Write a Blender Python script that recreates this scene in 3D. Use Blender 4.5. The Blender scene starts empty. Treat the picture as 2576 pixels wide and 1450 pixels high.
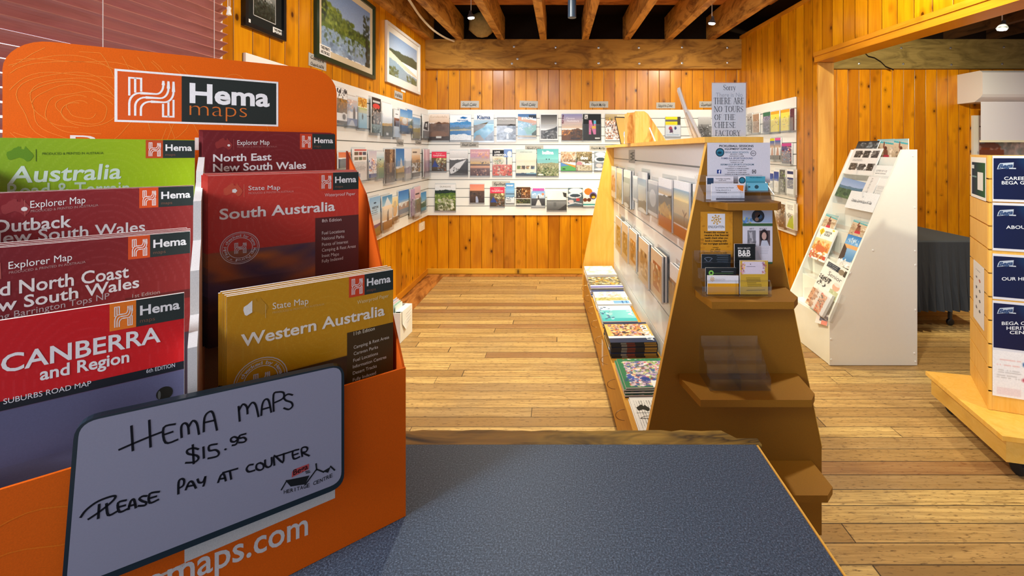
import bpy, math, random
import numpy as np
from mathutils import Vector as V3, Matrix

C = bpy.context.scene.collection
SC = bpy.context.scene

# ---------------------------------------------------------------- camera
F, PX, PY, EYE = 1100.0, 1407.0, 380.0, 1.5      # focal length and vanishing point in pixels of the 2576x1450 frame, eye height
cam_data = bpy.data.cameras.new('camera')
cam = bpy.data.objects.new('camera', cam_data)
C.objects.link(cam)
cam.location = (0, 0, EYE)
cam.rotation_euler = (math.pi / 2, 0, 0)
cam_data.sensor_width = 36
cam_data.lens = F / 2576 * 36
cam_data.shift_x = (1288 - PX) / 2576
cam_data.shift_y = (PY - 725) / 2576
cam_data.clip_start = 0.02
SC.camera = cam
SC.view_settings.view_transform = 'Standard'
SC.view_settings.look = 'None'
SC.view_settings.gamma = 1
SC.view_settings.use_curve_mapping = False
SC.view_settings.exposure = 0.0

# ---------------------------------------------------------------- world and lights
world = bpy.data.worlds.new('daylight')
SC.world = world
world.use_nodes = True
wt = world.node_tree
bg = wt.nodes['Background']
bg.inputs[0].default_value = (0.80, 0.84, 1.0, 1)
# bright sky on the window side, the dimmer rest of the building everywhere else
w_tc = wt.nodes.new('ShaderNodeTexCoord')
w_xyz = wt.nodes.new('ShaderNodeSeparateXYZ')
w_mr = wt.nodes.new('ShaderNodeMapRange')
w_mr.inputs['From Min'].default_value = -0.25
w_mr.inputs['From Max'].default_value = -0.6
w_mr.inputs['To Min'].default_value = 0.44
w_mr.inputs['To Max'].default_value = 3.5
wt.links.new(w_tc.outputs['Generated'], w_xyz.inputs[0])
wt.links.new(w_xyz.outputs['X'], w_mr.inputs['Value'])
wt.links.new(w_mr.outputs[0], bg.inputs[1])


def lamp(kind, name, loc, aim, energy, col, size=0.05, angle=100, blend=0.6, sy=None):
    d = bpy.data.lights.new(name, kind)
    d.energy = energy
    d.color = col
    if kind == 'SPOT':
        d.spot_size = math.radians(angle)
        d.spot_blend = blend
        d.shadow_soft_size = size
    elif kind == 'AREA':
        d.shape = 'RECTANGLE'
        d.size, d.size_y = size, sy or size
    else:
        d.shadow_soft_size = size
    o = bpy.data.objects.new(name, d)
    C.objects.link(o)
    o.location = loc
    o.rotation_euler = (V3(aim) - V3(loc)).to_track_quat('-Z', 'Y').to_euler()
    return o


WARM, NEUT, COOL = (1.0, 0.80, 0.52), (1.0, 0.93, 0.80), (0.80, 0.88, 1.0)
lamp('AREA', 'window_daylight', (-1.5, -0.5, 1.95), (0.2, 1.4, 0.7), 62, COOL, 0.35, sy=0.7)
lamp('AREA', 'window_daylight', (-1.56, 0.3, 2.1), (1.2, 2.6, 1.2), 12, COOL, 0.5, sy=0.8)  # cool fill added to brighten the gondola side; no window is known here
lamp('SPOT', 'spot_light', (-0.86, 4.25, 2.72), (-1.5, 5.0, 0.9), 49, (0.97, 1.0, 0.97), angle=150)
lamp('SPOT', 'spot_light', (1.46, 4.25, 2.72), (1.2, 5.2, 0.7), 58, (1.0, 0.97, 0.80), angle=150)
lamp('SPOT', 'spot_light', (3.5, 3.45, 2.5), (3.2, 5.2, 1.2), 300, (1.0, 0.90, 0.62), angle=150)
lamp('SPOT', 'spot_light', (0.12, 3.7, 2.74), (0.35, 4.2, 0.0), 270, (1.0, 0.93, 0.64), angle=105)
lamp('SPOT', 'spot_light', (-0.2, 2.3, 2.70), (-0.6, 2.9, 0.9), 95, (1.0, 0.97, 0.88), angle=165)
lamp('SPOT', 'spot_light', (1.45, 2.05, 2.70), (2.2, 2.95, 0.9), 130, (0.98, 1.0, 0.88), angle=155)  # unseen spot added to brighten the side of the white stand
lamp('SPOT', 'spot_light', (2.7, 1.3, 2.6), (2.25, 2.3, 0.4), 100, (1.0, 0.93, 0.70), angle=120)

# ---------------------------------------------------------------- colour helpers


def lin(c):
    c = np.asarray(c, dtype=float)
    return np.where(c <= 0.04045, c / 12.92, ((c + 0.055) / 1.055) ** 2.4)


def hx(s):
    if not isinstance(s, str):
        return np.array(s[:3], dtype=float)
    s = s.lstrip('#')
    if len(s) == 3:
        s = ''.join(ch * 2 for ch in s)
    return np.array([int(s[i:i + 2], 16) / 255 for i in (0, 2, 4)])


# ---------------------------------------------------------------- mesh builder
class MB:
    """Collects faces with a colour each; build() links them as ONE mesh object."""

    def __init__(self):
        self.v, self.f, self.c = [], [], []

    def face(self, pts, col=(1, 1, 1)):
        n = len(self.v)
        self.v.extend([tuple(p) for p in pts])
        self.f.append(tuple(range(n, n + len(pts))))
        self.c.append(col)

    def mesh(self, verts, faces, col):
        n = len(self.v)
        self.v.extend([tuple(p) for p in verts])
        one = not isinstance(col, list)
        for i, f in enumerate(faces):
            self.f.append(tuple(n + k for k in f))
            self.c.append(col if one else col[i])

    def hexa(self, P, col):
        """P: 8 corners, bottom ring 0-3 and top ring 4-7, both counter-clockwise seen from the top."""
        self.mesh(P, [(3, 2, 1, 0), (4, 5, 6, 7), (0, 1, 5, 4), (1, 2, 6, 5), (2, 3, 7, 6), (3, 0, 4, 7)], col)

    def box(self, x0, x1, y0, y1, z0, z1, col=(1, 1, 1)):
        self.hexa([(x0, y0, z0), (x1, y0, z0), (x1, y1, z0), (x0, y1, z0), (x0, y0, z1), (x1, y0, z1), (x1, y1, z1), (x0, y1, z1)], col)

    def fbox(self, fr, u0, u1, v0, v1, w0, w1, col=(1, 1, 1)):
        q = [(u0, v0), (u1, v0), (u1, v1), (u0, v1)]
        self.hexa([fr.p(u, v, w0) for u, v in q] + [fr.p(u, v, w1) for u, v in q], col)

    def prism(self, pts, d, col=(1, 1, 1)):
        """Extrude a planar polygon of 3-D points by the vector d."""
        n = len(pts)
        P = [V3(p) for p in pts]
        nrm = V3((0, 0, 0))
        for i in range(n):
            nrm += P[i].cross(P[(i + 1) % n])
        if nrm.dot(V3(d)) < 0:
            P.reverse()
        Q = [p + V3(d) for p in P]
        self.mesh(P + Q, [tuple(range(n - 1, -1, -1)), tuple(range(n, 2 * n))] + [(i, (i + 1) % n, n + (i + 1) % n, n + i) for i in range(n)], col)

    def tube(self, pts, r, col=(1, 1, 1), n=8, closed=False):
        pts = [V3(p) for p in pts]
        rr = r if isinstance(r, (list, tuple)) else [r] * len(pts)
        rings = []
        m = len(pts)
        a = None
        for i in range(m):
            t = (pts[(i + 1) % m] - pts[i - 1]) if closed else (pts[min(i + 1, m - 1)] - pts[max(i - 1, 0)])
            t.normalize()
            if a is None:
                a = t.orthogonal().normalized()
            else:
                a = (a - t * a.dot(t)).normalized()
            b = t.cross(a)
            rings.append([pts[i] + (a * math.cos(2 * math.pi * k / n) + b * math.sin(2 * math.pi * k / n)) * rr[i] for k in range(n)])
        vs = [p for ring in rings for p in ring]
        fs = []
        for i in range(m if closed else m - 1):
            j = (i + 1) % m
            fs += [(i * n + k, i * n + (k + 1) % n, j * n + (k + 1) % n, j * n + k) for k in range(n)]
        if not closed:
            fs += [tuple(range(n - 1, -1, -1)), tuple((m - 1) * n + k for k in range(n))]
        self.mesh(vs, fs, col)

    def lathe(self, o, axis, prof, col=(1, 1, 1), n=16):
        """prof: (radius, distance along the axis)."""
        ax = V3(axis).normalized()
        self.tube([V3(o) + ax * h for r, h in prof], [max(r, 1e-4) for r, h in prof], col, n)

    def grid(self, fr, u0, u1, v0, v1, w, cv):
        h, k = cv.shape[:2]
        us, vs = np.linspace(u0, u1, k + 1), np.linspace(v1, v0, h + 1)
        o, U, V, N = (np.array(x) for x in (fr.o, fr.U, fr.V, fr.N))
        P = o + U * us[None, :, None] + V * vs[:, None, None] + N * w
        P = P.reshape(-1, 3)
        n = len(self.v)
        self.v.extend(map(tuple, P.tolist()))
        cl = cv.reshape(-1, 3).tolist()
        i = 0
        for r in range(h):
            for c in range(k):
                a = n + r * (k + 1) + c
                self.f.append((a + k + 1, a + k + 2, a + 1, a))
                self.c.append(cl[i])
                i += 1

    def build(self, name, mat, parent=None, origin=None, smooth=False):
        co = np.array(self.v, dtype=float)
        if origin is None:
            lo, hi = co.min(0), co.max(0)
            origin = ((lo[0] + hi[0]) / 2, (lo[1] + hi[1]) / 2, lo[2])
        origin = V3(origin)
        me = bpy.data.meshes.new(name)
        me.from_pydata((co - np.array(origin)).tolist(), [], self.f)
        cols = np.array([[*map(float, c[:3])] for c in self.c])
        cols = lin(np.clip(cols, 0, 1))
        tot = np.array([len(f) for f in self.f])
        ca = me.attributes.new('Col', 'FLOAT_COLOR', 'CORNER')
        full = np.repeat(np.concatenate([cols, np.ones((len(cols), 1))], 1), tot, axis=0)
        ca.data.foreach_set('color', full.astype(np.float32).ravel())
        if smooth:
            me.polygons.foreach_set('use_smooth', [True] * len(me.polygons))
        me.materials.append(mat)
        me.update()
        o = bpy.data.objects.new(name, me)
        C.objects.link(o)
        if parent is not None:
            o.parent = parent
            o.location = origin - WORLD[parent.name]
        else:
            o.location = origin
        WORLD[o.name] = origin
        return o


WORLD = {}


def empty(name, loc):
    o = bpy.data.objects.new(name, None)
    o.empty_display_size = 0.1
    o.location = loc
    C.objects.link(o)
    WORLD[o.name] = V3(loc)
    return o


def tag(o, label, cat, group=None):
    o['label'] = label
    o['category'] = cat
    if group:
        o['group'] = group
    return o


def struct(o):
    o['kind'] = 'structure'
    return o


# ---------------------------------------------------------------- frames: a plane in the room with its own axes
class Fr:
    def __init__(self, o, U, V):
        self.o, self.U, self.V = V3(o), V3(U).normalized(), V3(V).normalized()
        self.N = self.U.cross(self.V)
        self.k = 1.0          # ink on the closest things lies thinner

    def p(self, u, v, w=0.0):
        return self.o + self.U * u + self.V * v + self.N * (w * self.k if 0 < w < .003 else w)

    def hit(self, x, y, w=0.0):
        """Where the sight line measured at photo pixel (x, y) meets this plane."""
        d = V3(((x - PX) / F, 1.0, -(y - PY) / F))
        e = V3((0, 0, EYE))
        t = (self.o + self.N * w - e).dot(self.N) / d.dot(self.N)
        q = e + d * t - self.o
        return q.dot(self.U), q.dot(self.V)

    def rect(self, x0, x1, y0, y1, w=0.0):
        xm, ym = (x0 + x1) / 2, (y0 + y1) / 2
        return (self.hit(x0, ym, w)[0], self.hit(x1, ym, w)[0], self.hit(xm, y1, w)[1], self.hit(xm, y0, w)[1])

    def moved(self, u, v, w=0.0, rot=0.0, lean=0.0):
        o = self.p(u, v, w)
        U = self.U * math.cos(rot) + self.V * math.sin(rot)
        V = self.V * math.cos(rot) - self.U * math.sin(rot)
        V = V * math.cos(lean) - self.N * math.sin(lean)
        return Fr(o, U, V)


# ---------------------------------------------------------------- canvas: printed pictures as grids of coloured cells
class Cv:
    def __init__(self, w, h, c='fff', seed=1):
        self.w, self.h = w, h
        self.a = np.ones((h, w, 3)) * hx(c)
        self.X, self.Y = np.meshgrid((np.arange(w) + .5) / w, (np.arange(h) + .5) / h)
        self.r = np.random.RandomState(seed)

    def put(self, m, c, k=1.0):
        self.a[m] = self.a[m] * (1 - k) + hx(c) * k
        return self

    def g(self, y0, y1, c0, c1):
        t = np.clip((self.Y - y0) / (y1 - y0), 0, 1)[..., None]
        m = (self.Y >= y0) & (self.Y < y1)
        self.a[m] = (hx(c0) * (1 - t) + hx(c1) * t)[m]
        return self

    def b(self, x0, y0, x1, y1, c):
        return self.put((self.X >= x0) & (self.X < x1) & (self.Y >= y0) & (self.Y < y1), c)

    def e(self, x, y, rx, ry, c):
        return self.put(((self.X - x) / rx) ** 2 + ((self.Y - y) / ry) ** 2 < 1, c)

    def n1(self, x, f, ph):
        return (np.sin(x * f + ph) + .5 * np.sin(x * f * 2.3 + ph * 1.7) + .25 * np.sin(x * f * 5.1 + ph * 2.9)) / 1.75

    def hill(self, y, amp, f, c, ph=0.0, bot=1.0, var=.25, slope=0.0):
        rd = y + amp * self.n1(self.X, f, ph) + slope * (self.X - .5)
        m = (self.Y > rd) & (self.Y < bot)
        k = 1 + var * (self.r.rand(self.h, self.w, 1) - .5)
        self.a[m] = (hx(c) * k)[m]
        return self

    def p(self, pts, c):
        m = np.zeros((self.h, self.w), bool)
        n = len(pts)
        for i in range(n):
            (x1, y1), (x2, y2) = pts[i], pts[(i + 1) % n]
            if y1 == y2:
                continue
            m ^= ((self.Y > min(y1, y2)) & (self.Y <= max(y1, y2)) & (self.X < x1 + (self.Y - y1) / (y2 - y1) * (x2 - x1)))
        return self.put(m, c)

    def d(self, x0, y0, x1, y1, cs, n=30, s=.05):
        """n blotches of the colours cs"""
        if s >= .045:
            n, s = int(n * 2.6), s * .6
        for i in range(n):
            x, y = x0 + self.r.rand() * (x1 - x0), y0 + self.r.rand() * (y1 - y0)
            q = s * (.4 + self.r.rand())
            rx, ry, an = q * (.6 + .9 * self.r.rand()), q * (.4 + .7 * self.r.rand()), self.r.rand() * 3.14
            dx, dy = self.X - x, (self.Y - y) * self.h / self.w
            ca, sa = math.cos(an), math.sin(an)
            t = ((dx * ca + dy * sa) / rx) ** 2 + ((dy * ca - dx * sa) / ry) ** 2
            m = t < 1
            k = (np.clip(2.2 * (1 - t[m]), 0, 1) * (.55 + .45 * self.r.rand()))[:, None]
            self.a[m] = self.a[m] * (1 - k) + hx(cs[self.r.randint(len(cs))]) * (.85 + .3 * self.r.rand()) * k
        return self

    def cl(self, y0, y1, cs, n=10, fy=14.0, k=.7):
        """soft wavy streaks of cloud or ground"""
        for i in range(n):
            p = self.r.rand(4) * 6.28
            f = np.sin(self.X * (3 + 5 * self.r.rand()) + p[0] + 2 * np.sin(self.Y * fy * .4 + p[1])) * np.sin(self.Y * fy * (.7 + .6 * self.r.rand()) + p[2] + 1.2 * np.sin(self.X * 5 + p[3]))
            e = np.clip((self.Y - y0) / .06, 0, 1) * np.clip((y1 - self.Y) / .06, 0, 1)
            q = (np.clip(f * 1.4 - .35, 0, 1) * k * e)[..., None]
            self.a = self.a * (1 - q) + hx(cs[i % len(cs)]) * q
        return self

    def t(self, x0, x1, y, n, c, hgt=.012, gap=.03):
        """n lines of small print"""
        for i in range(n):
            m = (np.abs(self.Y - y - i * gap) < hgt) & (self.X > x0) & (self.X < x1 - .2 * (x1 - x0) * self.r.rand()) & (self.r.rand(self.h, self.w) > .25)
            self.put(m, c, .75)
        return self

    def nz(self, k=.06):
        if min(self.w, self.h) > 20:
            P = np.pad(self.a, ((1, 1), (1, 1), (0, 0)), mode='edge')
            b = (P[:-2, 1:-1] + P[2:, 1:-1] + P[1:-1, :-2] + P[1:-1, 2:]) / 4
            self.a = self.a * .6 + b * .4
        self.a = np.clip(self.a * (1 + .45 * k * (self.r.rand(self.h, self.w, 1) - .5) * 2), 0, 1)
        return self


# ---------------------------------------------------------------- lettering
GLY = {}


def glyphs(s, bold):
    k = (s, bold)
    if k not in GLY:
        cu = bpy.data.curves.new('lettering', 'FONT')
        cu.body = s
        cu.offset = bold
        cu.resolution_u = 3
        ob = bpy.data.objects.new('lettering', cu)
        me = ob.to_mesh()
        co = [(v.co.x, v.co.y) for v in me.vertices]
        fs = [tuple(p.vertices) for p in me.polygons]
        ob.to_mesh_clear()
        bpy.data.objects.remove(ob)
        bpy.data.curves.remove(cu)
        x0, x1 = min(c[0] for c in co), max(c[0] for c in co)
        GLY[k] = ([((x - x0) / (x1 - x0), y) for x, y in co], fs, x1 - x0)
    return GLY[k]


CAP = None


def cap_height():
    global CAP
    if CAP is None:
        g = glyphs('H', 0.0)
        CAP = max(c[1] for c in g[0])
    return CAP


def text(mb, fr, s, A, B, T, col, w=0.0, bold=0.0):
    """Writes s along A->B (plane coordinates), capitals as high as A->T."""
    co, fs, wd = glyphs(s, bold)
    ax, ay = B[0] - A[0], B[1] - A[1]
    bx, by = T[0] - A[0], T[1] - A[1]
    k = 1 / cap_height()
    vs = [fr.p(A[0] + ax * x + bx * y * k, A[1] + ay * x + by * y * k, w) for x, y in co]
    mb.mesh(vs, fs, hx(col))


def text_px(mb, fr, s, a, b, t, col, w=0.0, bold=0.0):
    text(mb, fr, s, fr.hit(*a, w), fr.hit(*b, w), fr.hit(*t, w), col, w, bold)


def text_uv(mb, fr, s, u0, u1, v, col, w=0.0, bold=0.0, h=None, rot=0.0):
    """Fits s between u0 and u1 on the baseline v; h = cap height, else natural."""
    co, fs, wd = glyphs(s, bold)
    if h is None:
        h = (u1 - u0) / wd * cap_height()
    text(mb, fr, s, (u0, v), (u1, v + rot * (u1 - u0)), (u0, v + h), col, w, bold)


def ribbon(mb, fr, pts, width, col, w=0.0):
    n = len(pts)
    if n < 2:
        return
    P = [np.array(p, float) for p in pts]
    L, R = [], []
    for i in range(n):
        d0 = P[i] - P[i - 1] if i else P[1] - P[0]
        d1 = P[i + 1] - P[i] if i < n - 1 else P[-1] - P[-2]
        d0 = d0 / (np.linalg.norm(d0) + 1e-12)
        d1 = d1 / (np.linalg.norm(d1) + 1e-12)
        t = d0 + d1
        if np.linalg.norm(t) < .3:
            t = d1
        t = t / np.linalg.norm(t)
        nn = np.array((-t[1], t[0]))
        k = min(1 / max(abs(np.dot(nn, (-d1[1], d1[0]))), .5), 1.6)
        e = width / 2
        a = P[i]
        if i == 0:
            a = a - d1 * e * .6
        if i == n - 1:
            a = a + d0 * e * .6
        L.append(a + nn * e * k)
        R.append(a - nn * e * k)
    vs = [fr.p(*q, w) for q in L] + [fr.p(*q, w) for q in R]
    mb.mesh(vs, [(i, n + i, n + i + 1, i + 1) for i in range(n - 1)], hx(col))


def smooth_pts(pts, k=4):
    if len(pts) < 3:
        return pts
    P = [np.array(p, float) for p in pts]
    out = []
    for i in range(len(P) - 1):
        p0, p1, p2, p3 = P[max(i - 1, 0)], P[i], P[i + 1], P[min(i + 2, len(P) - 1)]
        for j in range(k):
            t = j / k
            out.append(.5 * (2 * p1 + (p2 - p0) * t + (2 * p0 - 5 * p1 + 4 * p2 - p3) * t * t + (3 * p1 - p0 - 3 * p2 + p3) * t ** 3))
    out.append(P[-1])
    return [tuple(q) for q in out]


def disc(mb, fr, u, v, r, col, w=0.0, n=20, r2=None):
    mb.mesh([fr.p(u + r * math.cos(2 * math.pi * i / n), v + (r2 or r) * math.sin(2 * math.pi * i / n), w) for i in range(n)], [tuple(range(n))], hx(col))


def ring(mb, fr, u, v, r, width, col, w=0.0, n=28):
    pts = [(u + r * math.cos(2 * math.pi * i / n), v + r * math.sin(2 * math.pi * i / n)) for i in range(n + 1)]
    ribbon(mb, fr, pts, width, col, w)


def quad(mb, fr, u0, u1, v0, v1, col, w):
    mb.face([fr.p(u0, v0, w), fr.p(u1, v0, w), fr.p(u1, v1, w), fr.p(u0, v1, w)], hx(col))


# serif capitals as pen strokes: thick stems, thin bars, serifs
SERIF = {}


def _serif():
    T, t = .135, .05

    def st(x, y0=0., y1=1., s0=1, s1=1):
        o = [([(x, y0), (x, y1)], T)]
        if s0:
            o.append(([(x - .15, y0 + .02), (x + .15, y0 + .02)], .04))
        if s1:
            o.append(([(x - .15, y1 - .02), (x + .15, y1 - .02)], .04))
        return o

    def arc(cx, cy, rx, ry, a0, a1, w, n=9):
        return ([(cx + rx * math.cos(math.radians(a0 + (a1 - a0) * i / n)), cy + ry * math.sin(math.radians(a0 + (a1 - a0) * i / n))) for i in range(n + 1)], w)
    S = SERIF
    S['T'] = (.72, st(.36, s1=0) + [([(.03, .97), (.69, .97)], t), ([(.03, .78), (.03, .97)], .035), ([(.69, .78), (.69, .97)], .035)])
    S['H'] = (.82, st(.16) + st(.66) + [([(.16, .5), (.66, .5)], t)])
    S['E'] = (.68, st(.17) + [([(.1, .97), (.58, .97)], t), ([(.1, .03), (.6, .03)], t), ([(.17, .52), (.45, .52)], t), ([(.58, .8), (.58, .97)], .035), ([(.62, .2), (.6, .03)], .035), ([(.45, .42), (.45, .62)], .03)])
    S['F'] = (.62, st(.17) + [([(.1, .97), (.56, .97)], t), ([(.17, .52), (.44, .52)], t), ([(.56, .8), (.56, .97)], .035), ([(.44, .42), (.44, .62)], .03)])
    S['R'] = (.76, st(.16) + [([(.1, .97), (.36, .97)], t), arc(.36, .73, .22, .24, 90, -90, .1), ([(.16, .49), (.36, .49)], t), ([(.36, .49), (.64, .02)], .12), ([(.58, .02), (.74, .02)], .04)])
    S['A'] = (.8, [([(.1, .02), (.38, 1.)], .05), ([(.38, 1.), (.68, .02)], .135), ([(.2, .36), (.57, .36)], .045), ([(.0, .02), (.22, .02)], .04), ([(.54, .02), (.8, .02)], .04)])
    S['N'] = (.84, [([(.14, .0), (.14, 1.)], .05), ([(.12, .98), (.7, .02)], .135), ([(.7, 0), (.7, 1.)], .05), ([(.0, .02), (.28, .02)], .04), ([(.0, .98), (.16, .98)], .04), ([(.56, .98), (.84, .98)], .04)])
    S['O'] = (.82, [arc(.41, .5, .31, .47, 60, 120, t), arc(.41, .5, .31, .47, 120, 240, T), arc(.41, .5, .31, .47, 240, 300, t), arc(.41, .5, .31, .47, -60, 60, T)])
    S['C'] = (.76, [arc(.41, .5, .31, .47, 45, 120, t), arc(.41, .5, .31, .47, 120, 240, T), arc(.41, .5, .31, .47, 240, 315, t), ([(.66, .72), (.66, .97)], .04)])
    S['U'] = (.82, [([(.16, 1.), (.16, .3)], T), arc(.39, .3, .23, .27, 180, 360, .07), ([(.62, .3), (.62, 1.)], .05), ([(.02, .98), (.3, .98)], .04), ([(.48, .98), (.76, .98)], .04)])
    S['S'] = (.6, [arc(.3, .74, .19, .23, 20, 180, .05), ([(.11, .74), (.16, .6), (.42, .42), (.48, .28)], .13), arc(.3, .26, .19, .24, 0, -165, .05), ([(.5, .76), (.5, .97)], .035), ([(.09, .05), (.09, .26)], .035)])
    S['Y'] = (.78, [([(.38, .0), (.38, .45)], T), ([(.1, .98), (.38, .45)], .13), ([(.66, .98), (.38, .45)], .05), ([(.0, .98), (.24, .98)], .04), ([(.54, .98), (.78, .98)], .04), ([(.24, .02), (.52, .02)], .04)])
    S['o'] = (.52, [arc(.26, .32, .19, .31, 60, 120, t), arc(.26, .32, .19, .31, 120, 240, .11), arc(.26, .32, .19, .31, 240, 300, t), arc(.26, .32, .19, .31, -60, 60, .11)])
    S['r'] = (.42, [([(.14, 0), (.14, .64)], .11), arc(.28, .46, .13, .16, 170, 60, .06), ([(.0, .02), (.28, .02)], .04), ([(.02, .63), (.16, .63)], .035)])
    S['y'] = (.52, [([(.08, .64), (.28, .04)], .11), ([(.46, .64), (.2, -.22), (.08, -.26)], .045), ([(0, .63), (.2, .63)], .035), ([(.36, .63), (.54, .63)], .035)])
    S[' '] = (.42, [])


_serif()


def serif(mb, fr, s, u0, u1, v, h, col, w):
    tot = sum(SERIF[c][0] for c in s)
    k = (u1 - u0) / tot
    x = u0
    for c in s:
        for pts, wd in SERIF[c][1]:
            ribbon(mb, fr, [(x + px * k, v + py * h) for px, py in pts], wd * .78 * (k + h) / 2, col, w)
        x += SERIF[c][0] * k


# ---------------------------------------------------------------- materials
class NT:
    def __init__(self, name):
        self.m = bpy.data.materials.new(name)
        self.m.use_nodes = True
        self.t = self.m.node_tree
        self.bsdf = self.t.nodes['Principled BSDF']
        self.out = self.t.nodes['Material Output']

    def n(self, kind, **kw):
        x = self.t.nodes.new(kind)
        for k, v in kw.items():
            setattr(x, k, v)
        return x

    def link(self, a, b):
        self.t.links.new(a, b)

    def put(self, s, v):
        if isinstance(v, bpy.types.NodeSocket):
            self.link(v, s)
        else:
            s.default_value = v

    def ma(self, op, a, b=None, c=None):
        x = self.n('ShaderNodeMath', operation=op)
        for i, v in enumerate((a, b, c)):
            if v is not None:
                self.put(x.inputs[i], v)
        return x.outputs[0]

    def mix(self, f, a, b, mode='MIX'):
        x = self.n('ShaderNodeMix', data_type='RGBA', blend_type=mode)
        self.put(x.inputs[0], f)
        for i, v in ((6, a), (7, b)):
            self.put(x.inputs[i], v if isinstance(v, bpy.types.NodeSocket) else (*[float(q) for q in v[:3]], 1))
        return x.outputs[2]

    def pos(self):
        g = self.n('ShaderNodeNewGeometry')
        s = self.n('ShaderNodeSeparateXYZ')
        self.link(g.outputs['Position'], s.inputs[0])
        return s.outputs

    def vec(self, x, y, z):
        c = self.n('ShaderNodeCombineXYZ')
        for i, v in enumerate((x, y, z)):
            self.put(c.inputs[i], v)
        return c.outputs[0]

    def noise(self, v, scale=1.0, detail=3.0, rough=.55, dist=0.0):
        x = self.n('ShaderNodeTexNoise')
        self.put(x.inputs['Vector'], v)
        x.inputs['Scale'].default_value = scale
        x.inputs['Detail'].default_value = detail
        x.inputs['Roughness'].default_value = rough
        x.inputs['Distortion'].default_value = dist
        return x.outputs['Fac']

    def white(self, v):
        x = self.n('ShaderNodeTexWhiteNoise', noise_dimensions='3D')
        self.put(x.inputs['Vector'], v)
        return x.outputs['Value']

    def ramp(self, f, stops):
        x = self.n('ShaderNodeValToRGB')
        e = x.color_ramp.elements
        while len(e) < len(stops):
            e.new(.5)
        for q, (p, c) in zip(e, stops):
            q.position = p
            q.color = (*[float(a) for a in c], 1) if not isinstance(c, (int, float)) else (c, c, c, 1)
        self.put(x.inputs[0], f)
        return x.outputs[0]

    def bump(self, h, k, d=.01):
        x = self.n('ShaderNodeBump')
        x.inputs['Strength'].default_value = k
        x.inputs['Distance'].default_value = d
        self.put(x.inputs['Height'], h)
        self.link(x.outputs[0], self.bsdf.inputs['Normal'])

    def done(self, col=None, rough=.5, spec=.5, metal=0.0):
        if col is not None:
            s = self.bsdf.inputs['Base Color']
            if isinstance(col, bpy.types.NodeSocket):
                self.link(col, s)
            else:
                s.default_value = (*[float(q) for q in col[:3]], 1)
        self.put(self.bsdf.inputs['Roughness'], rough)
        self.bsdf.inputs['Specular IOR Level'].default_value = spec
        self.bsdf.inputs['Metallic'].default_value = metal
        return self.m


def L(s):
    return tuple(float(q) for q in lin(hx(s)))


def attr_mat(name, rough, spec, grain=.08, scale=700):
    """printed or painted surface: its own colour per face with a fine paper grain"""
    n = NT(name)
    a = n.n('ShaderNodeAttribute', attribute_name='Col')
    g = n.n('ShaderNodeNewGeometry')
    f = n.noise(g.outputs['Position'], scale, 2)
    k = n.ramp(f, [(.3, 1 - grain), (.7, 1.0)])
    return n.done(n.mix(1.0, a.outputs['Color'], k, 'MULTIPLY'), rough, spec)


PRINT = attr_mat('printed_paper', .42, .25)
BOARD = attr_mat('dry_erase_board', .55, .12, .04)
GLOSSY = attr_mat('glossy_print', .28, .5, .06)
MATTE = attr_mat('painted_card', .65, .15, .14, 900)
PLASTIC = attr_mat('coloured_plastic', .3, .5, .03)


def pine(name, axis, bw, base, dark, light, rough=.3, vertical=True):
    """tongue and groove pine boards running up the wall, knots and grain in each board"""
    n = NT(name)
    x, y, z = n.pos()
    c = {'x': x, 'y': y}[axis] if vertical else z
    a = z if vertical else {'x': x, 'y': y}[axis]
    s = n.ma('DIVIDE', c, bw)
    i = n.ma('FLOOR', s)
    f = n.ma('FRACT', s)
    r1 = n.white(n.vec(i, 3.3, 1.7))
    r2 = n.white(n.vec(i, 8.1, 4.2))
    grain = n.noise(n.vec(n.ma('MULTIPLY', c, 42.0), n.ma('MULTIPLY', r1, 37.0), n.ma('MULTIPLY', a, 2.2)), 1.0, 4, .6, 1.6)
    big = n.noise(n.vec(n.ma('MULTIPLY', c, 7.0), n.ma('MULTIPLY', r2, 51.0), n.ma('MULTIPLY', a, 1.3)), 1.0, 2, .5, .8)
    v = n.n('ShaderNodeTexVoronoi', voronoi_dimensions='3D')
    n.link(n.vec(n.ma('ADD', s, 0.5), n.ma('MULTIPLY', r1, 90.0), n.ma('MULTIPLY', a, 5.0)), v.inputs['Vector'])
    v.inputs['Scale'].default_value = 1.15
    v.inputs['Randomness'].default_value = .9
    kn = n.ramp(v.outputs['Distance'], [(.0, 1.0), (.08, .95), (.12, .4), (.30, 0.0)])
    col = n.mix(n.ramp(grain, [(.3, 0.0), (.72, 1.0)]), base, light)
    col = n.mix(n.ma('MULTIPLY', n.ramp(big, [(.42, 0.0), (.75, 1.0)]), .6), col, dark)
    tint = n.ramp(r2, [(0.0, (.72, .64, .55)), (.4, (.95, .93, .9)), (1.0, (1.0, 1.0, 1.0))])
    col = n.mix(1.0, col, tint, 'MULTIPLY')
    keep = n.ramp(n.white(n.vec(n.ma('FLOOR', n.ma('MULTIPLY', a, 2.1)), i, 5.5)), [(.22, 0.0), (.3, 1.0)])
    col = n.mix(n.ma('MULTIPLY', kn, keep), col, tuple(q * .22 for q in dark))
    edge = n.ma('MINIMUM', f, n.ma('SUBTRACT', 1.0, f))
    gr = n.ramp(edge, [(0.0, 1.0), (.014, .8), (.036, 0.0)])
    col = n.mix(n.ma('MULTIPLY', gr, .8), col, tuple(q * .25 for q in dark))
    n.bump(n.ma('SUBTRACT', n.ma('MULTIPLY', grain, .06), gr), .55, .006)
    return n.done(col, rough, .35)


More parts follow.
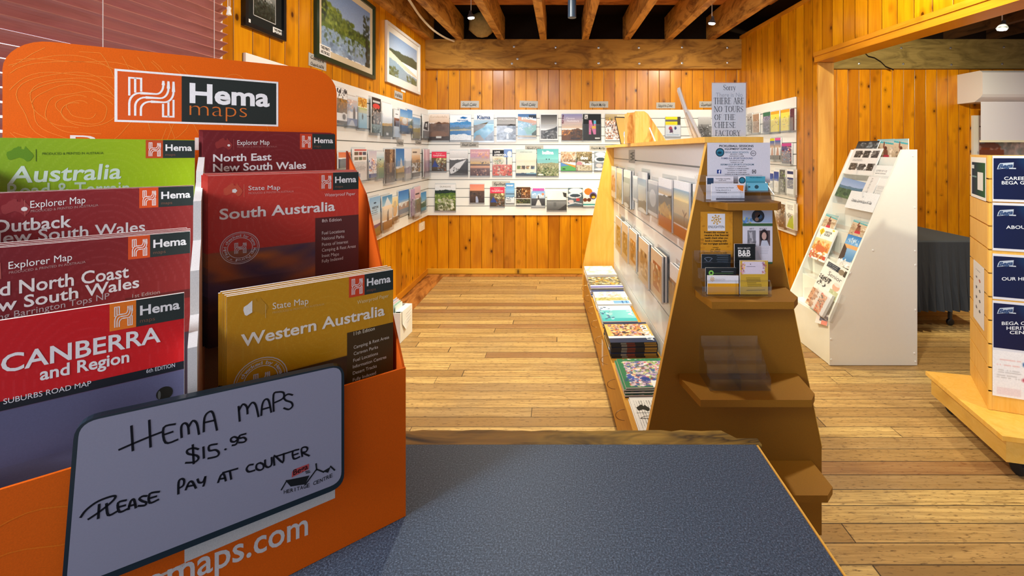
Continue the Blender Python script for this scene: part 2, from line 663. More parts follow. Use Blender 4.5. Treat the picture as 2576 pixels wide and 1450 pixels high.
P_BASE, P_DARK, P_LIGHT = L('#cd7e04'), L('#964a06'), L('#de980c')
PINE_X = pine('pine_boards_back', 'x', .135, P_BASE, P_DARK, P_LIGHT)
PINE_Y = pine('pine_boards_side', 'y', .135, P_BASE, P_DARK, P_LIGHT)
PINE_TRIM = pine('pine_trim', 'y', .4, L('#c67a14'), L('#904e0c'), L('#d89022'), .3, False)
PINE_TRIM_X = pine('pine_skirting', 'x', .4, L('#dca22a'), L('#b87c20'), L('#e8b83c'), .35, False)


def timber(name, base, dark, light, axis=0, rough=.7, knots=True, sc=1.0):
    n = NT(name)
    p = list(n.pos())
    k = [30.0 * sc] * 3
    k[axis] = 2.0 * sc
    oi = n.n('ShaderNodeObjectInfo')
    rnd = n.ma('MULTIPLY', oi.outputs['Random'], 30.0)
    q = n.vec(*[n.ma('ADD', n.ma('MULTIPLY', p[i], k[i]), rnd) for i in range(3)])
    g = n.noise(q, 1.0, 4, .65, 1.2)
    k2 = [5.0 * sc] * 3
    k2[axis] = 1.6 * sc
    b = n.noise(n.vec(*[n.ma('ADD', n.ma('MULTIPLY', p[i], k2[i]), rnd) for i in range(3)]), 1.0, 3, .6, 2.5)
    col = n.mix(n.ramp(g, [(.3, 0.0), (.7, 1.0)]), base, light)
    col = n.mix(n.ramp(b, [(.45, 0.0), (.62, .75), (.66, 1.0), (.7, .5)]) if knots else n.ramp(b, [(.5, 0.0), (.8, .7)]), col, dark)
    n.bump(g, .3, .004)
    return n.done(col, rough, .3)


JOIST = timber('rough_joist', L('#c08634'), L('#7a4a18'), L('#d49c48'), 1)
SHADEJOIST = timber('shaded_joist', L('#4a3018'), L('#2a1a0c'), L('#5a3c20'), 1)  # rough joist timber, with the dim next room's shade in its colour
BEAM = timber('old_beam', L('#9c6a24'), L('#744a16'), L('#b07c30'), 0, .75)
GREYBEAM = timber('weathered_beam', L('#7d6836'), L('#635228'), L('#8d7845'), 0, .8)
DECK = timber('deck_boards', L('#c07430'), L('#8a4c1c'), L('#d08a40'), 0)
MDF = None
PLY = timber('pale_plywood', L('#e8ae44'), L('#d89a34'), L('#eebc5c'), 2, .45, False)
FILEWOOD = timber('pine_file', L('#e4a850'), L('#b86a20'), L('#ecba6c'), 2, .5, True, 1.6)
COUNTERWOOD = timber('rough_counter_edge', L('#8a6a24'), L('#3a2a10'), L('#a88436'), 0, .6, True, 2.0)


def floor_mat():
    n = NT('worn_floorboards')
    x, y, z = n.pos()
    bw = .088
    s = n.ma('DIVIDE', y, bw)
    i = n.ma('FLOOR', s)
    f = n.ma('FRACT', s)
    off = n.ma('MULTIPLY', n.white(n.vec(i, 1.1, 7.7)), 5.0)
    sx = n.ma('DIVIDE', n.ma('ADD', x, off), 2.6)
    ix = n.ma('FLOOR', sx)
    fx = n.ma('FRACT', sx)
    r = n.white(n.vec(i, ix, 2.2))
    r2 = n.white(n.vec(i, ix, 9.2))
    gr = n.noise(n.vec(n.ma('MULTIPLY', x, 2.2), n.ma('MULTIPLY', y, 46.0), n.ma('MULTIPLY', r, 60.0)), 1.0, 5, .68, 1.0)
    fl = n.noise(n.vec(n.ma('MULTIPLY', x, 26.0), n.ma('MULTIPLY', y, 120.0), 0.0), 1.0, 3, .6)
    bl = n.noise(n.vec(x, y, 0.0), 1.5, 3, .6, .5)
    base = n.ramp(r, [(0.0, L('#96703c')), (.2, L('#bc9458')), (.45, L('#d0a866')), (.8, L('#e0ba72')), (1.0, L('#a88454'))])
    col = n.mix(n.ramp(gr, [(.38, 0.0), (.64, .8)]), base, L('#94703c'))
    col = n.mix(n.ramp(fl, [(.56, 0.0), (.70, .9)]), col, L('#5a3c1c'))
    col = n.mix(n.ramp(r2, [(.93, 0.0), (.95, .6)]), col, L('#7a4426'))
    col = n.mix(n.ramp(bl, [(.5, 0.0), (.8, .35)]), col, L('#8c7c66'))
    e = n.ma('MULTIPLY', n.ma('MINIMUM', f, n.ma('SUBTRACT', 1.0, f)), bw)
    ex = n.ma('MULTIPLY', n.ma('MINIMUM', fx, n.ma('SUBTRACT', 1.0, fx)), 2.6)
    wob = n.ma('ADD', .0016, n.ma('MULTIPLY', n.white(n.vec(i, 6.0, 6.0)), .0022))
    g1 = n.ramp(n.ma('DIVIDE', n.ma('MINIMUM', e, ex), wob), [(.6, 1.0), (1.0, 0.0)])
    col = n.mix(n.ma('MULTIPLY', g1, .9), col, L('#2a1c10'))
    n.bump(n.ma('SUBTRACT', n.ma('MULTIPLY', gr, .25), g1), .5, .004)
    return n.done(col, n.ramp(gr, [(0.0, .38), (1.0, .55)]), .4)


FLOOR = floor_mat()
BORDER = timber('red_border_boards', L('#a8682c'), L('#6c3a18'), L('#bc7c3c'), 1, .45)


def laminate():
    n = NT('speckled_laminate')
    g = n.n('ShaderNodeNewGeometry')
    a = n.noise(g.outputs['Position'], 440.0, 5, .8)
    b = n.noise(g.outputs['Position'], 900.0, 2, .6)
    col = n.ramp(a, [(.32, L('#161e26')), (.46, L('#34414e')), (.56, L('#4c5c6c')), (.70, L('#8496a8'))])
    col = n.mix(n.ramp(b, [(.58, 0.0), (.7, .6)]), col, L('#20242a'))
    return n.done(col, .5, .35)


LAMINATE = laminate()


def plain(name, c, rough=.5, spec=.5, metal=0.0, var=.06, scale=40.0):
    n = NT(name)
    g = n.n('ShaderNodeNewGeometry')
    f = n.noise(g.outputs['Position'], scale, 3)
    c = L(c)
    return n.done(n.mix(f, tuple(q * (1 - var) for q in c), tuple(min(q * (1 + var), 1) for q in c)), rough, spec, metal)


WHITEBOARDS = plain('white_melamine', '#e9e9e4', .35, .4, 0, .02)
MDF = plain('brown_fibreboard', '#8e5e10', .6, .3, 0, .16, 260)
SLATGREY = plain('slot_aluminium', '#8e8e8a', .4, .5, .3)
CREAM = plain('cream_melamine', '#ecebe0', .35, .4, 0, .02)
BLACKCLOTH = plain('black_cloth', '#3a3c40', .9, .15, 0, .25, 300)
BRASS = plain('bronze_wire', '#b08c58', .35, .6, .7)
STEEL = plain('steel', '#b8b8b8', .3, .6, .9)
BLACKMETAL = plain('black_metal', '#1a222c', .35, .6, .2)
RUBBER = plain('black_rubber', '#151517', .6, .4)
WHITEPLASTIC = plain('white_plastic', '#e6e6e6', .3, .5, 0, .02)
GREYPLASTIC = plain('pale_grey_plastic', '#d4d4da', .35, .5, 0, .03)
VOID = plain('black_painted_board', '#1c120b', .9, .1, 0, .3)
FOAM = plain('expanding_foam', '#a88a50', .9, .1, 0, .35, 30)
CABLE = plain('cream_cable', '#d9c9a8', .5, .4)
SLAT = timber('stained_blind_slat', L('#b0706a'), L('#985848'), L('#c08070'), 1, .45, False)
DARKWOOD = plain('counter_carcass', '#4a3a28', .7, .3)


def clear_mat():
    n = NT('clear_acrylic')
    tr = n.n('ShaderNodeBsdfTransparent')
    tr.inputs[0].default_value = (.96, .97, .98, 1)
    gl = n.n('ShaderNodeBsdfGlossy')
    gl.inputs['Roughness'].default_value = .24
    gl.inputs[0].default_value = (.95, .95, .95, 1)
    g = n.n('ShaderNodeNewGeometry')
    lw = n.n('ShaderNodeLayerWeight')
    lw.inputs[0].default_value = .25
    k = n.ma('ADD', n.ma('MULTIPLY', lw.outputs['Facing'], .30), n.ma('MULTIPLY', n.noise(g.outputs['Position'], 25.0, 2), .08))
    mx = n.n('ShaderNodeMixShader')
    n.link(k, mx.inputs[0])
    n.link(tr.outputs[0], mx.inputs[1])
    n.link(gl.outputs[0], mx.inputs[2])
    n.link(mx.outputs[0], n.out.inputs[0])
    n.t.nodes.remove(n.bsdf)
    return n.m


CLEAR = clear_mat()


def glow(name, c, s):
    n = NT(name)
    n.bsdf.inputs['Emission Color'].default_value = (*c, 1)
    n.bsdf.inputs['Emission Strength'].default_value = s
    return n.done((.9, .9, .9), .3)


BULB = glow('lit_bulb', (1.0, .97, .9), 30.0)

# ---------------------------------------------------------------- the room
XL, XR, YB, XE = -1.61, 2.19, 5.32, 6.4     # left wall, right wall, back wall, far end of the next room
YO, WT = 3.72, .14                        # where the right wall ends, its thickness
SL = .0245                               # the ceiling rises towards the back wall


def up(y, z):
    return z + (y - YB) * SL


m = MB()
m.box(XL, XE, -.6, YB, -.04, 0)
struct(m.build('floor', FLOOR))
m = MB()
m.box(XL, XL + .115, 1.2, YB - .115, 0, .003)
m.box(XL + .118, XL + .23, 1.2, YB - .115, 0, .003)
m.box(XL, XR, YB - .112, YB, 0, .003)
struct(m.build('trim_1', BORDER))
m = MB()
m.box(XL, XE, YB, YB + .05, 0, 3.3)
struct(m.build('wall_back', PINE_X))
# left wall with its window hole
W0, W1, WZ0, WZ1 = .75, 2.085, 1.05, 2.62
m = MB()
m.box(XL - .1, XL, W1, YB, 0, 3.3)
m.box(XL - .1, XL, -.6, W0, 0, 3.3)
m.box(XL - .1, XL, W0, W1, 0, WZ0)
m.box(XL - .1, XL, W0, W1, WZ1, 3.3)
struct(m.build('wall_left', PINE_Y))
# right wall: solid to the opening, then a boarded header above the opening
m = MB()
zt0, zt1 = up(.2, 2.85), up(YB, 2.85)
m.hexa([(XR, YO, 0), (XR + WT, YO, 0), (XR + WT, YB, 0), (XR, YB, 0), (XR, YO, up(YO, 2.85)), (XR + WT, YO, up(YO, 2.85)), (XR + WT, YB, zt1), (XR, YB, zt1)], (1, 1, 1))
zh = 2.30
hy = lambda y: zh + (y - YO) * SL
m.hexa([(XR, .2, hy(.2)), (XR + WT, .2, hy(.2)), (XR + WT, YO, hy(YO)), (XR, YO, hy(YO)), (XR, .2, zt0), (XR + WT, .2, zt0), (XR + WT, YO, up(YO, 2.85)), (XR, YO, up(YO, 2.85))], (1, 1, 1))
struct(m.build('wall_right', PINE_Y))
m = MB()
m.box(XE, XE + .05, .2, YB, 0, 3.3)
struct(m.build('wall_far_end', PINE_Y))


def sloped(m, x0, x1, y0, y1, z0, z1, ref):
    a, b = (y0 - ref) * SL, (y1 - ref) * SL
    m.hexa([(x0, y0, z0 + a), (x1, y0, z0 + a), (x1, y1, z0 + b), (x0, y1, z0 + b), (x0, y0, z1 + a), (x1, y0, z1 + a), (x1, y1, z1 + b), (x0, y1, z1 + b)], (1, 1, 1))


m = MB()
sloped(m, XR - .022, XR + WT + .01, .2, YO, 2.252, 2.335, YO)
sloped(m, XR - .03, XR, .2, YO, 2.300, 2.335, YO)
struct(m.build('trim_2', PINE_TRIM))
m = MB()
sloped(m, XR - .018, XR + WT, .2, YB - .05, 2.85, 2.885, YB)
struct(m.build('trim_3', PINE_TRIM))
# pale end board of the right wall
m = MB()
m.box(XR + .004, XR + WT - .002, YO - .012, YO, 0, 2.25)
struct(m.build('trim_4', pine('pine_end_board', 'x', .4, L('#d09038'), L('#8f4a12'), L('#dba650'), .35)))
# skirting
m = MB()
m.box(XL, XR, YB - .018, YB, .004, .07)
struct(m.build('baseboard_back', PINE_TRIM_X))
m = MB()
m.box(XL, XL + .018, .3, YB - .018, .004, .07)
struct(m.build('baseboard_left', PINE_TRIM))
# ledger beams on the back wall
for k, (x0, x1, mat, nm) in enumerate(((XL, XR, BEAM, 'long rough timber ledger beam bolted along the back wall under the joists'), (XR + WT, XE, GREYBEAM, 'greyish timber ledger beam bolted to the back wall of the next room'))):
    m = MB()
    for s in range(24):
        a, b = x0 + (x1 - x0) * s / 24, x0 + (x1 - x0) * (s + 1) / 24
        m.box(a, b, YB - .065, YB, 2.49, 2.845)
    o = m.build('ledger_beam', mat)
    tag(o, nm, 'beam')
    fr = Fr((0, YB - .065, 0), (1, 0, 0), (0, 0, 1))
    bolts = [(1288, 160), (1302, 148), (1293, 117), (1398, 119), (1398, 159), (1506, 120), (1506, 159), (1607, 120), (1608, 160), (1716, 119), (1716, 159), (1830, 120), (1830, 158)] if k == 0 else \
        [(2161, 160), (2272, 161), (2267, 121), (2393, 163), (2391, 121), (2521, 161), (2525, 119)]
    for px, py in bolts:
        u, v = fr.hit(px, py)
        b = MB()
        b.lathe(fr.p(u, v), fr.N, [(.014, 0), (.014, .003), (.0095, .004), (.0095, .009), (.003, .011)], (1, 1, 1), 8)
        b.build('bolt', STEEL, o)
    if k == 1:
        b = MB()
        pts = [(2170, 128), (2184, 142), (2200, 146), (2216, 156), (2228, 168), (2248, 176)]
        for q0, q1 in zip(pts[:-1], pts[1:]):
            (u0, v0), (u1, v1) = fr.hit(*q0), fr.hit(*q1)
            b.prism([fr.p(u0, v0 + .009, .0006), fr.p(u0, v0 - .009, .0006), fr.p(u1, v1 - .009, .0006), fr.p(u1, v1 + .009, .0006)], fr.N * .001)
        b.build('crack', VOID, o)
# joists
JP = [1157, 1261, 1367, 1472, 1576, 1682, 1788]
JN = ['first', 'second', 'third', 'fourth', 'fifth', 'sixth', 'seventh']


def joist(x, wd, z0, z1, mat, label, y0=.1, y1=YB - .002, grp='rough ceiling joists'):
    m = MB()
    sloped(m, x - wd / 2, x + wd / 2, y0, YB - .066, z0, z1, YB)
    sloped(m, x - wd / 2, x + wd / 2, YB - .066, y1, max(z0, 2.846), z1, YB)
    tag(m.build('ceiling_joist', mat), label, 'joist', grp)


for px, nm in zip(JP, JN):
    joist((px - PX) / F * (YB - .06), .078, 2.835, 3.12, JOIST, f'rough sawn ceiling joist, {nm} from the side of the framed pictures')
joist(XL + .045, .088, 2.835, 3.12, JOIST, 'rough sawn edge joist running along the top of the picture wall')
for k, x in enumerate((2.62, 3.14, 3.66, 4.18, 4.7, 5.22, 5.74)):
    joist(x, .078, 2.85, 3.12, SHADEJOIST, f'shade darkened ceiling joist of the next room, {JN[k]} beyond the boarded header', grp='dark joists of the next room')
# decking, in boards running across the joists, and the black back of the joist bays
m = MB()
y = -.5
while y < 4.7:
    sloped(m, XL, XR + WT, y, y + .136, 3.122, 3.15, YB)
    y += .14
struct(m.build('ceiling', DECK))
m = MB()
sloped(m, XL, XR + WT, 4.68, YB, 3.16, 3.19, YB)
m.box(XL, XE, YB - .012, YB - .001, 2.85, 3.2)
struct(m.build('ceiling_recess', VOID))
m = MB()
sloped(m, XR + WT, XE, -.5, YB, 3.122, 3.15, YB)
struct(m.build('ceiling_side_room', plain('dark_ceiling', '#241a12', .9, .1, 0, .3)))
for k, y in enumerate((3.3, 4.25)):
    m = MB()
    sloped(m, XL, XR, y, y + .045, 3.095, 3.121, YB)
    struct(m.build(f'trim_{5 + k}', JOIST))

# ---------------------------------------------------------------- window and blind
m = MB()
for a in (W0, W1 - .045):
    m.box(XL - .095, XL + .004, a, a + .045, WZ0, WZ1, hx('e4ddd4'))
m.box(XL - .095, XL + .004, W0 + .045, W1 - .045, WZ0, WZ0 + .05, hx('e4ddd4'))
m.box(XL - .095, XL + .004, W0 + .045, W1 - .045, WZ1 - .05, WZ1, hx('e4ddd4'))
win = struct(m.build('window_1', MATTE))
m = MB()
m.box(XL - .07, XL - .064, W0 + .045, W1 - .045, WZ0 + .05, WZ1 - .05)
m.build('pane', CLEAR, win)
bx = XL + .032
blind = empty('venetian_blind', (bx, (W0 + W1) / 2, WZ0))
tag(blind, 'reddish brown timber venetian blind over the window, slats tilted nearly shut', 'blind')
m = MB()
m.box(bx - .03, bx + .03, W0 + .03, W1 - .02, 2.57, 2.62)
m.build('head_rail', SLAT, blind)
z, k = 1.12, 0
TI = math.radians(36)
while z < 2.56:
    m = MB()
    P = []
    for j in range(5):
        q = -1 + j / 2
        dx, dz = .025 * q * math.cos(TI), .025 * q * math.sin(TI) + .0025 * (1 - q * q)
        P.append((dx, dz))
    for yy in (W0 + .035, W1 - .03):
        pass
    for j in range(4):
        (a, b), (c, d) = P[j], P[j + 1]
        y0, y1 = W0 + .035, W1 - .03
        m.hexa([(bx + a, y0, z + b - .0014), (bx + c, y0, z + d - .0014), (bx + c, y1, z + d - .0014), (bx + a, y1, z + b - .0014),
                (bx + a, y0, z + b + .0014), (bx + c, y0, z + d + .0014), (bx + c, y1, z + d + .0014), (bx + a, y1, z + b + .0014)], (1, 1, 1))
    m.build('slat', SLAT, blind, (bx, (W0 + W1) / 2, z))
    z += .0415
    k += 1
m = MB()
m.box(bx - .025, bx + .025, W0 + .035, W1 - .03, 1.075, 1.1)
m.build('bottom_rail', SLAT, blind)
for yy in (1.02, 1.475, 1.955):
    m = MB()
    for dx in (-.026, .026):
        m.tube([(bx + dx, yy + (.012 if dx > 0 else 0), 1.09), (bx + dx, yy + (.012 if dx > 0 else 0), 2.58)], .0014, hx('d8c8c0'), 5)
    m.build('ladder_cord', MATTE, blind)
m = MB()
for dy in (0, .012):
    m.tube([(bx + .034, 2.035 + dy, 2.58), (bx + .036, 2.035 + dy, 2.17)], .0016, hx('e8e0d8'), 5)
cd = m.build('pull_cord', MATTE, blind)
m = MB()
m.lathe((bx + .036, 2.041, 2.175), (0, 0, -1), [(.004, 0), (.009, .006), (.007, .02), (.011, .04), (.004, .043)], hx('efe6d6'), 12)
m.build('tassel', PLASTIC, cd)

# ---------------------------------------------------------------- counter
CZ = 1.0
counter = empty('counter', (-.4, .35, 0))
tag(counter, 'service counter with speckled blue grey laminate top and rough timber back edge', 'counter')
m = MB()
m.box(-1.25, .334, .12, .744, CZ - .035, CZ)
m.build('countertop', LAMINATE, counter)
m = MB()
xs = np.linspace(-1.25, .345, 90)
rs = np.random.RandomState(5)
ed = .789 + .004 * rs.rand(90)
ed[-1] = .752
ed[-2] = .762
ed[-3:-1] = [.768, .758]
zz = .001 * rs.rand(90)
vs = []
for i, x in enumerate(xs):
    vs += [(x, .745, CZ - .035), (x, .745, CZ - .0005), (x, .762, CZ - .001), (x, ed[i] - .004, CZ - .003 - zz[i]), (x, ed[i], CZ - .008), (x, ed[i] - .003, CZ - .035)]
fs = []
for i in range(89):
    for j in range(6):
        a, b = i * 6 + j, i * 6 + (j + 1) % 6
        fs.append((a, b, b + 6, a + 6))
fs += [tuple(range(5, -1, -1)), tuple(89 * 6 + j for j in range(6))]
m.mesh(vs, [f[::-1] for f in fs], (1, 1, 1))
m.build('timber_edge', COUNTERWOOD, counter)
m = MB()
m.box(.3345, .3385, .12, .744, CZ - .034, CZ - .001)
m.build('edge_strip', PLY, counter)
m = MB()
m.box(-1.2, .26, .16, .70, 0, CZ - .0355)
m.build('carcass', DARKWOOD, counter)

# ---------------------------------------------------------------- map display box
HC = V3((-.210, .598, 0))
HU, HV = V3((.79, .613, 0)).normalized(), V3((-.613, .79, 0)).normalized()


def hf(t):
    f = Fr(HC + HV * t, HU, (0, 0, 1))
    f.k = .25
    return f


OR, ORL, ORD = hx('e46206'), hx('ee7a1e'), hx('b04408')
SW = -.452          # far side of the box, along HU from the near corner
LIPZ, TD = 1.2037, .345
f0 = hf(0)
box = empty('map_display_box', f0.p(SW / 2, CZ, -TD / 2))
tag(box, 'orange cardboard counter display box with tall logo header full of folded maps', 'display box')
m = MB()
m.fbox(f0, SW, 0, CZ + .0005, LIPZ, -.003, 0, OR)
# white stripe and address printed along the lip
a, b, c, d = f0.hit(464, 1417, .0004), f0.hit(843, 1254, .0004), f0.hit(843, 1200, .0004), f0.hit(464, 1362, .0004)
m.face([f0.p(*q, .0004) for q in (a, b, c, d)], hx('d8d4cc'))
ribbon(m, f0, [f0.hit(360, 1470), f0.hit(465, 1420)], .003, 'd8c4b4', .0005)
text_px(m, f0, 'hemamaps.com', (170, 1577), (775, 1346), (170, 1503), 'ddd8d2', .0006, .012)
for k in range(5):
    zc = 1.17 - .03 * k
    ribbon(m, f0, [(SW + .004 + .14 * i / 14, zc + .006 * math.sin(i * .7 + k)) for i in range(15)], .0011, OR * .8 + np.array([.2, .15, .06]), .0005)
m.build('front_panel', MATTE, box)
for nm, u0, u1 in (('side_panel', -.003, 0), ('side_panel', SW, SW + .003)):
    m = MB()
    P = [f0.p(u0, CZ + .0005, -.0035), f0.p(u0, LIPZ - .001, -.0035), f0.p(u0, 1.425, -.20), f0.p(u0, 1.50, -TD), f0.p(u0, CZ + .0005, -TD)]
    m.prism(P, HU * .003, hx('c8520c'))
    m.build(nm, MATTE, box)
m = MB()
m.fbox(f0, SW + .004, -.004, CZ + .0005, CZ + .004, -TD, -.004, hx('a89880'))
m.build('base', MATTE, box)
# centre divider with its white edge
m = MB()
uc = -.224
steps = [(0.004, 1.15), (.004, 1.29), (.055, 1.31), (.06, 1.36), (.125, 1.385), (.13, 1.435), (.21, 1.455), (.22, 1.47), (.30, 1.49), (.305, 1.06), (.16, 1.02), (.004, CZ + .01)]
m.prism([f0.p(uc - .004, z, -t - .004) for t, z in steps], HU * .008, hx('e2e0da'))
m.build('divider', MATTE, box)
for t, z in ((.12, 1.17), (.205, 1.28), (.295, 1.38)):
    m = MB()
    f = hf(t)
    for a, b in ((SW + .006, uc - .006), (uc + .006, -.006)):
        m.fbox(f, a, b, CZ + .005, z, -.0012, 0, hx('9a8468'))
    m.build('tier_card', MATTE, box)

# header
fh = hf(.343)
ur, zt = -.020, 1.657
ul = -.437
m = MB()
R = .045
out = [(ul, 1.02), (ur, 1.02)]
for k in range(9):
    q = math.pi / 2 * k / 8
    out.append((ur - R + R * math.cos(q), zt - R + R * math.sin(q)))
for k in range(9):
    q = math.pi / 2 + math.pi / 2 * k / 8
    out.append((ul + R + R * math.cos(q), zt - R + R * math.sin(q)))
m.prism([fh.p(u, v, -.003) for u, v in out], fh.N * .003, OR)
# contour lines like a fingerprint
rs = np.random.RandomState(3)
cx, cz = fh.hit(205, 275)
line = hx('f28a30')
for k in range(15):
    r = .012 + .0078 * k
    ph = rs.rand() * 6
    pts = []
    a0, a1 = rs.rand() * 1.5, 4.2 + rs.rand() * 2.0
    for i in range(41):
        a = a0 + a1 * i / 40
        rr = r * (1 + .10 * math.sin(a * 2 + ph) + .05 * math.sin(a * 5 + ph * 2)) * (1 + .03 * a)
        u, v = cx + rr * math.cos(a) * 1.12, cz + rr * math.sin(a) * .95
        if ul + .005 < u < ur - .01 and 1.40 < v < zt - .008:
            pts.append((u, v))
        else:
            if len(pts) > 2:
                ribbon(m, fh, pts, .0007, line, .0004)
            pts = []
    ribbon(m, fh, pts, .0007, line, .0004)
for k in range(7):
    pts = []
    for i in range(24):
        q = i / 23
        px, py = 60 + 60 * k + 120 * q, 150 + 10 * k + 170 * q * q - 30 * math.sin(3 * q + k)
        u, v = fh.hit(px + 140, py - 20)
        if v < zt - .008 and v > 1.5:
            pts.append((u, v))
    ribbon(m, fh, pts, .0007, line, .0004)
spiral = []
for i in range(60):
    a = .6 + 7.2 * i / 59
    r = .006 + .0052 * a
    spiral.append((cx + r * math.cos(a + 1.2) * 1.2, cz + r * math.sin(a + 1.2)))
ribbon(m, fh, spiral, .0008, line, .0005)


def h_logo(mb, fr, O, ex, ey, col, w, k=.034):
    """the three-stripe H; O lower-left corner, ex/ey the square's edge vectors"""
    O, ex, ey = np.array(O), np.array(ex), np.array(ey)

    def q(x, y):
        s, t = (x - 880) / 485, 1 - (y - 545) / 375
        return tuple(O + ex * s + ey * t)

    def arc(x0, y0, x1, y1, first):
        r = []
        for i in range(7):
            a = math.pi / 2 * i / 6
            if first == 'v':
                r.append((x0 + (x1 - x0) * (1 - math.cos(a)), y0 + (y1 - y0) * math.sin(a)))
            else:
                r.append((x0 + (x1 - x0) * math.sin(a), y0 + (y1 - y0) * (1 - math.cos(a))))
        return r
    wd = k * float(np.linalg.norm(ex))
    L_ = [[(965, 725), (965, 590), (1052, 590), (1052, 688)], [(1008, 590), (1008, 700)],
          [(1300, 600), (1300, 680)] + arc(1300, 680, 1225, 768, 'v') + [(1125, 768)] + arc(1125, 768, 1050, 830, 'h') + [(1050, 880)],
          [(1260, 600), (1260, 655)] + arc(1260, 655, 1195, 737, 'v') + [(1085, 737)] + arc(1085, 737, 1008, 810, 'h') + [(1008, 880)],
          [(1220, 600), (1220, 630)] + arc(1220, 630, 1165, 705, 'v') + [(1045, 705)] + arc(1045, 705, 965, 790, 'h') + [(965, 880)],
          [(1218, 785), (1218, 882), (1300, 882), (1300, 748)], [(1260, 765), (1260, 882)]]
    for l in L_:
        ribbon(mb, fr, [q(*p) for p in l], wd, col, w)


u0, u1, v0, v1 = fh.hit(288, 240)[0], fh.hit(700, 262)[0], (fh.hit(288, 307)[1] + fh.hit(700, 318)[1]) / 2, (fh.hit(288, 172)[1] + fh.hit(700, 207)[1]) / 2
quad(m, fh, u0, u1, v0, v1, 'f4efe8', .0007)
e = .0032
um = fh.hit(457, 250)[0]
quad(m, fh, u0 + e, um, v0 + e, v1 - e, 'dd5a1c', .0011)
quad(m, fh, um, u1 - e, v0 + e, v1 - e, '2b302c', .0011)
S = v1 - v0 - 2 * e
h_logo(m, fh, (u0 + e, v0 + e), (um - u0 - e, 0), (0, S), 'f6f2ec', .0014)
tu0, tu1 = fh.hit(477, 230)[0], fh.hit(678, 245)[0]
text_uv(m, fh, 'Hema', tu0, tu1, v0 + S * .48, 'f4f2ee', .0014, .03, S * .41)
text_uv(m, fh, 'maps', tu0, tu0 + (tu1 - tu0) * .70, v0 + S * .19, 'd8722c', .0014, -.018, S * .34)
# the top of a line of white lettering that runs on behind the maps
text_px(m, fh, 'Proud', (176, 376), (500, 378), (176, 340), 'f4ece2', .0007, -.004)
m.build('header_board', MATTE, box)


# ---------------------------------------------------------------- folded maps
def aus(mb, fr, u, v, s, col, w):
    P = [(0, .45), (.02, .62), (.18, .72), (.26, .85), (.36, .9), (.42, .98), (.52, .95), (.53, .82), (.64, .78), (.69, 1.0), (.75, .85), (.84, .7), (.95, .52), (1., .38), (.93, .2), (.86, .06), (.74, .02), (.66, .14), (.6, .2), (.45, .28), (.3, .2), (.14, .12), (.06, .18)]
    mb.mesh([fr.p(u + s * a, v + s * .9 * b, w) for a, b in P], [tuple(range(len(P)))], hx(col))


GAP = 0.0012


def folded_map(name_label, t, xr, yr, xl, yl, height, cv, more=None, copies=2, logo='e0581a', slip=None, edge='e8e4da'):
    """One map standing in the box at depth t; xr,yr / xl,yl its measured top corners."""
    f = hf(t)
    ur, vr = f.hit(xr, yr)
    ul, vl = f.hit(xl, yl)
    vt = (vr + vl) / 2
    vb = vt - height
    th = .0035
    m = MB()
    m.fbox(f, ul, ur, vb, vt, -th, -.0002, hx(edge))
    m.grid(f, ul, ur, vb, vt, 0, cv)
    lw, lh = .0575, .028
    quad(m, f, ur - lw, ur - lw + .0195, vt - lh, vt, logo, .0004)
    quad(m, f, ur - lw + .0195, ur, vt - lh, vt, '2c332f', .0004)
    h_logo(m, f, (ur - lw + .0005, vt - lh + .0005), (.0185, 0), (0, .0265), 'efe4da', .0006, .045)
    text_uv(m, f, 'Hema', ur - lw + .0225, ur - .0035, vt - lh + .0115, 'f0ece6', .0006, .025, .0095)
    text_uv(m, f, 'maps', ur - lw + .0225, ur - lw + .0225 + .0115, vt - lh + .0035, '8a5a44', .0006, -.01)
    if more:
        more(m, f, ul, ur, vb, vt)
    o = m.build('folded_map', PRINT)
    tag(o, name_label, 'map', 'folded maps in the counter display box')
    short = slip or name_label
    words_ = ['directly', 'second', 'third', 'fourth']
    for k in range(copies):
        c = MB()
        tk = t + (th + .0008) * (k + 1)
        fk = hf(tk)
        d = .003 * (k + 1)
        c.fbox(fk, ul - .001 * (k + 1) - d * .3, ur - .001 * k - d * .2 + (.002 if k % 2 else 0), vb, vt + .0012 * ((k * 7) % 3) + .0008, -th, 0, hx(edge))
        c.grid(fk, ul - .001 * (k + 1) - d * .3, ur - .001 * k - d * .2 + (.002 if k % 2 else 0), vb, vt + .0012 * ((k * 7) % 3) + .0008, .0002, cv[::6, ::6])
        o = c.build('folded_map', PRINT)
        tag(o, f'pale paper edge of the spare {short}, {["first", "second", "third", "fourth"][k]} behind its front copy', 'map', 'folded maps in the counter display box')


def silver(c, k=.12):
    return hx(c) * (1 - k) + k * np.array([.85, .85, .9])


def cover(c0, c1, split=1.0, photo=None, seed=1, W=104, H=140, slope=0.0):
    c = Cv(W, H, c0, seed)
    t = c.X[..., None]
    c.a = hx(c0) * (1 - t) + hx(c1) * t
    if photo:
        keep = c.a.copy()
        photo(c)
        msk = c.Y < split
        c.a[msk] = keep[msk]
    # faint contour swirls printed over the colour
    r = np.sqrt((c.X - .55) ** 2 + ((c.Y - .25) * 1.3) ** 2) + .02 * np.sin(c.X * 9) + .015 * np.sin(c.Y * 13)
    msk = (np.abs((r * 22) % 1 - .5) < .07) & (c.Y < split)
    c.put(msk, '#ffffff', .06)
    return c.nz(.012).a


def T(m, f, s, a, b, t, col, w=.0006, bold=0.0):
    text_px(m, f, s, a, b, t, col, w, bold)


WH = 'e9e5de'


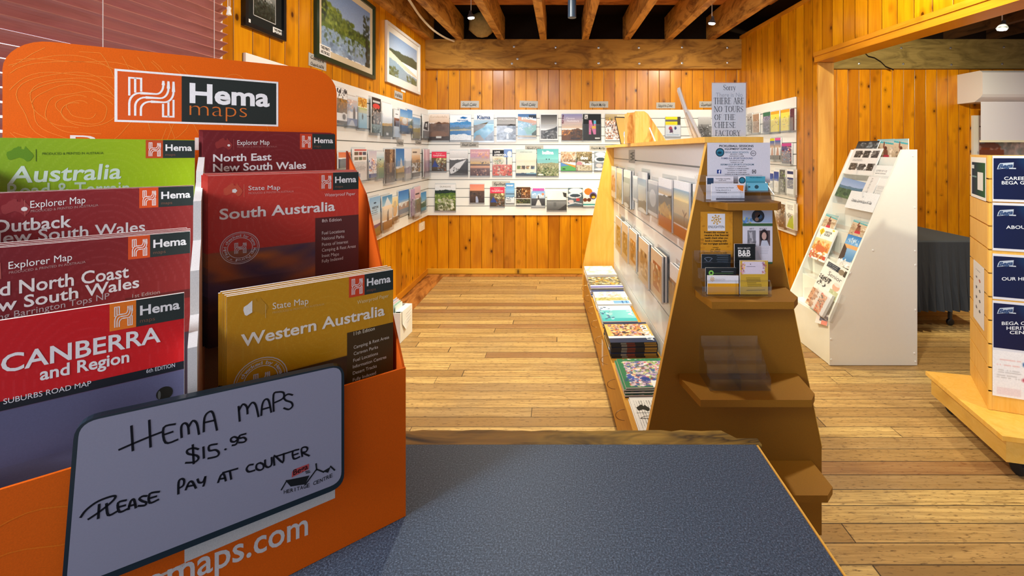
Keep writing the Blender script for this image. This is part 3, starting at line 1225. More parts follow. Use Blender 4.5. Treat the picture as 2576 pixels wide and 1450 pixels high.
def green(m, f, ul, ur, vb, vt):
    T(m, f, 'Australia', (20, 461), (304, 449), (26, 420), 'c4d2c0', bold=.018)
    T(m, f, 'Road & Terrain', (18, 498), (326, 488), (18, 463), 'aebfa4', bold=.012)
    T(m, f, 'PRODUCED & PRINTED IN AUSTRALIA', (106, 390), (260, 388), (106, 384), '3c5a14')
    u, v = f.hit(16, 408)
    aus(m, f, u, v, .024, '5c8418', .0005)
    ribbon(m, f, [f.hit(91, 376), f.hit(91, 406)], .0006, '3c5a14', .0006)


def outback(m, f, ul, ur, vb, vt):
    T(m, f, 'Explorer Map', (76, 524), (215, 511), (76, 506), WH)
    T(m, f, 'PRODUCED & PRINTED IN AUSTRALIA', (77, 535), (247, 519), (77, 529), 'b08a84')
    T(m, f, 'Outback', (-22, 587), (180, 571), (-22, 556), 'ddd6d0', bold=.018)
    T(m, f, 'New South Wales', (-40, 618), (365, 583), (-40, 588), 'cdc4c0', bold=.014)
    u, v = f.hit(2, 546)
    aus(m, f, u, v, .024, '8e3434', .0005)
    disc(m, f, u + .0185, v + .008, .0028, 'e0d8d0', .0007, 7)
    ribbon(m, f, [f.hit(62, 504), f.hit(63, 544)], .0006, 'b05a50', .0006)


def midcoast(m, f, ul, ur, vb, vt):
    T(m, f, 'Explorer Map', (21, 678), (181, 655), (21, 660), WH)
    T(m, f, 'PRODUCED & PRINTED IN AUSTRALIA', (22, 690), (215, 662), (22, 684), 'b08a84')
    T(m, f, 'Mid North Coast', (-62, 755), (324, 698), (-62, 721), 'dcd2cc', bold=.016)
    T(m, f, 'New South Wales', (-88, 800), (350, 723), (-88, 769), 'dcd2cc', bold=.016)
    T(m, f, 'Including Barrington Tops NP', (-95, 825), (275, 752), (-95, 808), 'b09a98')
    a = f.hit(315, 757)
    quad(m, f, a[0], ur, a[1] - .008, a[1] + .003, '64201c', .0004)
    T(m, f, '1st Edition', (333, 750), (402, 739), (333, 741), 'b0988c')
    ribbon(m, f, [f.hit(0, 662), f.hit(2, 702)], .0006, 'b05a50', .0006)


def canberra(m, f, ul, ur, vb, vt):
    T(m, f, 'CANBERRA', (2, 940), (404, 860), (2, 896), 'efe9e4', bold=.016)
    T(m, f, 'and Region', (100, 958), (325, 911), (100, 928), 'efe9e4', bold=.022)
    a, b = f.hit(463, 908)[1], f.hit(463, 928)[1]
    quad(m, f, ul, ur, b, a, '1a1c22', .0005)
    T(m, f, 'City and SUBURBS ROAD MAP', (-90, 1040), (229, 971), (-90, 1026), 'e4e2e2', .0008, .0)
    T(m, f, '6th EDITION', (368, 940), (440, 924), (368, 930), 'd4d4d8', .0008)
    u, v = f.hit(414, 990)
    disc(m, f, u, v, .0068, '24221c', .0006, 18, .0072)
    m.face([f.p(u - .0045, v - .005, .0006), f.p(u - .0012, v - .0105, .0006), f.p(u + .0012, v - .0105, .0006), f.p(u + .0045, v - .005, .0006)], hx('2c2a22'))
    disc(m, f, u - .0042, v - .0005, .0012, '5a5a56', .0007, 12, .0045)
    quad(m, f, u - .0009, u + .0009, v - .0135, v - .0115, '4a3020', .0006)


def northeast(m, f, ul, ur, vb, vt):
    T(m, f, 'Explorer Map', (597, 365), (678, 364), (597, 353), WH)
    T(m, f, 'PRODUCED & PRINTED IN AUSTRALIA', (597, 372), (697, 371), (597, 368), 'a0605c')
    T(m, f, 'North East', (536, 407), (683, 403), (536, 389), 'ebe6e2', bold=.02)
    T(m, f, 'New South Wales', (536, 432), (770, 424), (536, 413), 'ebe6e2', bold=.02)
    u, v = f.hit(541, 378)
    aus(m, f, u, v, .023, '8e302c', .0005)
    disc(m, f, u + .018, v + .008, .002, 'e0d8d0', .0007, 7)
    ribbon(m, f, [f.hit(588, 350), f.hit(588, 377)], .0005, 'a85048', .0006)


def seal(m, f, px, py, r):
    u, v = f.hit(px, py)
    ring(m, f, u, v, r, .0009, 'd0ccd0', .0006)
    ring(m, f, u, v, r * .91, .0005, 'd0ccd0', .0006)
    ring(m, f, u, v, r * .64, .0008, 'd0ccd0', .0006)
    h_logo(m, f, (u - r * .42, v - r * .42), (r * .84, 0), (0, r * .84), 'd0ccd0', .0007, .05)
    s = 'Field checked by Hema Map Patrol * '
    for i, ch in enumerate(s):
        if ch == ' ':
            continue
        a = math.radians(215 - 360 * i / len(s))
        q = (u + r * .70 * math.cos(a), v + r * .70 * math.sin(a))
        d, e2 = np.array((math.sin(a), -math.cos(a))), np.array((math.cos(a), math.sin(a)))
        cw = .085 * r if ch in 'ilt' else .145 * r
        A = np.array(q) - d * cw / 2
        text(m, f, ch, tuple(A), tuple(A + d * cw), tuple(A + e2 * r * (.15 if not ch.islower() else .15)), 'd0ccd0', .0007, .01)


def listing(m, f, items, col):
    for s, a, b, h in items:
        T(m, f, s, a, b, (a[0], a[1] - h), col)


def southaus(m, f, ul, ur, vb, vt):
    T(m, f, 'State Map', (625, 479), (705, 477), (625, 468), WH)
    T(m, f, 'PRODUCED & PRINTED IN AUSTRALIA', (625, 489), (739, 484), (625, 484), 'd88a80')
    T(m, f, 'Waterproof Paper', (817, 495), (894, 491), (817, 487), 'eac8c0')
    T(m, f, 'South Australia', (552, 553), (843, 530), (552, 527), 'ece6e0', bold=.02)
    a = f.hit(793, 549)
    quad(m, f, a[0], ur, vb, a[1], '5c2a26', .0004)
    T(m, f, '8th Edition', (810, 560), (859, 556), (810, 552), 'e8d8d0')
    listing(m, f, [('Fuel Locations', (810, 591), (867, 585), 8), ('National Parks', (810, 605), (866, 599), 8), ('Points of Interest', (810, 620), (876, 612), 8),
                   ('Camping & Rest Areas', (810, 634), (895, 623), 8), ('Inset Maps', (810, 648), (853, 643), 8), ('Fully Indexed', (810, 662), (863, 653), 8)], 'd8d0c8')
    u, v = f.hit(562, 497)
    aus(m, f, u, v, .022, 'c8523a', .0005)
    disc(m, f, u + .0125, v + .0085, .0032, 'ece4dc', .0007, 5)
    ribbon(m, f, [f.hit(614, 464), f.hit(614, 496)], .0005, 'e07a60', .0006)
    seal(m, f, 604, 624, .0225)


def westaus(m, f, ul, ur, vb, vt):
    T(m, f, 'State Map', (686, 779), (776, 765), (686, 763), 'e6dcc8')
    T(m, f, 'PRODUCED & PRINTED IN AUSTRALIA', (686, 790), (816, 768), (686, 785), 'd0a860')
    T(m, f, 'Waterproof Paper', (899, 766), (978, 748), (899, 757), 'e4cc90')
    T(m, f, 'Western Australia', (606, 874), (968, 793), (606, 844), 'eee4d2', bold=.02)
    a = f.hit(873, 838)
    b = f.hit(989, 826)
    quad(m, f, a[0], ur, vb, a[1], '4a3412', .0004)
    T(m, f, '11th Edition', (890, 845), (943, 831), (890, 836), 'e8dcc0')
    listing(m, f, [('Camping & Rest Areas', (890, 879), (979, 852), 8), ('Caravan Parks', (890, 895), (951, 877), 8), ('Fuel Locations', (889, 912), (951, 893), 8),
                   ('Information Centres', (888, 928), (972, 902), 8), ('Desert Tracks', (888, 944), (948, 925), 8), ('Fully Indexed', (888, 961), (946, 942), 8)], 'dcd0bc')
    u, v = f.hit(612, 802)
    aus(m, f, u, v, .024, 'c08a20', .0005)
    m.mesh([f.p(u + .024 * a, v + .0216 * b, .0007) for a, b in ((0, .45), (.02, .62), (.18, .72), (.36, .9), (.36, .25), (.14, .12), (.06, .18))], [tuple(range(7))], hx('eee8dc'))
    ribbon(m, f, [f.hit(668, 766), f.hit(668, 800)], .0006, 'd0a860', .0006)
    seal(m, f, 657, 957, .0265)


def dusk(c):
    c.g(0, .35, '3a3048', '5a4658').g(.35, .62, '5c4a5c', '8a5a48').g(.62, 1, '6a4038', '2c2030')
    c.cl(.3, .8, ['c06a2c', '5a4660', '3c3458', '94523a', 'b86430', '44385a'], 14, 16, .8).cl(.7, 1.1, ['2c2430', '5a3830'], 6, 12)


def canb_sky(c):
    c.g(0, .62, '565672', '62607c').g(.58, .82, '5c586c', '6a6058').g(.82, 1, '7a7060', '6c6454')
    c.cl(.55, .84, ['4c4a66', '706e8c', '56526c', '625a68', '7a7890'], 14, 18, .6).cl(.8, .9, ['564c48', '6a5c50'], 4, 20).cl(.86, 1.1, ['9a9484', 'a8a290', '8c8674'], 8, 20)
    c.d(0, .9, 1, 1, ['5a6238'], 4, .02)


def wa_photo(c):
    c.g(0, 1, '3c2410', '34200f')
    c.cl(.4, 1.1, ['2c1a0c', '54341a', '3a2412', '64421e'], 14, 20)


def ne_photo(c):
    c.g(.0, 1, '702020', '4c1818')


folded_map('green Australia road and terrain folded map standing in front of the header', .312, 490, 350, -22, 352, .235, cover('7c9c1c', '9eb80e', 1, None, 2), green, 1, 'c04a20', 'green Australia map')
folded_map('dark red Outback New South Wales folded map behind the North Coast map', .23, 487, 462, -60, 496, .235, cover('7a1d22', '8c2a26', 1, None, 3), outback, 1, 'd8501e', 'Outback map')
folded_map('dark red North Coast New South Wales folded map behind the Canberra map', .14, 478, 569, -90, 648, .235, cover('6c181e', '8a2622', .55, lambda c: c.g(0, 1, '341f28', '4c3c44'), 4), midcoast, 3, 'd4501e', 'North Coast map')
folded_map('bright red Canberra and Region folded map in the front tier', .03, 463, 735, -160, 834, .235, cover('c6161c', 'd2181a', .352, canb_sky, 5), canberra, 0, 'f07c1e', 'Canberra map')
folded_map('maroon North East New South Wales folded map at the back of the display', .31, 843, 335, 511, 335, .235, cover('6e1c20', '7a2220', 1, ne_photo, 6), northeast, 3, 'c8401e', 'North East map')
folded_map('red South Australia state folded map in the middle tier', .17, 902, 431, 523, 445, .238, cover('c0382c', 'c83a2a', .45, dusk, 7), southaus, 4, 'cc4024', 'South Australia map')
folded_map('ochre yellow Western Australia state folded map in the front tier', .03, 989, 678, 570, 748, .235, cover('c68a0c', 'cc9012', .44, wa_photo, 8), westaus, 4, 'd4441e', 'Western Australia map')

# ---------------------------------------------------------------- handwritten sign on the box
fs_ = hf(-.0105)
K = 2.43


def sp(x, y):
    return fs_.hit(x / K, 900 + y / K, .0004)


c_tl, c_tr, c_br = fs_.hit(188, 1062), fs_.hit(866, 915), fs_.hit(866, 1224)
c_bl = (fs_.hit(152, 1300)[0], fs_.hit(152, 1508)[1])
sign = empty('whiteboard_sign', fs_.p((c_bl[0] + c_br[0]) / 2, c_bl[1]))
tag(sign, 'small white dry erase board with black marker price note hung on the map display', 'sign')


def board(inset, rad=.016):
    P = [np.array(q) for q in (c_bl, c_br, c_tr, c_tl)]
    cen = sum(P) / 4
    out = []
    for i in range(4):
        a, b, c = P[i - 1], P[i], P[(i + 1) % 4]
        d0, d1 = (a - b) / np.linalg.norm(a - b), (c - b) / np.linalg.norm(c - b)
        b = b + (d0 + d1) * inset
        r = rad - inset
        p0, p1 = b + d0 * r, b + d1 * r
        for k in range(7):
            t = k / 6
            out.append(tuple((1 - t) ** 2 * p0 + 2 * t * (1 - t) * b + t * t * p1))
    return out


m = MB()
m.prism([fs_.p(u, v, -.0095) for u, v in board(0)], fs_.N * .0095, hx('15242c'))
m.build('rim', PLASTIC, sign)
m = MB()
inner = board(.0032)
lower = [(u, v + .0035 if v < (c_bl[1] + c_tl[1]) / 2 else v + .0012) for u, v in inner]
m.mesh([fs_.p(u, v, .0003) for u, v in lower], [tuple(range(len(lower)))], hx('9292a2'))
STROKES = [
    [(803, 420), (812, 570)], [(912, 385), (920, 548)], [(728, 565), (812, 528), (915, 485), (985, 458)],
    [(1070, 408), (1000, 430), (1012, 522), (1085, 503)], [(1005, 472), (1055, 455)],
    [(1110, 490), (1108, 425), (1128, 402), (1148, 418), (1154, 468)], [(1153, 425), (1178, 388), (1203, 405), (1216, 470)],
    [(1245, 455), (1250, 370), (1275, 335), (1302, 342), (1326, 445)], [(1245, 400), (1310, 385)],
    [(1465, 390), (1458, 300)], [(1460, 325), (1484, 287), (1508, 302), (1513, 345)], [(1512, 315), (1540, 277), (1563, 292), (1580, 362)],
    [(1597, 355), (1603, 290), (1620, 258), (1642, 264), (1658, 335)], [(1597, 320), (1648, 305)],
    [(1673, 330), (1672, 228), (1700, 212), (1733, 216), (1730, 250), (1680, 276)],
    [(1788, 230), (1760, 225), (1737, 243), (1747, 263), (1780, 275), (1788, 298), (1765, 318), (1735, 310)],
    [(1212, 562), (1180, 555), (1145, 568), (1150, 590), (1200, 600), (1213, 618), (1190, 640), (1135, 645)], [(1178, 535), (1184, 650)],
    [(1243, 548), (1246, 616)], [(1326, 530), (1280, 540), (1280, 570), (1318, 566), (1338, 585), (1324, 606), (1272, 618)],
    [(1375, 562), (1381, 563)], [(1452, 494), (1432, 486), (1412, 497), (1414, 514), (1434, 516), (1451, 502)], [(1456, 488), (1452, 515), (1440, 533), (1420, 538)],
    [(1502, 467), (1466, 478), (1466, 494), (1490, 490), (1504, 504), (1490, 518), (1460, 521)],
    [(606, 900), (600, 985)], [(493, 978), (528, 932), (600, 880), (690, 848), (703, 860), (668, 897), (600, 950), (540, 990)],
    [(650, 895), (661, 965), (712, 944)], [(770, 874), (722, 890), (730, 945), (777, 928)], [(725, 916), (765, 905)],
    [(785, 930), (798, 882), (818, 870), (830, 920)], [(788, 910), (826, 900)],
    [(896, 848), (870, 850), (852, 866), (870, 880), (893, 888), (885, 905), (845, 909)], [(973, 822), (915, 835), (915, 890), (967, 870)], [(915, 862), (955, 850)],
    [(1090, 835), (1092, 762), (1110, 743), (1125, 752), (1120, 783), (1095, 800)], [(1135, 810), (1155, 766), (1175, 761), (1197, 800)], [(1145, 790), (1187, 781)],
    [(1207, 745), (1216, 765), (1240, 762), (1255, 730)], [(1255, 730), (1250, 765), (1243, 787)],
    [(1333, 765), (1350, 722), (1368, 715), (1380, 755)], [(1340, 745), (1377, 738)], [(1362, 706), (1452, 680)], [(1405, 697), (1413, 745)],
    [(1547, 655), (1522, 660), (1507, 683), (1521, 700), (1557, 690)], [(1590, 645), (1570, 655), (1567, 680), (1588, 690), (1609, 678), (1609, 655), (1590, 645)],
    [(1620, 628), (1622, 662), (1640, 672), (1660, 655), (1660, 612)], [(1677, 660), (1677, 602), (1728, 642), (1734, 588)], [(1688, 606), (1790, 573)],
    [(1826, 563), (1790, 576), (1796, 620), (1832, 608)], [(1793, 598), (1822, 588)], [(1848, 606), (1843, 560), (1865, 548), (1880, 557), (1870, 577), (1850, 583), (1890, 602)]]
for s in STROKES:
    ribbon(m, fs_, smooth_pts([sp(*q) for q in s], 4), .0019, '16161c', .0008)
for P in ([(1745, 752), (1768, 748), (1892, 722), (1866, 776), (1778, 790)], [(1972, 698), (2022, 668), (2006, 706)]):
    m.mesh([fs_.p(*sp(*q), .0008) for q in P[::-1]], [tuple(range(len(P)))], hx('1c1e20'))
for P in ([(1720, 810), (1752, 755), (1780, 785)], [(1866, 778), (1935, 684), (1980, 702)], [(2020, 666), (2046, 690)], [(1932, 650), (1936, 690)]):
    ribbon(m, fs_, [sp(*q) for q in P], .0016, '1c1e20', .0009)
m.mesh([fs_.p(*sp(*q), .0009) for q in ((1783, 735), (1886, 684), (1889, 650), (1800, 684), (1786, 700))], [(0, 1, 2, 3, 4)], hx('b04848'))
text(m, fs_, 'Bega', sp(1792, 722), sp(1882, 680), sp(1792, 690), '2a1416', .0011, .02)
for q in ((1868, 700), (1872, 708)):
    ribbon(m, fs_, [sp(*q), sp(q[0] + 22, q[1] - 6)], .0012, '3a3a3c', .0009)
HCn = 'HERITAGE CENTRE'
n = len(HCn)
for i, ch in enumerate(HCn):
    if ch == ' ':
        continue
    t0, t1 = i / n, (i + .86) / n
    q = lambda t: (1735 + 300 * t, 835 - 106 * t + 12 * math.sin(math.pi * t))
    a, b = q(t0), q(t1)
    if ch == 'I':
        a, b = q(t0 + .022), q(t0 + .036)
    text(m, fs_, ch, sp(*a), sp(*b), sp(a[0], a[1] - 22), '1c1e20', .0009, .012)
m.build('writing_surface', BOARD, sign, None)

# ---------------------------------------------------------------- slat panels on three walls
GROOVES = [1.896 - .1065 * k for k in range(11)]


def slat_panel(fr, u0, u1, v0, v1, label, mat=None, grooves=None, th=.018, name='brochure_rack'):
    m = MB()
    gs = [g for g in (grooves or GROOVES) if v0 < g < v1]
    ed = [v1] + [q for g in gs for q in (g + .004, g - .004)] + [v0]
    for i in range(0, len(ed), 2):
        m.fbox(fr, u0, u1, ed[i + 1], ed[i], .006, th)
    o = m.build(name, mat or WHITEBOARDS)
    b = MB()
    b.fbox(fr, u0 + .001, u1 - .001, v0 + .001, v1 - .001, 0.0005, .0058)
    b.build('slot_backing', SLATGREY, o)
    if label:
        tag(o, label, 'display panel', 'white slat panels on the walls')
    return o


FB = Fr((0, YB, 0), (1, 0, 0), (0, 0, 1))
FL = Fr((XL, 0, 0), (0, 1, 0), (0, 0, 1))
FR = Fr((XR, 0, 0), (0, -1, 0), (0, 0, 1))
slat_panel(FB, XL + .0185, XR - .0185, .72, 2.0, 'long white slat display panel across the back wall')
slat_panel(FL, 2.22, YB - .0005, .72, 2.0, 'white slat display panel on the wall beside the window')
slat_panel(FR, -(YB - .0005), -4.03, .72, 2.0, 'short white slat display panel at the end of the boarded partition wall')


def holder(fr, u0, u1, v0, v1, d, label, group, w=.02, tall=.62):
    """clear acrylic pocket: back plate on the slats, front plate, sides and floor"""
    a = .0015
    m = MB()
    vt = v0 + (v1 - v0) * tall
    vb = v0 - .022
    u0, u1 = u0 - .004, u1 + .004
    m.fbox(fr, u0, u1, vb, v1 + .012, w, w + a)
    m.fbox(fr, u0, u1, vb, vt, w + d - a, w + d)
    m.fbox(fr, u0, u0 + a, vb, vt + .02, w + a, w + d - a)
    m.fbox(fr, u1 - a, u1, vb, vt + .02, w + a, w + d - a)
    m.fbox(fr, u0 + a, u1 - a, vb, vb + a, w + a, w + d - a)
    o = m.build('brochure_holder', CLEAR)
    tag(o, label, 'brochure holder', group)
    return o


def leaflet(fr, u0, u1, v0, v1, w, th, cv, label, texts=(), name='brochure', cat='brochure', group=None, edge='f2f0ea', mat=None, extra=None):
    m = MB()
    m.fbox(fr, u0, u1, v0, v1, w, w + th - .0003, hx(edge))
    m.grid(fr, u0, u1, v0, v1, w + th, cv)
    W, H = u1 - u0, v1 - v0
    for t in texts:
        s, a, b, y, col = t[:5]
        bold = t[5] if len(t) > 5 else .01
        h = t[6] * H if len(t) > 6 else None
        text_uv(m, fr, s, u0 + a * W, u0 + b * W, v1 - y * H, col, w + th + .0006, bold, h)
    if extra:
        extra(m, fr, u0, u1, v0, v1, w + th + .0006)
    o = m.build(name, mat or PRINT)
    tag(o, label, cat, group)
    return o


def cvs(x0, x1, y0, y1, f, seed, res=1.0, c='fff'):
    W, H = max(10, int(abs(x1 - x0) * .62 * res)), max(14, int(abs(y1 - y0) * .62 * res))
    c = Cv(W, H, c, seed)
    f(c)
    return c.nz(.05).a


def bw(c):
    g_ = c.a.mean(2, keepdims=True)
    c.a = np.repeat(g_, 3, 2)
    return c


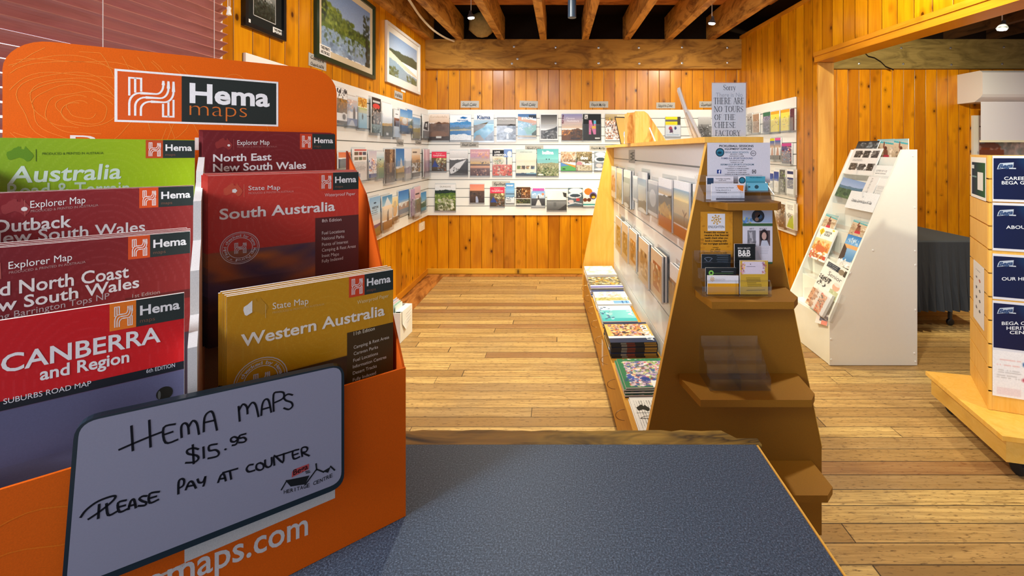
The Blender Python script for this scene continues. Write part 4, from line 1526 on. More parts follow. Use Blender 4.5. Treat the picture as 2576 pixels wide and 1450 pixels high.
FOLK = ['d8a888', 'c08868', 'e8c8b0', '7a4a38', '3a2a2a', 'c05040', 'e8e0d8']
BW1 = lambda c: bw(c.g(0, .35, 'e8e8e8', '8c8c8c').g(.35, 1, '777', '333').d(.2, .4, .9, .8, ['eee', '222', '999', '555'], 26, .09))
BACK = [
    # x0, x1, y0, y1, picture, lettering, label
    (1078, 1130, 287, 353, lambda c: c.g(0, .34, 'efe2d4', 'd8bca4').hill(.34, .03, 6, '7a5844').e(.5, .44, .14, .14, '5c4030').e(.5, .55, .3, .1, '6a4a38').e(.5, .78, .42, .13, '8c6248').hill(.86, .02, 5, '3c2a22').b(.36, .85, .62, .92, 'f0ece4'), [('Eurobodalla', .1, .9, .15, 'b89878', -.01)], 'brown cover with seal shaped rocks'),
    (1132, 1185, 290, 353, lambda c: c.hill(.27, .04, 5, '4a8ec8', 1).hill(.48, .04, 9, '5a7a8c', 2).hill(.56, .02, 7, 'c8b890').hill(.62, .015, 4, '1f78b8', 1, var=.1).hill(.78, .05, 4.5, 'f6f8fa', 2.5).p([(.45, .12), (.6, .05), (.85, .1), (.7, .15)], '1c6ab0'), [('narooma', .35, .86, .24, '2a78b8', .03)], 'white cover with blue waves'),
    (1192, 1242, 287, 354, lambda c: c.g(0, .22, 'f4f6fa', 'eef0f2').g(.22, .5, 'b8d0e4', '8cc0dc').g(.4, 1, '5cb4d0', '2a7ca0').p([(0, .42), (.3, .38), (.72, .3), (.5, .5), (.12, .64), (0, .72)], '6a5c44').p([(0, .98), (.12, .8), (.3, .78), (.5, .95), (.6, 1), (0, 1)], '8a7860').p([(.55, .92), (1, .62), (1, 1), (.6, 1)], '3c4c58'), [('Kiama', .17, .83, .19, '1c4a80', .03)], 'coastal cover with blue water and headland'),
    (1250, 1297, 295, 352, lambda c: bw(c.g(0, .3, '9a9a9a', 'b8b8b8').g(.3, 1, '8a8a8a', '444').p([(.5, .38), (.75, .3), (1, .34), (1, .5), (.6, .5)], '333').e(.62, .58, .24, .1, 'f4f4f4').p([(.5, .95), (.52, .75), (.6, .75), (.64, .95)], 'f0f0f0').d(0, .6, 1, 1, ['333', '555', '999'], 30, .05)), [('WOLLONGONG', .06, .94, .13, 'd8d8d8', .04)], 'black and white cover with sea rocks'),
    (1303, 1349, 287, 345, lambda c: c.g(0, .2, '3c6ca8', '7a9ac0').p([(0, .1), (1, .3), (1, .62), (.6, .4), (0, .3)], 'd8b0a0').p([(0, .28), (.6, .38), (1, .6), (1, 1), (0, 1)], '9ac4dc').p([(.3, .62), (1, .45), (1, .85), (.5, .9)], '8cc4c0').d(0, .35, .8, .7, ['e8f0f4', 'b0d4e4'], 20, .07).p([(.75, .85), (1, .68), (1, 1), (.78, 1)], '3c5040').b(.6, .05, 1, .18, '283848').b(0, .93, 1, 1, 'c8b8a0'), [('BYRON', .2, .8, .24, 'f8f8f8', .05)], 'bird view beach cover in turquoise'),
    (1358, 1404, 289, 353, lambda c: bw(c.g(0, .55, '444', 'e0e0e0').p([(.3, .62), (.8, .52), (1, .42), (1, .66), (.3, .66)], '1c1c1c').g(.62, .96, '5a5a5a', '666').d(.0, .62, 1, .95, ['ddd', '888', '333'], 26, .1).b(0, 0, .05, 1, 'f0f0f0').b(.95, 0, 1, 1, 'f0f0f0').b(0, .95, 1, 1, 'f0f0f0')), (), 'white bordered monochrome cover with a dark headland'),
    (1413, 1465, 287, 353, lambda c: c.g(0, .55, '8a8cc0', 'f0d0b0').hill(.6, .06, 5, '6a4428', 1.2).d(0, .6, .5, .8, ['c87830', 'e8a04c', '8a5428'], 24, .07).d(.4, .65, 1, 1, ['3c2c28', '5a3c30'], 26, .1).d(0, 0, .12, .4, ['5a3040', '7a4858'], 9, .05).b(.45, .91, .9, .96, '2a2430'), [('Clarence', .22, .62, .19, 'f0eef8', .0), ('Hawkesbury', .25, .84, .29, 'f0eef8', .01)], 'violet sunset cover over bare hills'),
    (1467, 1512, 287, 353, lambda c: c.b(0, 0, 1, 1, '17191c').b(.08, .02, .26, .19, 'e0e0e0').d(.1, .04, .24, .17, ['17191c'], 5, .03).p([(.32, .78), (.32, .23), (.46, .23), (.58, .5), (.58, .23), (.72, .23), (.72, .78), (.58, .78), (.46, .52), (.46, .78)], 'd878a8').d(.33, .26, .44, .76, ['e8a0b8', 'f0d0d0', '8ca84c', 'c84880'], 8, .05).b(.58, .25, .72, .38, '5ab8e0').b(.5, .45, .72, .56, 'f0b838').b(.66, .9, .94, .95, 'ddd'), (), 'black cover with a big coloured letter'),
    (1523, 1575, 287, 353, lambda c: c.g(0, .25, 'c8b890', 'a88c5c').d(0, .22, 1, .95, ['c87c54', 'e8a880', '7a4430', 'd09068', '5c3428', 'f0d8c0', '8a5840'], 130, .06).b(.55, .04, .95, .18, 'ecdcb0').d(.0, .14, .4, .25, ['c8b038', '5c4c28'], 8, .05), (), 'cover crowded with smiling diners'),
    (1578, 1596, 291, 353, lambda c: c.g(0, .45, 'd83c40', 'e05050').g(.45, 1, '6a5a40', '3a3024').d(0, .4, 1, 1, ['d8c078', '3c3428'], 14, .14), (), 'red topped cover behind the timber file'),
    (1674, 1712, 294, 344, lambda c: c.b(0, 0, .8, .42, 'e8dc20').b(.8, 0, 1, .42, '4a4438').b(0, .13, .8, .24, '605c6a').b(.02, .27, .62, .38, 'f4cc18').b(0, .42, 1, 1, 'e6ebf2').e(.34, .58, .11, .1, 'b83040').e(.66, .57, .08, .08, '2c3c7a').p([(.3, .62), (.48, .62), (.5, .8), (.28, .8)], '5c3058').d(.3, .78, .5, .84, ['222'], 4, .03).b(.06, .9, .9, .93, '9ab4cc'), (), 'white cover with a yellow banner top'),
    (1757, 1789, 296, 353, lambda c: bw(c.g(0, .3, 'c8c8c8', 'aaa').g(.3, 1, '888', '444').d(0, .3, 1, 1, ['222', '444', 'bbb', '666'], 46, .09)), (), 'monochrome bushland cover behind the tour notice'),
    (1086, 1123, 382, 430, lambda c: c.b(0, 0, 1, .32, 'e8405c').g(.32, 1, '7a6038', '4c3c28').p([(.02, .8), (.22, .42), (.46, .8)], '2a4a9c').d(.3, .34, 1, .6, ['f0e4b0', 'd8c88c', '8a7838'], 22, .09).d(.4, .6, 1, 1, ['c8b8a0', '4a4440', '8aa0b8', 'a8542c'], 24, .08), [('Explore', .3, .7, .13, 'f8d8dc', -.01), ('Campbelltown', .1, .9, .23, 'fbe8ea', .02)], 'pink topped cover with campers on the middle row'),
    (1131, 1177, 379, 441, lambda c: bw(c.g(0, .32, 'f4f4f4', 'd0d0d0').hill(.36, .03, 5, '555').p([(0, .78), (.35, .52), (.92, .36), (.5, .78), (.2, .92), (.05, .95)], 'f4f4f4').p([(.35, .9), (.9, .5), (1, .4), (1, .95)], '222').d(.2, .68, .6, .85, ['222'], 8, .05)), (), 'monochrome cover with a bright river bend'),
    (1183, 1232, 376, 442, lambda c: c.g(0, .3, 'd8a8b0', 'c8a0b4').g(.3, .56, 'b8a4bc', 'f4c468').b(0, .56, 1, .62, '6a4c3c').d(.5, .48, 1, .6, ['3c3028', '4c3828'], 9, .04).g(.62, .72, 'e8b080', 'd89878').g(.72, 1, '7a5448', '5c4040').d(.2, .76, .8, .98, ['e0b090', '3c2c30', 'a87060', '5a3c44'], 26, .07).d(.2, .08, 1, .3, ['f0b890', 'c89ab0'], 12, .12), [('SHELLHARBOUR', .05, .95, .15, 'f4d0c8', .03)], 'pink and gold sunset cover with picnickers'),
    (1239, 1288, 376, 442, lambda c: c.b(0, 0, 1, 1, 'f0e8d8').b(.58, 0, 1, .3, '7a9cd8').e(.87, .18, .12, .12, 'f0f0f4').b(0, .02, .58, .26, '1c1c20').e(.3, .44, .3, .13, 'd8d0b0').d(.1, .36, .5, .56, ['6a8c4c', 'e8dcc0', 'a86c40', '4c3c2c'], 18, .06).b(.7, .3, .76, .6, '3c3c4c').b(0, .59, 1, 1, 'd8543c').d(0, .6, 1, 1, ['e8b890', 'c87854', '4a2820', 'f0e0d0', 'd86048'], 50, .08), [('LOVE', .1, .38, .13, 'f8f8f8', .05), ('LIVERPOOL', .08, .72, .24, 'f8f8f8', .05)], 'red and cream cover with a cheering crowd'),
    (1298, 1349, 376, 442, lambda c: c.g(0, .5, 'c4d8d8', 'f0dcc0').g(.5, 1, 'efe2cc', 'f2e8d4').b(.05, .62, .22, .75, '6a7c3c').b(.28, .62, .45, .75, '484038').b(.5, .62, .67, .75, '8a7468').b(.73, .62, .92, .75, '4c6884').d(.06, .63, .9, .74, ['e8e0d0', '4a3c30', 'c89858'], 20, .04).hill(.9, .02, 5, '3a4c60', 1).b(.5, .9, 1, .93, '8cb8c8'), [('wilderness coast', .2, .8, .12, '7a8a8c', .0)], 'pale sandy cover with a row of four thumbnails'),
    (1351, 1405, 375, 443, lambda c: c.g(0, .52, '5cb0b8', '8cc8c8').hill(.52, .02, 7, '9a9874').d(0, .55, 1, .7, ['b8b084', '7a7c5c', 'c8bc98'], 40, .06).d(0, .7, 1, 1, ['4c6430', '6a7c3c', '3a4c2c', 'a8a478', 'c8c8a8'], 60, .07).b(.05, .93, .28, .98, 'f0f0f0').b(.42, .36, .46, .4, '2c3c40').b(.54, .36, .58, .4, '2c3c40'), [('ballina', .24, .77, .19, 'f4fafa', .05)], 'teal and green coastal cover'),
    (1411, 1448, 382, 430, lambda c: c.g(0, .55, 'c8b098', 'a88468').d(0, 0, 1, .55, ['e8d8c8', 'b07c58', '7a5840', 'f0e8e0', 'c89870'], 50, .08).p([(0, .55), (1, .72), (1, .9), (.3, .75)], 'e89030').p([(0, .58), (.6, .72), (1, .84), (1, 1), (0, 1)], '5ca85c').p([(0, .55), (.55, .72), (0, .78)], '5c8cc8').b(.12, .88, .3, .93, '1c3c1c'), (), 'cover with green and blue corner bands'),
    (1450, 1489, 382, 430, lambda c: c.g(0, .5, 'a08c6a', '6a6048').d(0, 0, 1, .6, ['5c5038', 'c0b498', '8a7c58', '4a4430'], 40, .09).e(.18, .64, .2, .13, 'c88c98').b(0, .7, 1, 1, 'c8bca4').d(0, .68, 1, 1, ['a89878', 'e0d8c4', '8a6c58'], 22, .08), [('dou', .26, .74, .4, 'f4f0e8', .05)], 'sepia cover with short white lettering'),
    (1495, 1522, 382, 430, lambda c: c.b(0, 0, 1, 1, '8a94a0').e(.6, .14, .5, .12, 'f4f0e4').e(.6, .4, .6, .16, 'eef0f2').e(.6, .4, .42, .1, '3c4c58').e(.45, .72, .3, .1, 'f0d0d0').e(.6, .92, .6, .06, 'e8ecf0'), (), 'grey trail map cover beside the gondola end'),
    (1094, 1146, 464, 530, lambda c: c.g(0, .22, 'f4f4f2', 'e8eef2').hill(.22, .02, 9, '2c3c38').hill(.34, .03, 6, '5a7a2c').g(.44, 1, '7a9838', '4a5828').d(0, .42, 1, .7, ['98b44c', 'c8d878', '5a742c'], 40, .08).d(.15, .55, .9, .98, ['f4f0dc', 'e8e4c8', 'c8c8a0', '6a7444'], 40, .1), [('DUNGOG', .25, .76, .12, 'a8a8a4', .02)], 'green cover with white blossoms'),
    (1182, 1218, 464, 510, lambda c: c.g(0, .36, 'e88870', 'e8a080').g(.36, 1, '6a4c38', '3c302c').d(0, .4, 1, 1, ['7a5840', '4a382c', '2c2420'], 30, .1).p([(.4, 1), (.4, .68), (.5, .64), (.58, .8), (.6, 1)], 'c0c8e4'), (), 'salmon topped cover with a waterfall'),
    (1233, 1269, 471, 519, lambda c: c.b(0, 0, 1, .32, 'e8405c').g(.32, 1, '7a6038', '4c3c28').p([(.02, .8), (.22, .5), (.46, .8)], '2a4a9c').d(.3, .34, 1, .6, ['f0e4b0', 'd8c88c', '8a7838'], 22, .09).d(.4, .6, 1, 1, ['c8b8a0', '4a4440', '8aa0b8', 'a8542c'], 24, .08), [('Explore', .3, .7, .13, 'f8d8dc', -.01), ('Campbelltown', .1, .9, .23, 'fbe8ea', .02)], 'pink topped cover with campers on the bottom row'),
    (1272, 1294, 461, 511, lambda c: c.g(0, .5, '4a90d0', '9cc8ec').b(0, .5, 1, .58, '6a8ca8').g(.58, .7, 'a8cce4', '8cb8d8').d(0, .68, 1, .82, ['4a6c94', 'dce8f0', '2c4a74'], 16, .1).b(0, .82, 1, 1, 'f4f4f4').b(.1, .88, .6, .92, '888'), [('SYDNEY', .1, .9, .15, 'f8f8f8', .05)], 'narrow sky blue harbour cover'),
    (1299, 1334, 471, 516, lambda c: c.g(0, .62, '5c3c24', '7a4c2c').b(0, .03, .34, .6, '3c2c20').d(0, .05, .32, .55, ['f0e8d8', 'd8c8a8'], 10, .06).d(.4, .1, 1, .6, ['c88c54', 'e8c090', '3a241a', '8a5430'], 30, .08).b(0, .62, 1, .66, 'f4f0e8').g(.66, .92, '3c3c28', '4c4c30').d(0, .67, 1, .9, ['6a7c3c', '2c2c20', 'c8a868'], 20, .07).b(0, .94, 1, 1, 'e0dcd4'), (), 'dark brown food cover split by a white line'),
    (1337, 1371, 473, 520, lambda c: c.b(0, 0, 1, 1, 'eceff4').b(.08, .02, .96, .18, '9a78c0').g(.18, .56, '7aa8dc', 'b8d0ec').d(.1, .3, .9, .54, ['f4f6fa'], 10, .12).g(.56, .96, '5c5a5c', '3c3c40').p([(.3, .95), (.46, .62), (.56, .62), (.75, .95)], 'e8e4e0').b(.48, .4, .54, .64, '3c3438').e(.84, .34, .1, .07, 'f08868'), [('PENRITH', .12, .92, .14, 'd84898', .05)], 'violet titled cover with a jetty'),
    (1376, 1425, 484, 529, lambda c: bw(c.g(0, .46, 'e8e4dc', 'f0ece4').b(0, .46, 1, .49, '333').g(.49, 1, 'a8a49c', '6a665e').p([(.8, 0), (1, .05), (1, .3), (.86, .25)], '3c3c3c').b(.36, .56, .39, .8, '222').b(.43, .56, .46, .8, '222').p([(.55, 1), (1, .66), (1, 1)], '444')), (), 'wide black and white cover with pier posts'),
    (1429, 1465, 473, 519, lambda c: c.b(0, 0, 1, 1, '5c6c78').e(.55, .16, .5, .15, 'f8f4e8').e(.45, .42, .48, .16, 'eceef2').e(.5, .42, .36, .09, '3c4c58').b(.56, .58, .8, .72, 'd84848').e(.2, .74, .2, .1, 'f0dcdc').p([(0, .86), (.5, .78), (1, .86), (1, .9), (.5, .84), (0, .94)], 'eceef2'), (), 'grey trail map cover with a red square'),
    (1467, 1503, 473, 520, lambda c: c.b(0, 0, 1, 1, 'f8f6ec').e(.36, .2, .28, .18, 'e8742c').e(.7, .42, .26, .2, '6a5c9c').e(.7, .44, .2, .15, '3c3020').e(.72, .5, .14, .06, 'f0c028').e(.14, .64, .14, .1, '7a3c24').e(.42, .64, .14, .1, '5c2c1c').b(0, .86, 1, .92, '2c9c98').b(0, .92, 1, 1, 'e8f0ec'), (), 'white cover with an orange disc'),
]
rs = random.Random(4)
for i, (x0, x1, y0, y1, f, tx, lab) in enumerate(BACK):
    w0 = .024
    u0, u1, v0, v1 = FB.rect(x0, x1, y0, y1, .034)
    row = 'top' if y0 < 360 else 'middle' if y0 < 455 else 'bottom'
    lab2 = lab if 'row' in lab else f'{lab} on the {row} row'
    leaflet(FB, u0, u1, v0, v1, w0, .008, cvs(x0, x1, y0, y1, f, i + 1, 1.9), f'{lab2}' + (' of the back wall' if len(lab2.split()) < 14 else ''), tx, group='travel brochures on the back wall')
    holder(FB, u0, u1, v0, v1, .024, f'pocket of the {lab2}', 'acrylic pockets on the back wall', .0185, .62)

# ---------------------------------------------------------------- brochures beside the window (left wall)
O5, S5 = (840, 180), 3.295
LEFT = [
    (20, 105, 140, 432, lambda c: c.b(0, 0, 1, .3, 'f0f0f0').d(0, .02, 1, .14, ['2c3038', '1c1c20'], 16, .1).d(0, .16, 1, .28, ['e8e8e8', '222'], 10, .08).g(.3, .7, '8a6c44', '6a5438').d(0, .3, 1, .6, ['c88c34', '4a3c28', 'a8783c'], 20, .12).e(.7, .8, .26, .13, 'e8e8e8').e(.7, .8, .16, .08, '4a4a4c').b(0, .92, 1, 1, '3c3c3c'), (), 'tall black and tan cover with a wheel'),
    (108, 200, 205, 450, lambda c: c.g(0, .12, 'eef0f0', 'd8dce0').g(.12, .5, 'd8c0b4', '9cb8d8').d(.1, .15, .6, .55, ['e8e0dc', '8ca8c8', 'c8a08c'], 18, .14).p([(.62, .75), (.6, .5), (.72, .34), (.82, .5), (.84, .76)], '2c2428').g(.76, 1, '5a6c9c', '7a8cb4').p([(.2, 1), (.45, .8), (.6, .8), (.8, 1)], 'c8ccd8'), (), 'cover with a dark figure on blue'),
    (207, 280, 220, 470, lambda c: c.g(0, .3, 'd89028', 'c8a850').d(0, 0, 1, .32, ['e8b040', 'b07020', 'f0d890'], 24, .12).g(.32, .5, 'b8c078', 'c8d0b8').g(.5, 1, 'a8d0e0', '8cc0dc').p([(.4, .6), (.5, .5), (.6, .6), (.54, .72), (.46, .72)], '3c4c54'), (), 'golden tree cover over pale water'),
    (310, 385, 220, 510, lambda c: c.g(0, 1, '2c2624', '3c342c').b(.1, .08, .9, .14, 'c8c8c8').e(.5, .24, .4, .08, 'd84038').d(0, .3, 1, .75, ['6a4c3c', 'a87c5c', '1c1818', 'e0d0c0'], 36, .11).g(.76, 1, '8aa0a0', '4c5c58').d(0, .78, 1, 1, ['d0dcdc', '2c3c38'], 10, .1), (), 'dark cover with a red blot'),
    (405, 490, 265, 540, lambda c: c.g(0, .58, 'f6f8fa', 'eef2f6').hill(.6, .03, 4, 'd8a838', 1).hill(.68, .02, 6, '6a5c2c').g(.74, 1, '7a6c44', '4c4830').b(.4, .88, .6, .96, 'e8e8e8'), (), 'white cover with a golden field strip'),
    (505, 555, 320, 545, lambda c: c.b(0, 0, 1, .3, 'eceef0').b(.2, .14, .6, .17, '444').g(.3, .6, '9a5c3c', '3c302c').g(.6, 1, 'dde4ec', 'b8c8dc'), (), 'narrow white and rust flyer leaning sideways'),
    (545, 610, 318, 500, lambda c: c.g(0, .35, '4a88c8', '9cc0e0').g(.35, .7, 'e8c890', 'd89850').e(.6, .5, .3, .16, 'f0e8d8').g(.7, 1, '3c5c8c', '2c4468'), (), 'blue and gold lake cover'),
    (612, 655, 318, 500, lambda c: c.g(0, .4, '3c80c4', '7ab0dc').hill(.5, .1, 5, '3c5c34').hill(.7, .04, 7, 'c8a848').g(.84, 1, '4c5c68', '2c3c50'), (), 'blue sky cover with a dark tree'),
    (657, 720, 365, 555, lambda c: c.b(0, 0, 1, .1, 'f0f0f0').g(.1, .55, '6a9ccc', 'c8d8e0').hill(.55, .04, 5, 'b8a85c').g(.72, 1, 'a89c74', '8a8460'), (), 'pale blue paddock cover'),
    (735, 785, 362, 555, lambda c: c.b(0, 0, 1, .3, 'f0f0ee').p([(.1, .6), (.3, .3), (.9, .25), (.8, .65)], '26282c').p([(.35, .5), (.45, .36), (.7, .36), (.66, .52)], 'f0f0f0').g(.68, 1, '8a8c90', '6c6e70'), (), 'white cover with a slanted black frame'),
    (45, 145, 670, 800, lambda c: c.g(0, .35, 'e87848', 'e8905c').hill(.4, .04, 5, '2c3450').e(.85, .7, .12, .16, 'e89868').g(.85, 1, '20283c', '1c2030'), (), 'orange dusk cover'),
    (165, 280, 640, 905, lambda c: c.b(0, 0, 1, 1, 'f0eae6').b(.1, .02, .96, .07, 'c84c40').b(.1, .1, .36, .2, '6a5840').b(.4, .1, .64, .2, '8a4440').b(.68, .1, .94, .2, '4c4c5c').b(.1, .26, .36, .36, '8a7c68').b(.4, .26, .64, .36, '5c6c4c').b(.68, .26, .94, .36, 'a08870').t(.1, .94, .42, 9, '777', .008, .035).b(.1, .78, .5, .9, '5c6c9c'), (), 'tilted pale flyer with six tiny photos'),
    (287, 350, 660, 880, lambda c: c.g(0, .3, 'c8c0d0', 'e0d8d8').d(0, .3, 1, .8, ['d8744c', 'f0e0d8', '8a6ca0', '4c5c9c', 'e8a884'], 36, .13).g(.85, 1, '3c4c8c', '5c6c9c'), (), 'lilac cover with orange figures'),
    (358, 420, 665, 885, lambda c: c.g(0, .2, 'e8eef0', 'c8dce4').g(.2, .6, 'b0ccd8', 'd8c868').d(0, .3, 1, .6, ['2c3430', '5c6c4c'], 12, .08).g(.6, 1, '9ab078', '4c7a5c'), (), 'green paddock cover with bare trees'),
    (428, 510, 645, 922, lambda c: c.g(0, 1, '6a4c34', '3c2c24').p([(.5, 0), (.8, 0), (.7, .7), (.45, .7)], 'a8845c').d(0, 0, 1, 1, ['2c2018', '8a6844', 'c0a078'], 22, .1), (), 'brown rock face cover in a deep pocket'),
    (510, 580, 640, 885, lambda c: c.g(0, .6, '2c6cb0', '6aa0d4').p([(.45, .7), (.6, .3), (.85, .66)], 'e8e4dc').hill(.64, .05, 5, 'd0a858').g(.8, 1, '8a7c5c', 'a89c7c'), (), 'deep blue sky cover with a white sail shape'),
    (585, 645, 640, 890, lambda c: c.g(0, .6, 'ececf0', 'e0e4ec').hill(.62, .04, 6, 'b8a8b8').d(0, .62, 1, .8, ['8a7c90', 'c8bcc8'], 14, .1).g(.82, 1, 'd8d0c8', 'c0b8b0'), (), 'washed out grey cover'),
    (650, 720, 640, 872, lambda c: c.b(0, 0, 1, .22, 'e8dcc8').b(.1, .1, .6, .16, '6a5c4c').g(.22, .5, 'e8d0b0', 'c89058').d(0, .4, 1, .8, ['8a6030', '4c3c24', 'c89848', '6a5028'], 30, .12).g(.85, 1, '5c4a34', '3c3024'), (), 'cream and bronze bush cover'),
    (742, 790, 645, 872, lambda c: c.g(0, 1, 'd8b8c4', 'b89ca8').p([(.3, 0), (.6, 0), (.75, .9), (.5, .9)], 'e8d0d8').g(.8, 1, '8a7880', 'a8989c'), (), 'dusty pink cover beside the corner'),
    (210, 295, 1085, 1375, lambda c: c.g(0, .5, 'b8d0f0', 'e0e8f4').g(.5, .75, 'd8dce4', 'c8d0d8').g(.75, 1, '9a8460', '7a6844'), [('Gunnedah', -.1, .95, .18, '2c5ca8', .02)], 'pale blue cover with blue title'),
    (300, 390, 1040, 1372, lambda c: c.g(0, .6, '8cbce8', 'dce8f0').e(.5, .15, .12, .02, '2c3c58').t(.2, .8, .34, 3, '444', .01, .05).hill(.7, .02, 4, '4a3c8c').hill(.78, .03, 5, '8a7a44').g(.9, 1, 'a88448', '7a5c34'), [('WESTON', .22, .8, .3, '2c3440', .02)], 'sky blue cover over a violet crop'),
    (397, 480, 1028, 1305, lambda c: c.g(0, .3, '4a8cc0', 'a8cce0').p([(.2, .3), (.5, .04), (.9, .3)], 'dce4ec').g(.3, .72, 'f0dcc4', 'e8c8a0').p([(.42, .9), (.5, .5), (.62, .42), (.66, .9)], '4c3c34').g(.76, 1, 'a87c50', '7a5838'), (), 'cover with a person beside a white tent'),
    (487, 535, 1040, 1240, lambda c: c.g(0, .4, 'f0e4c0', 'e8cc80').e(.5, .55, .4, .26, 'e8a838').e(.5, .3, .25, .14, 'c8b898').g(.82, 1, '8a6c3c', '6a5434'), (), 'yellow balloon cover'),
    (540, 625, 985, 1175, lambda c: c.g(0, .5, '2c70c0', '6aa8e4').hill(.56, .12, 4, 'a86c48').e(.3, .6, .1, .1, 'f0f0f0').e(.7, .62, .1, .1, 'e8d8c8').g(.8, 1, '4c5c7c', '3c4c6c'), (), 'bright blue cover with round huts'),
    (632, 668, 975, 1200, lambda c: c.g(0, 1, 'c8a8d0', '8a6c8c').d(0, .3, 1, 1, ['5c4c5c', 'e0c8dc'], 12, .14), (), 'mauve cover partly hidden'),
    (670, 722, 955, 1202, lambda c: c.g(0, .4, 'e8c8d0', 'd8b0b0').b(.2, .22, .8, .27, '4c3c44').hill(.42, .05, 5, '8a6444').d(0, .45, 1, .85, ['4c3828', 'a87c50', '6a5034'], 22, .12).g(.88, 1, 'e0d8d0', 'c8c0b8'), (), 'pink sky cover over brown hills'),
    (725, 770, 1000, 1155, lambda c: c.g(0, .5, '3c8cd0', '8cc0e4').hill(.52, .1, 5, '3c5c40').g(.8, 1, '6ab0c8', '4c90b0'), (), 'blue and green cove cover beside the corner'),
]
for i, (a, b, y0, y1, f, tx, lab) in enumerate(LEFT):
    x0, x1 = O5[0] + a / S5, O5[0] + b / S5
    y0, y1 = O5[1] + y0 / S5, O5[1] + y1 / S5
    u0, u1, v0, v1 = FL.rect(x0, x1, y0, y1, .04)
    row = 'top' if i < 10 else 'middle' if i < 19 else 'bottom'
    leaflet(FL, u0, u1, v0, v1, .024 if i % 3 else .034, .010, cvs(x0, x0 + (y1 - y0) * .5, y0, y1, f, i + 50, 1.8), f'{lab}, {row} row of the window side rack', tx, group='travel brochures beside the window')
    holder(FL, u0, u1, v0, v1, .030 if i % 3 else .042, f'clear pocket of the {lab}', 'acrylic pockets beside the window', .0185, .6)

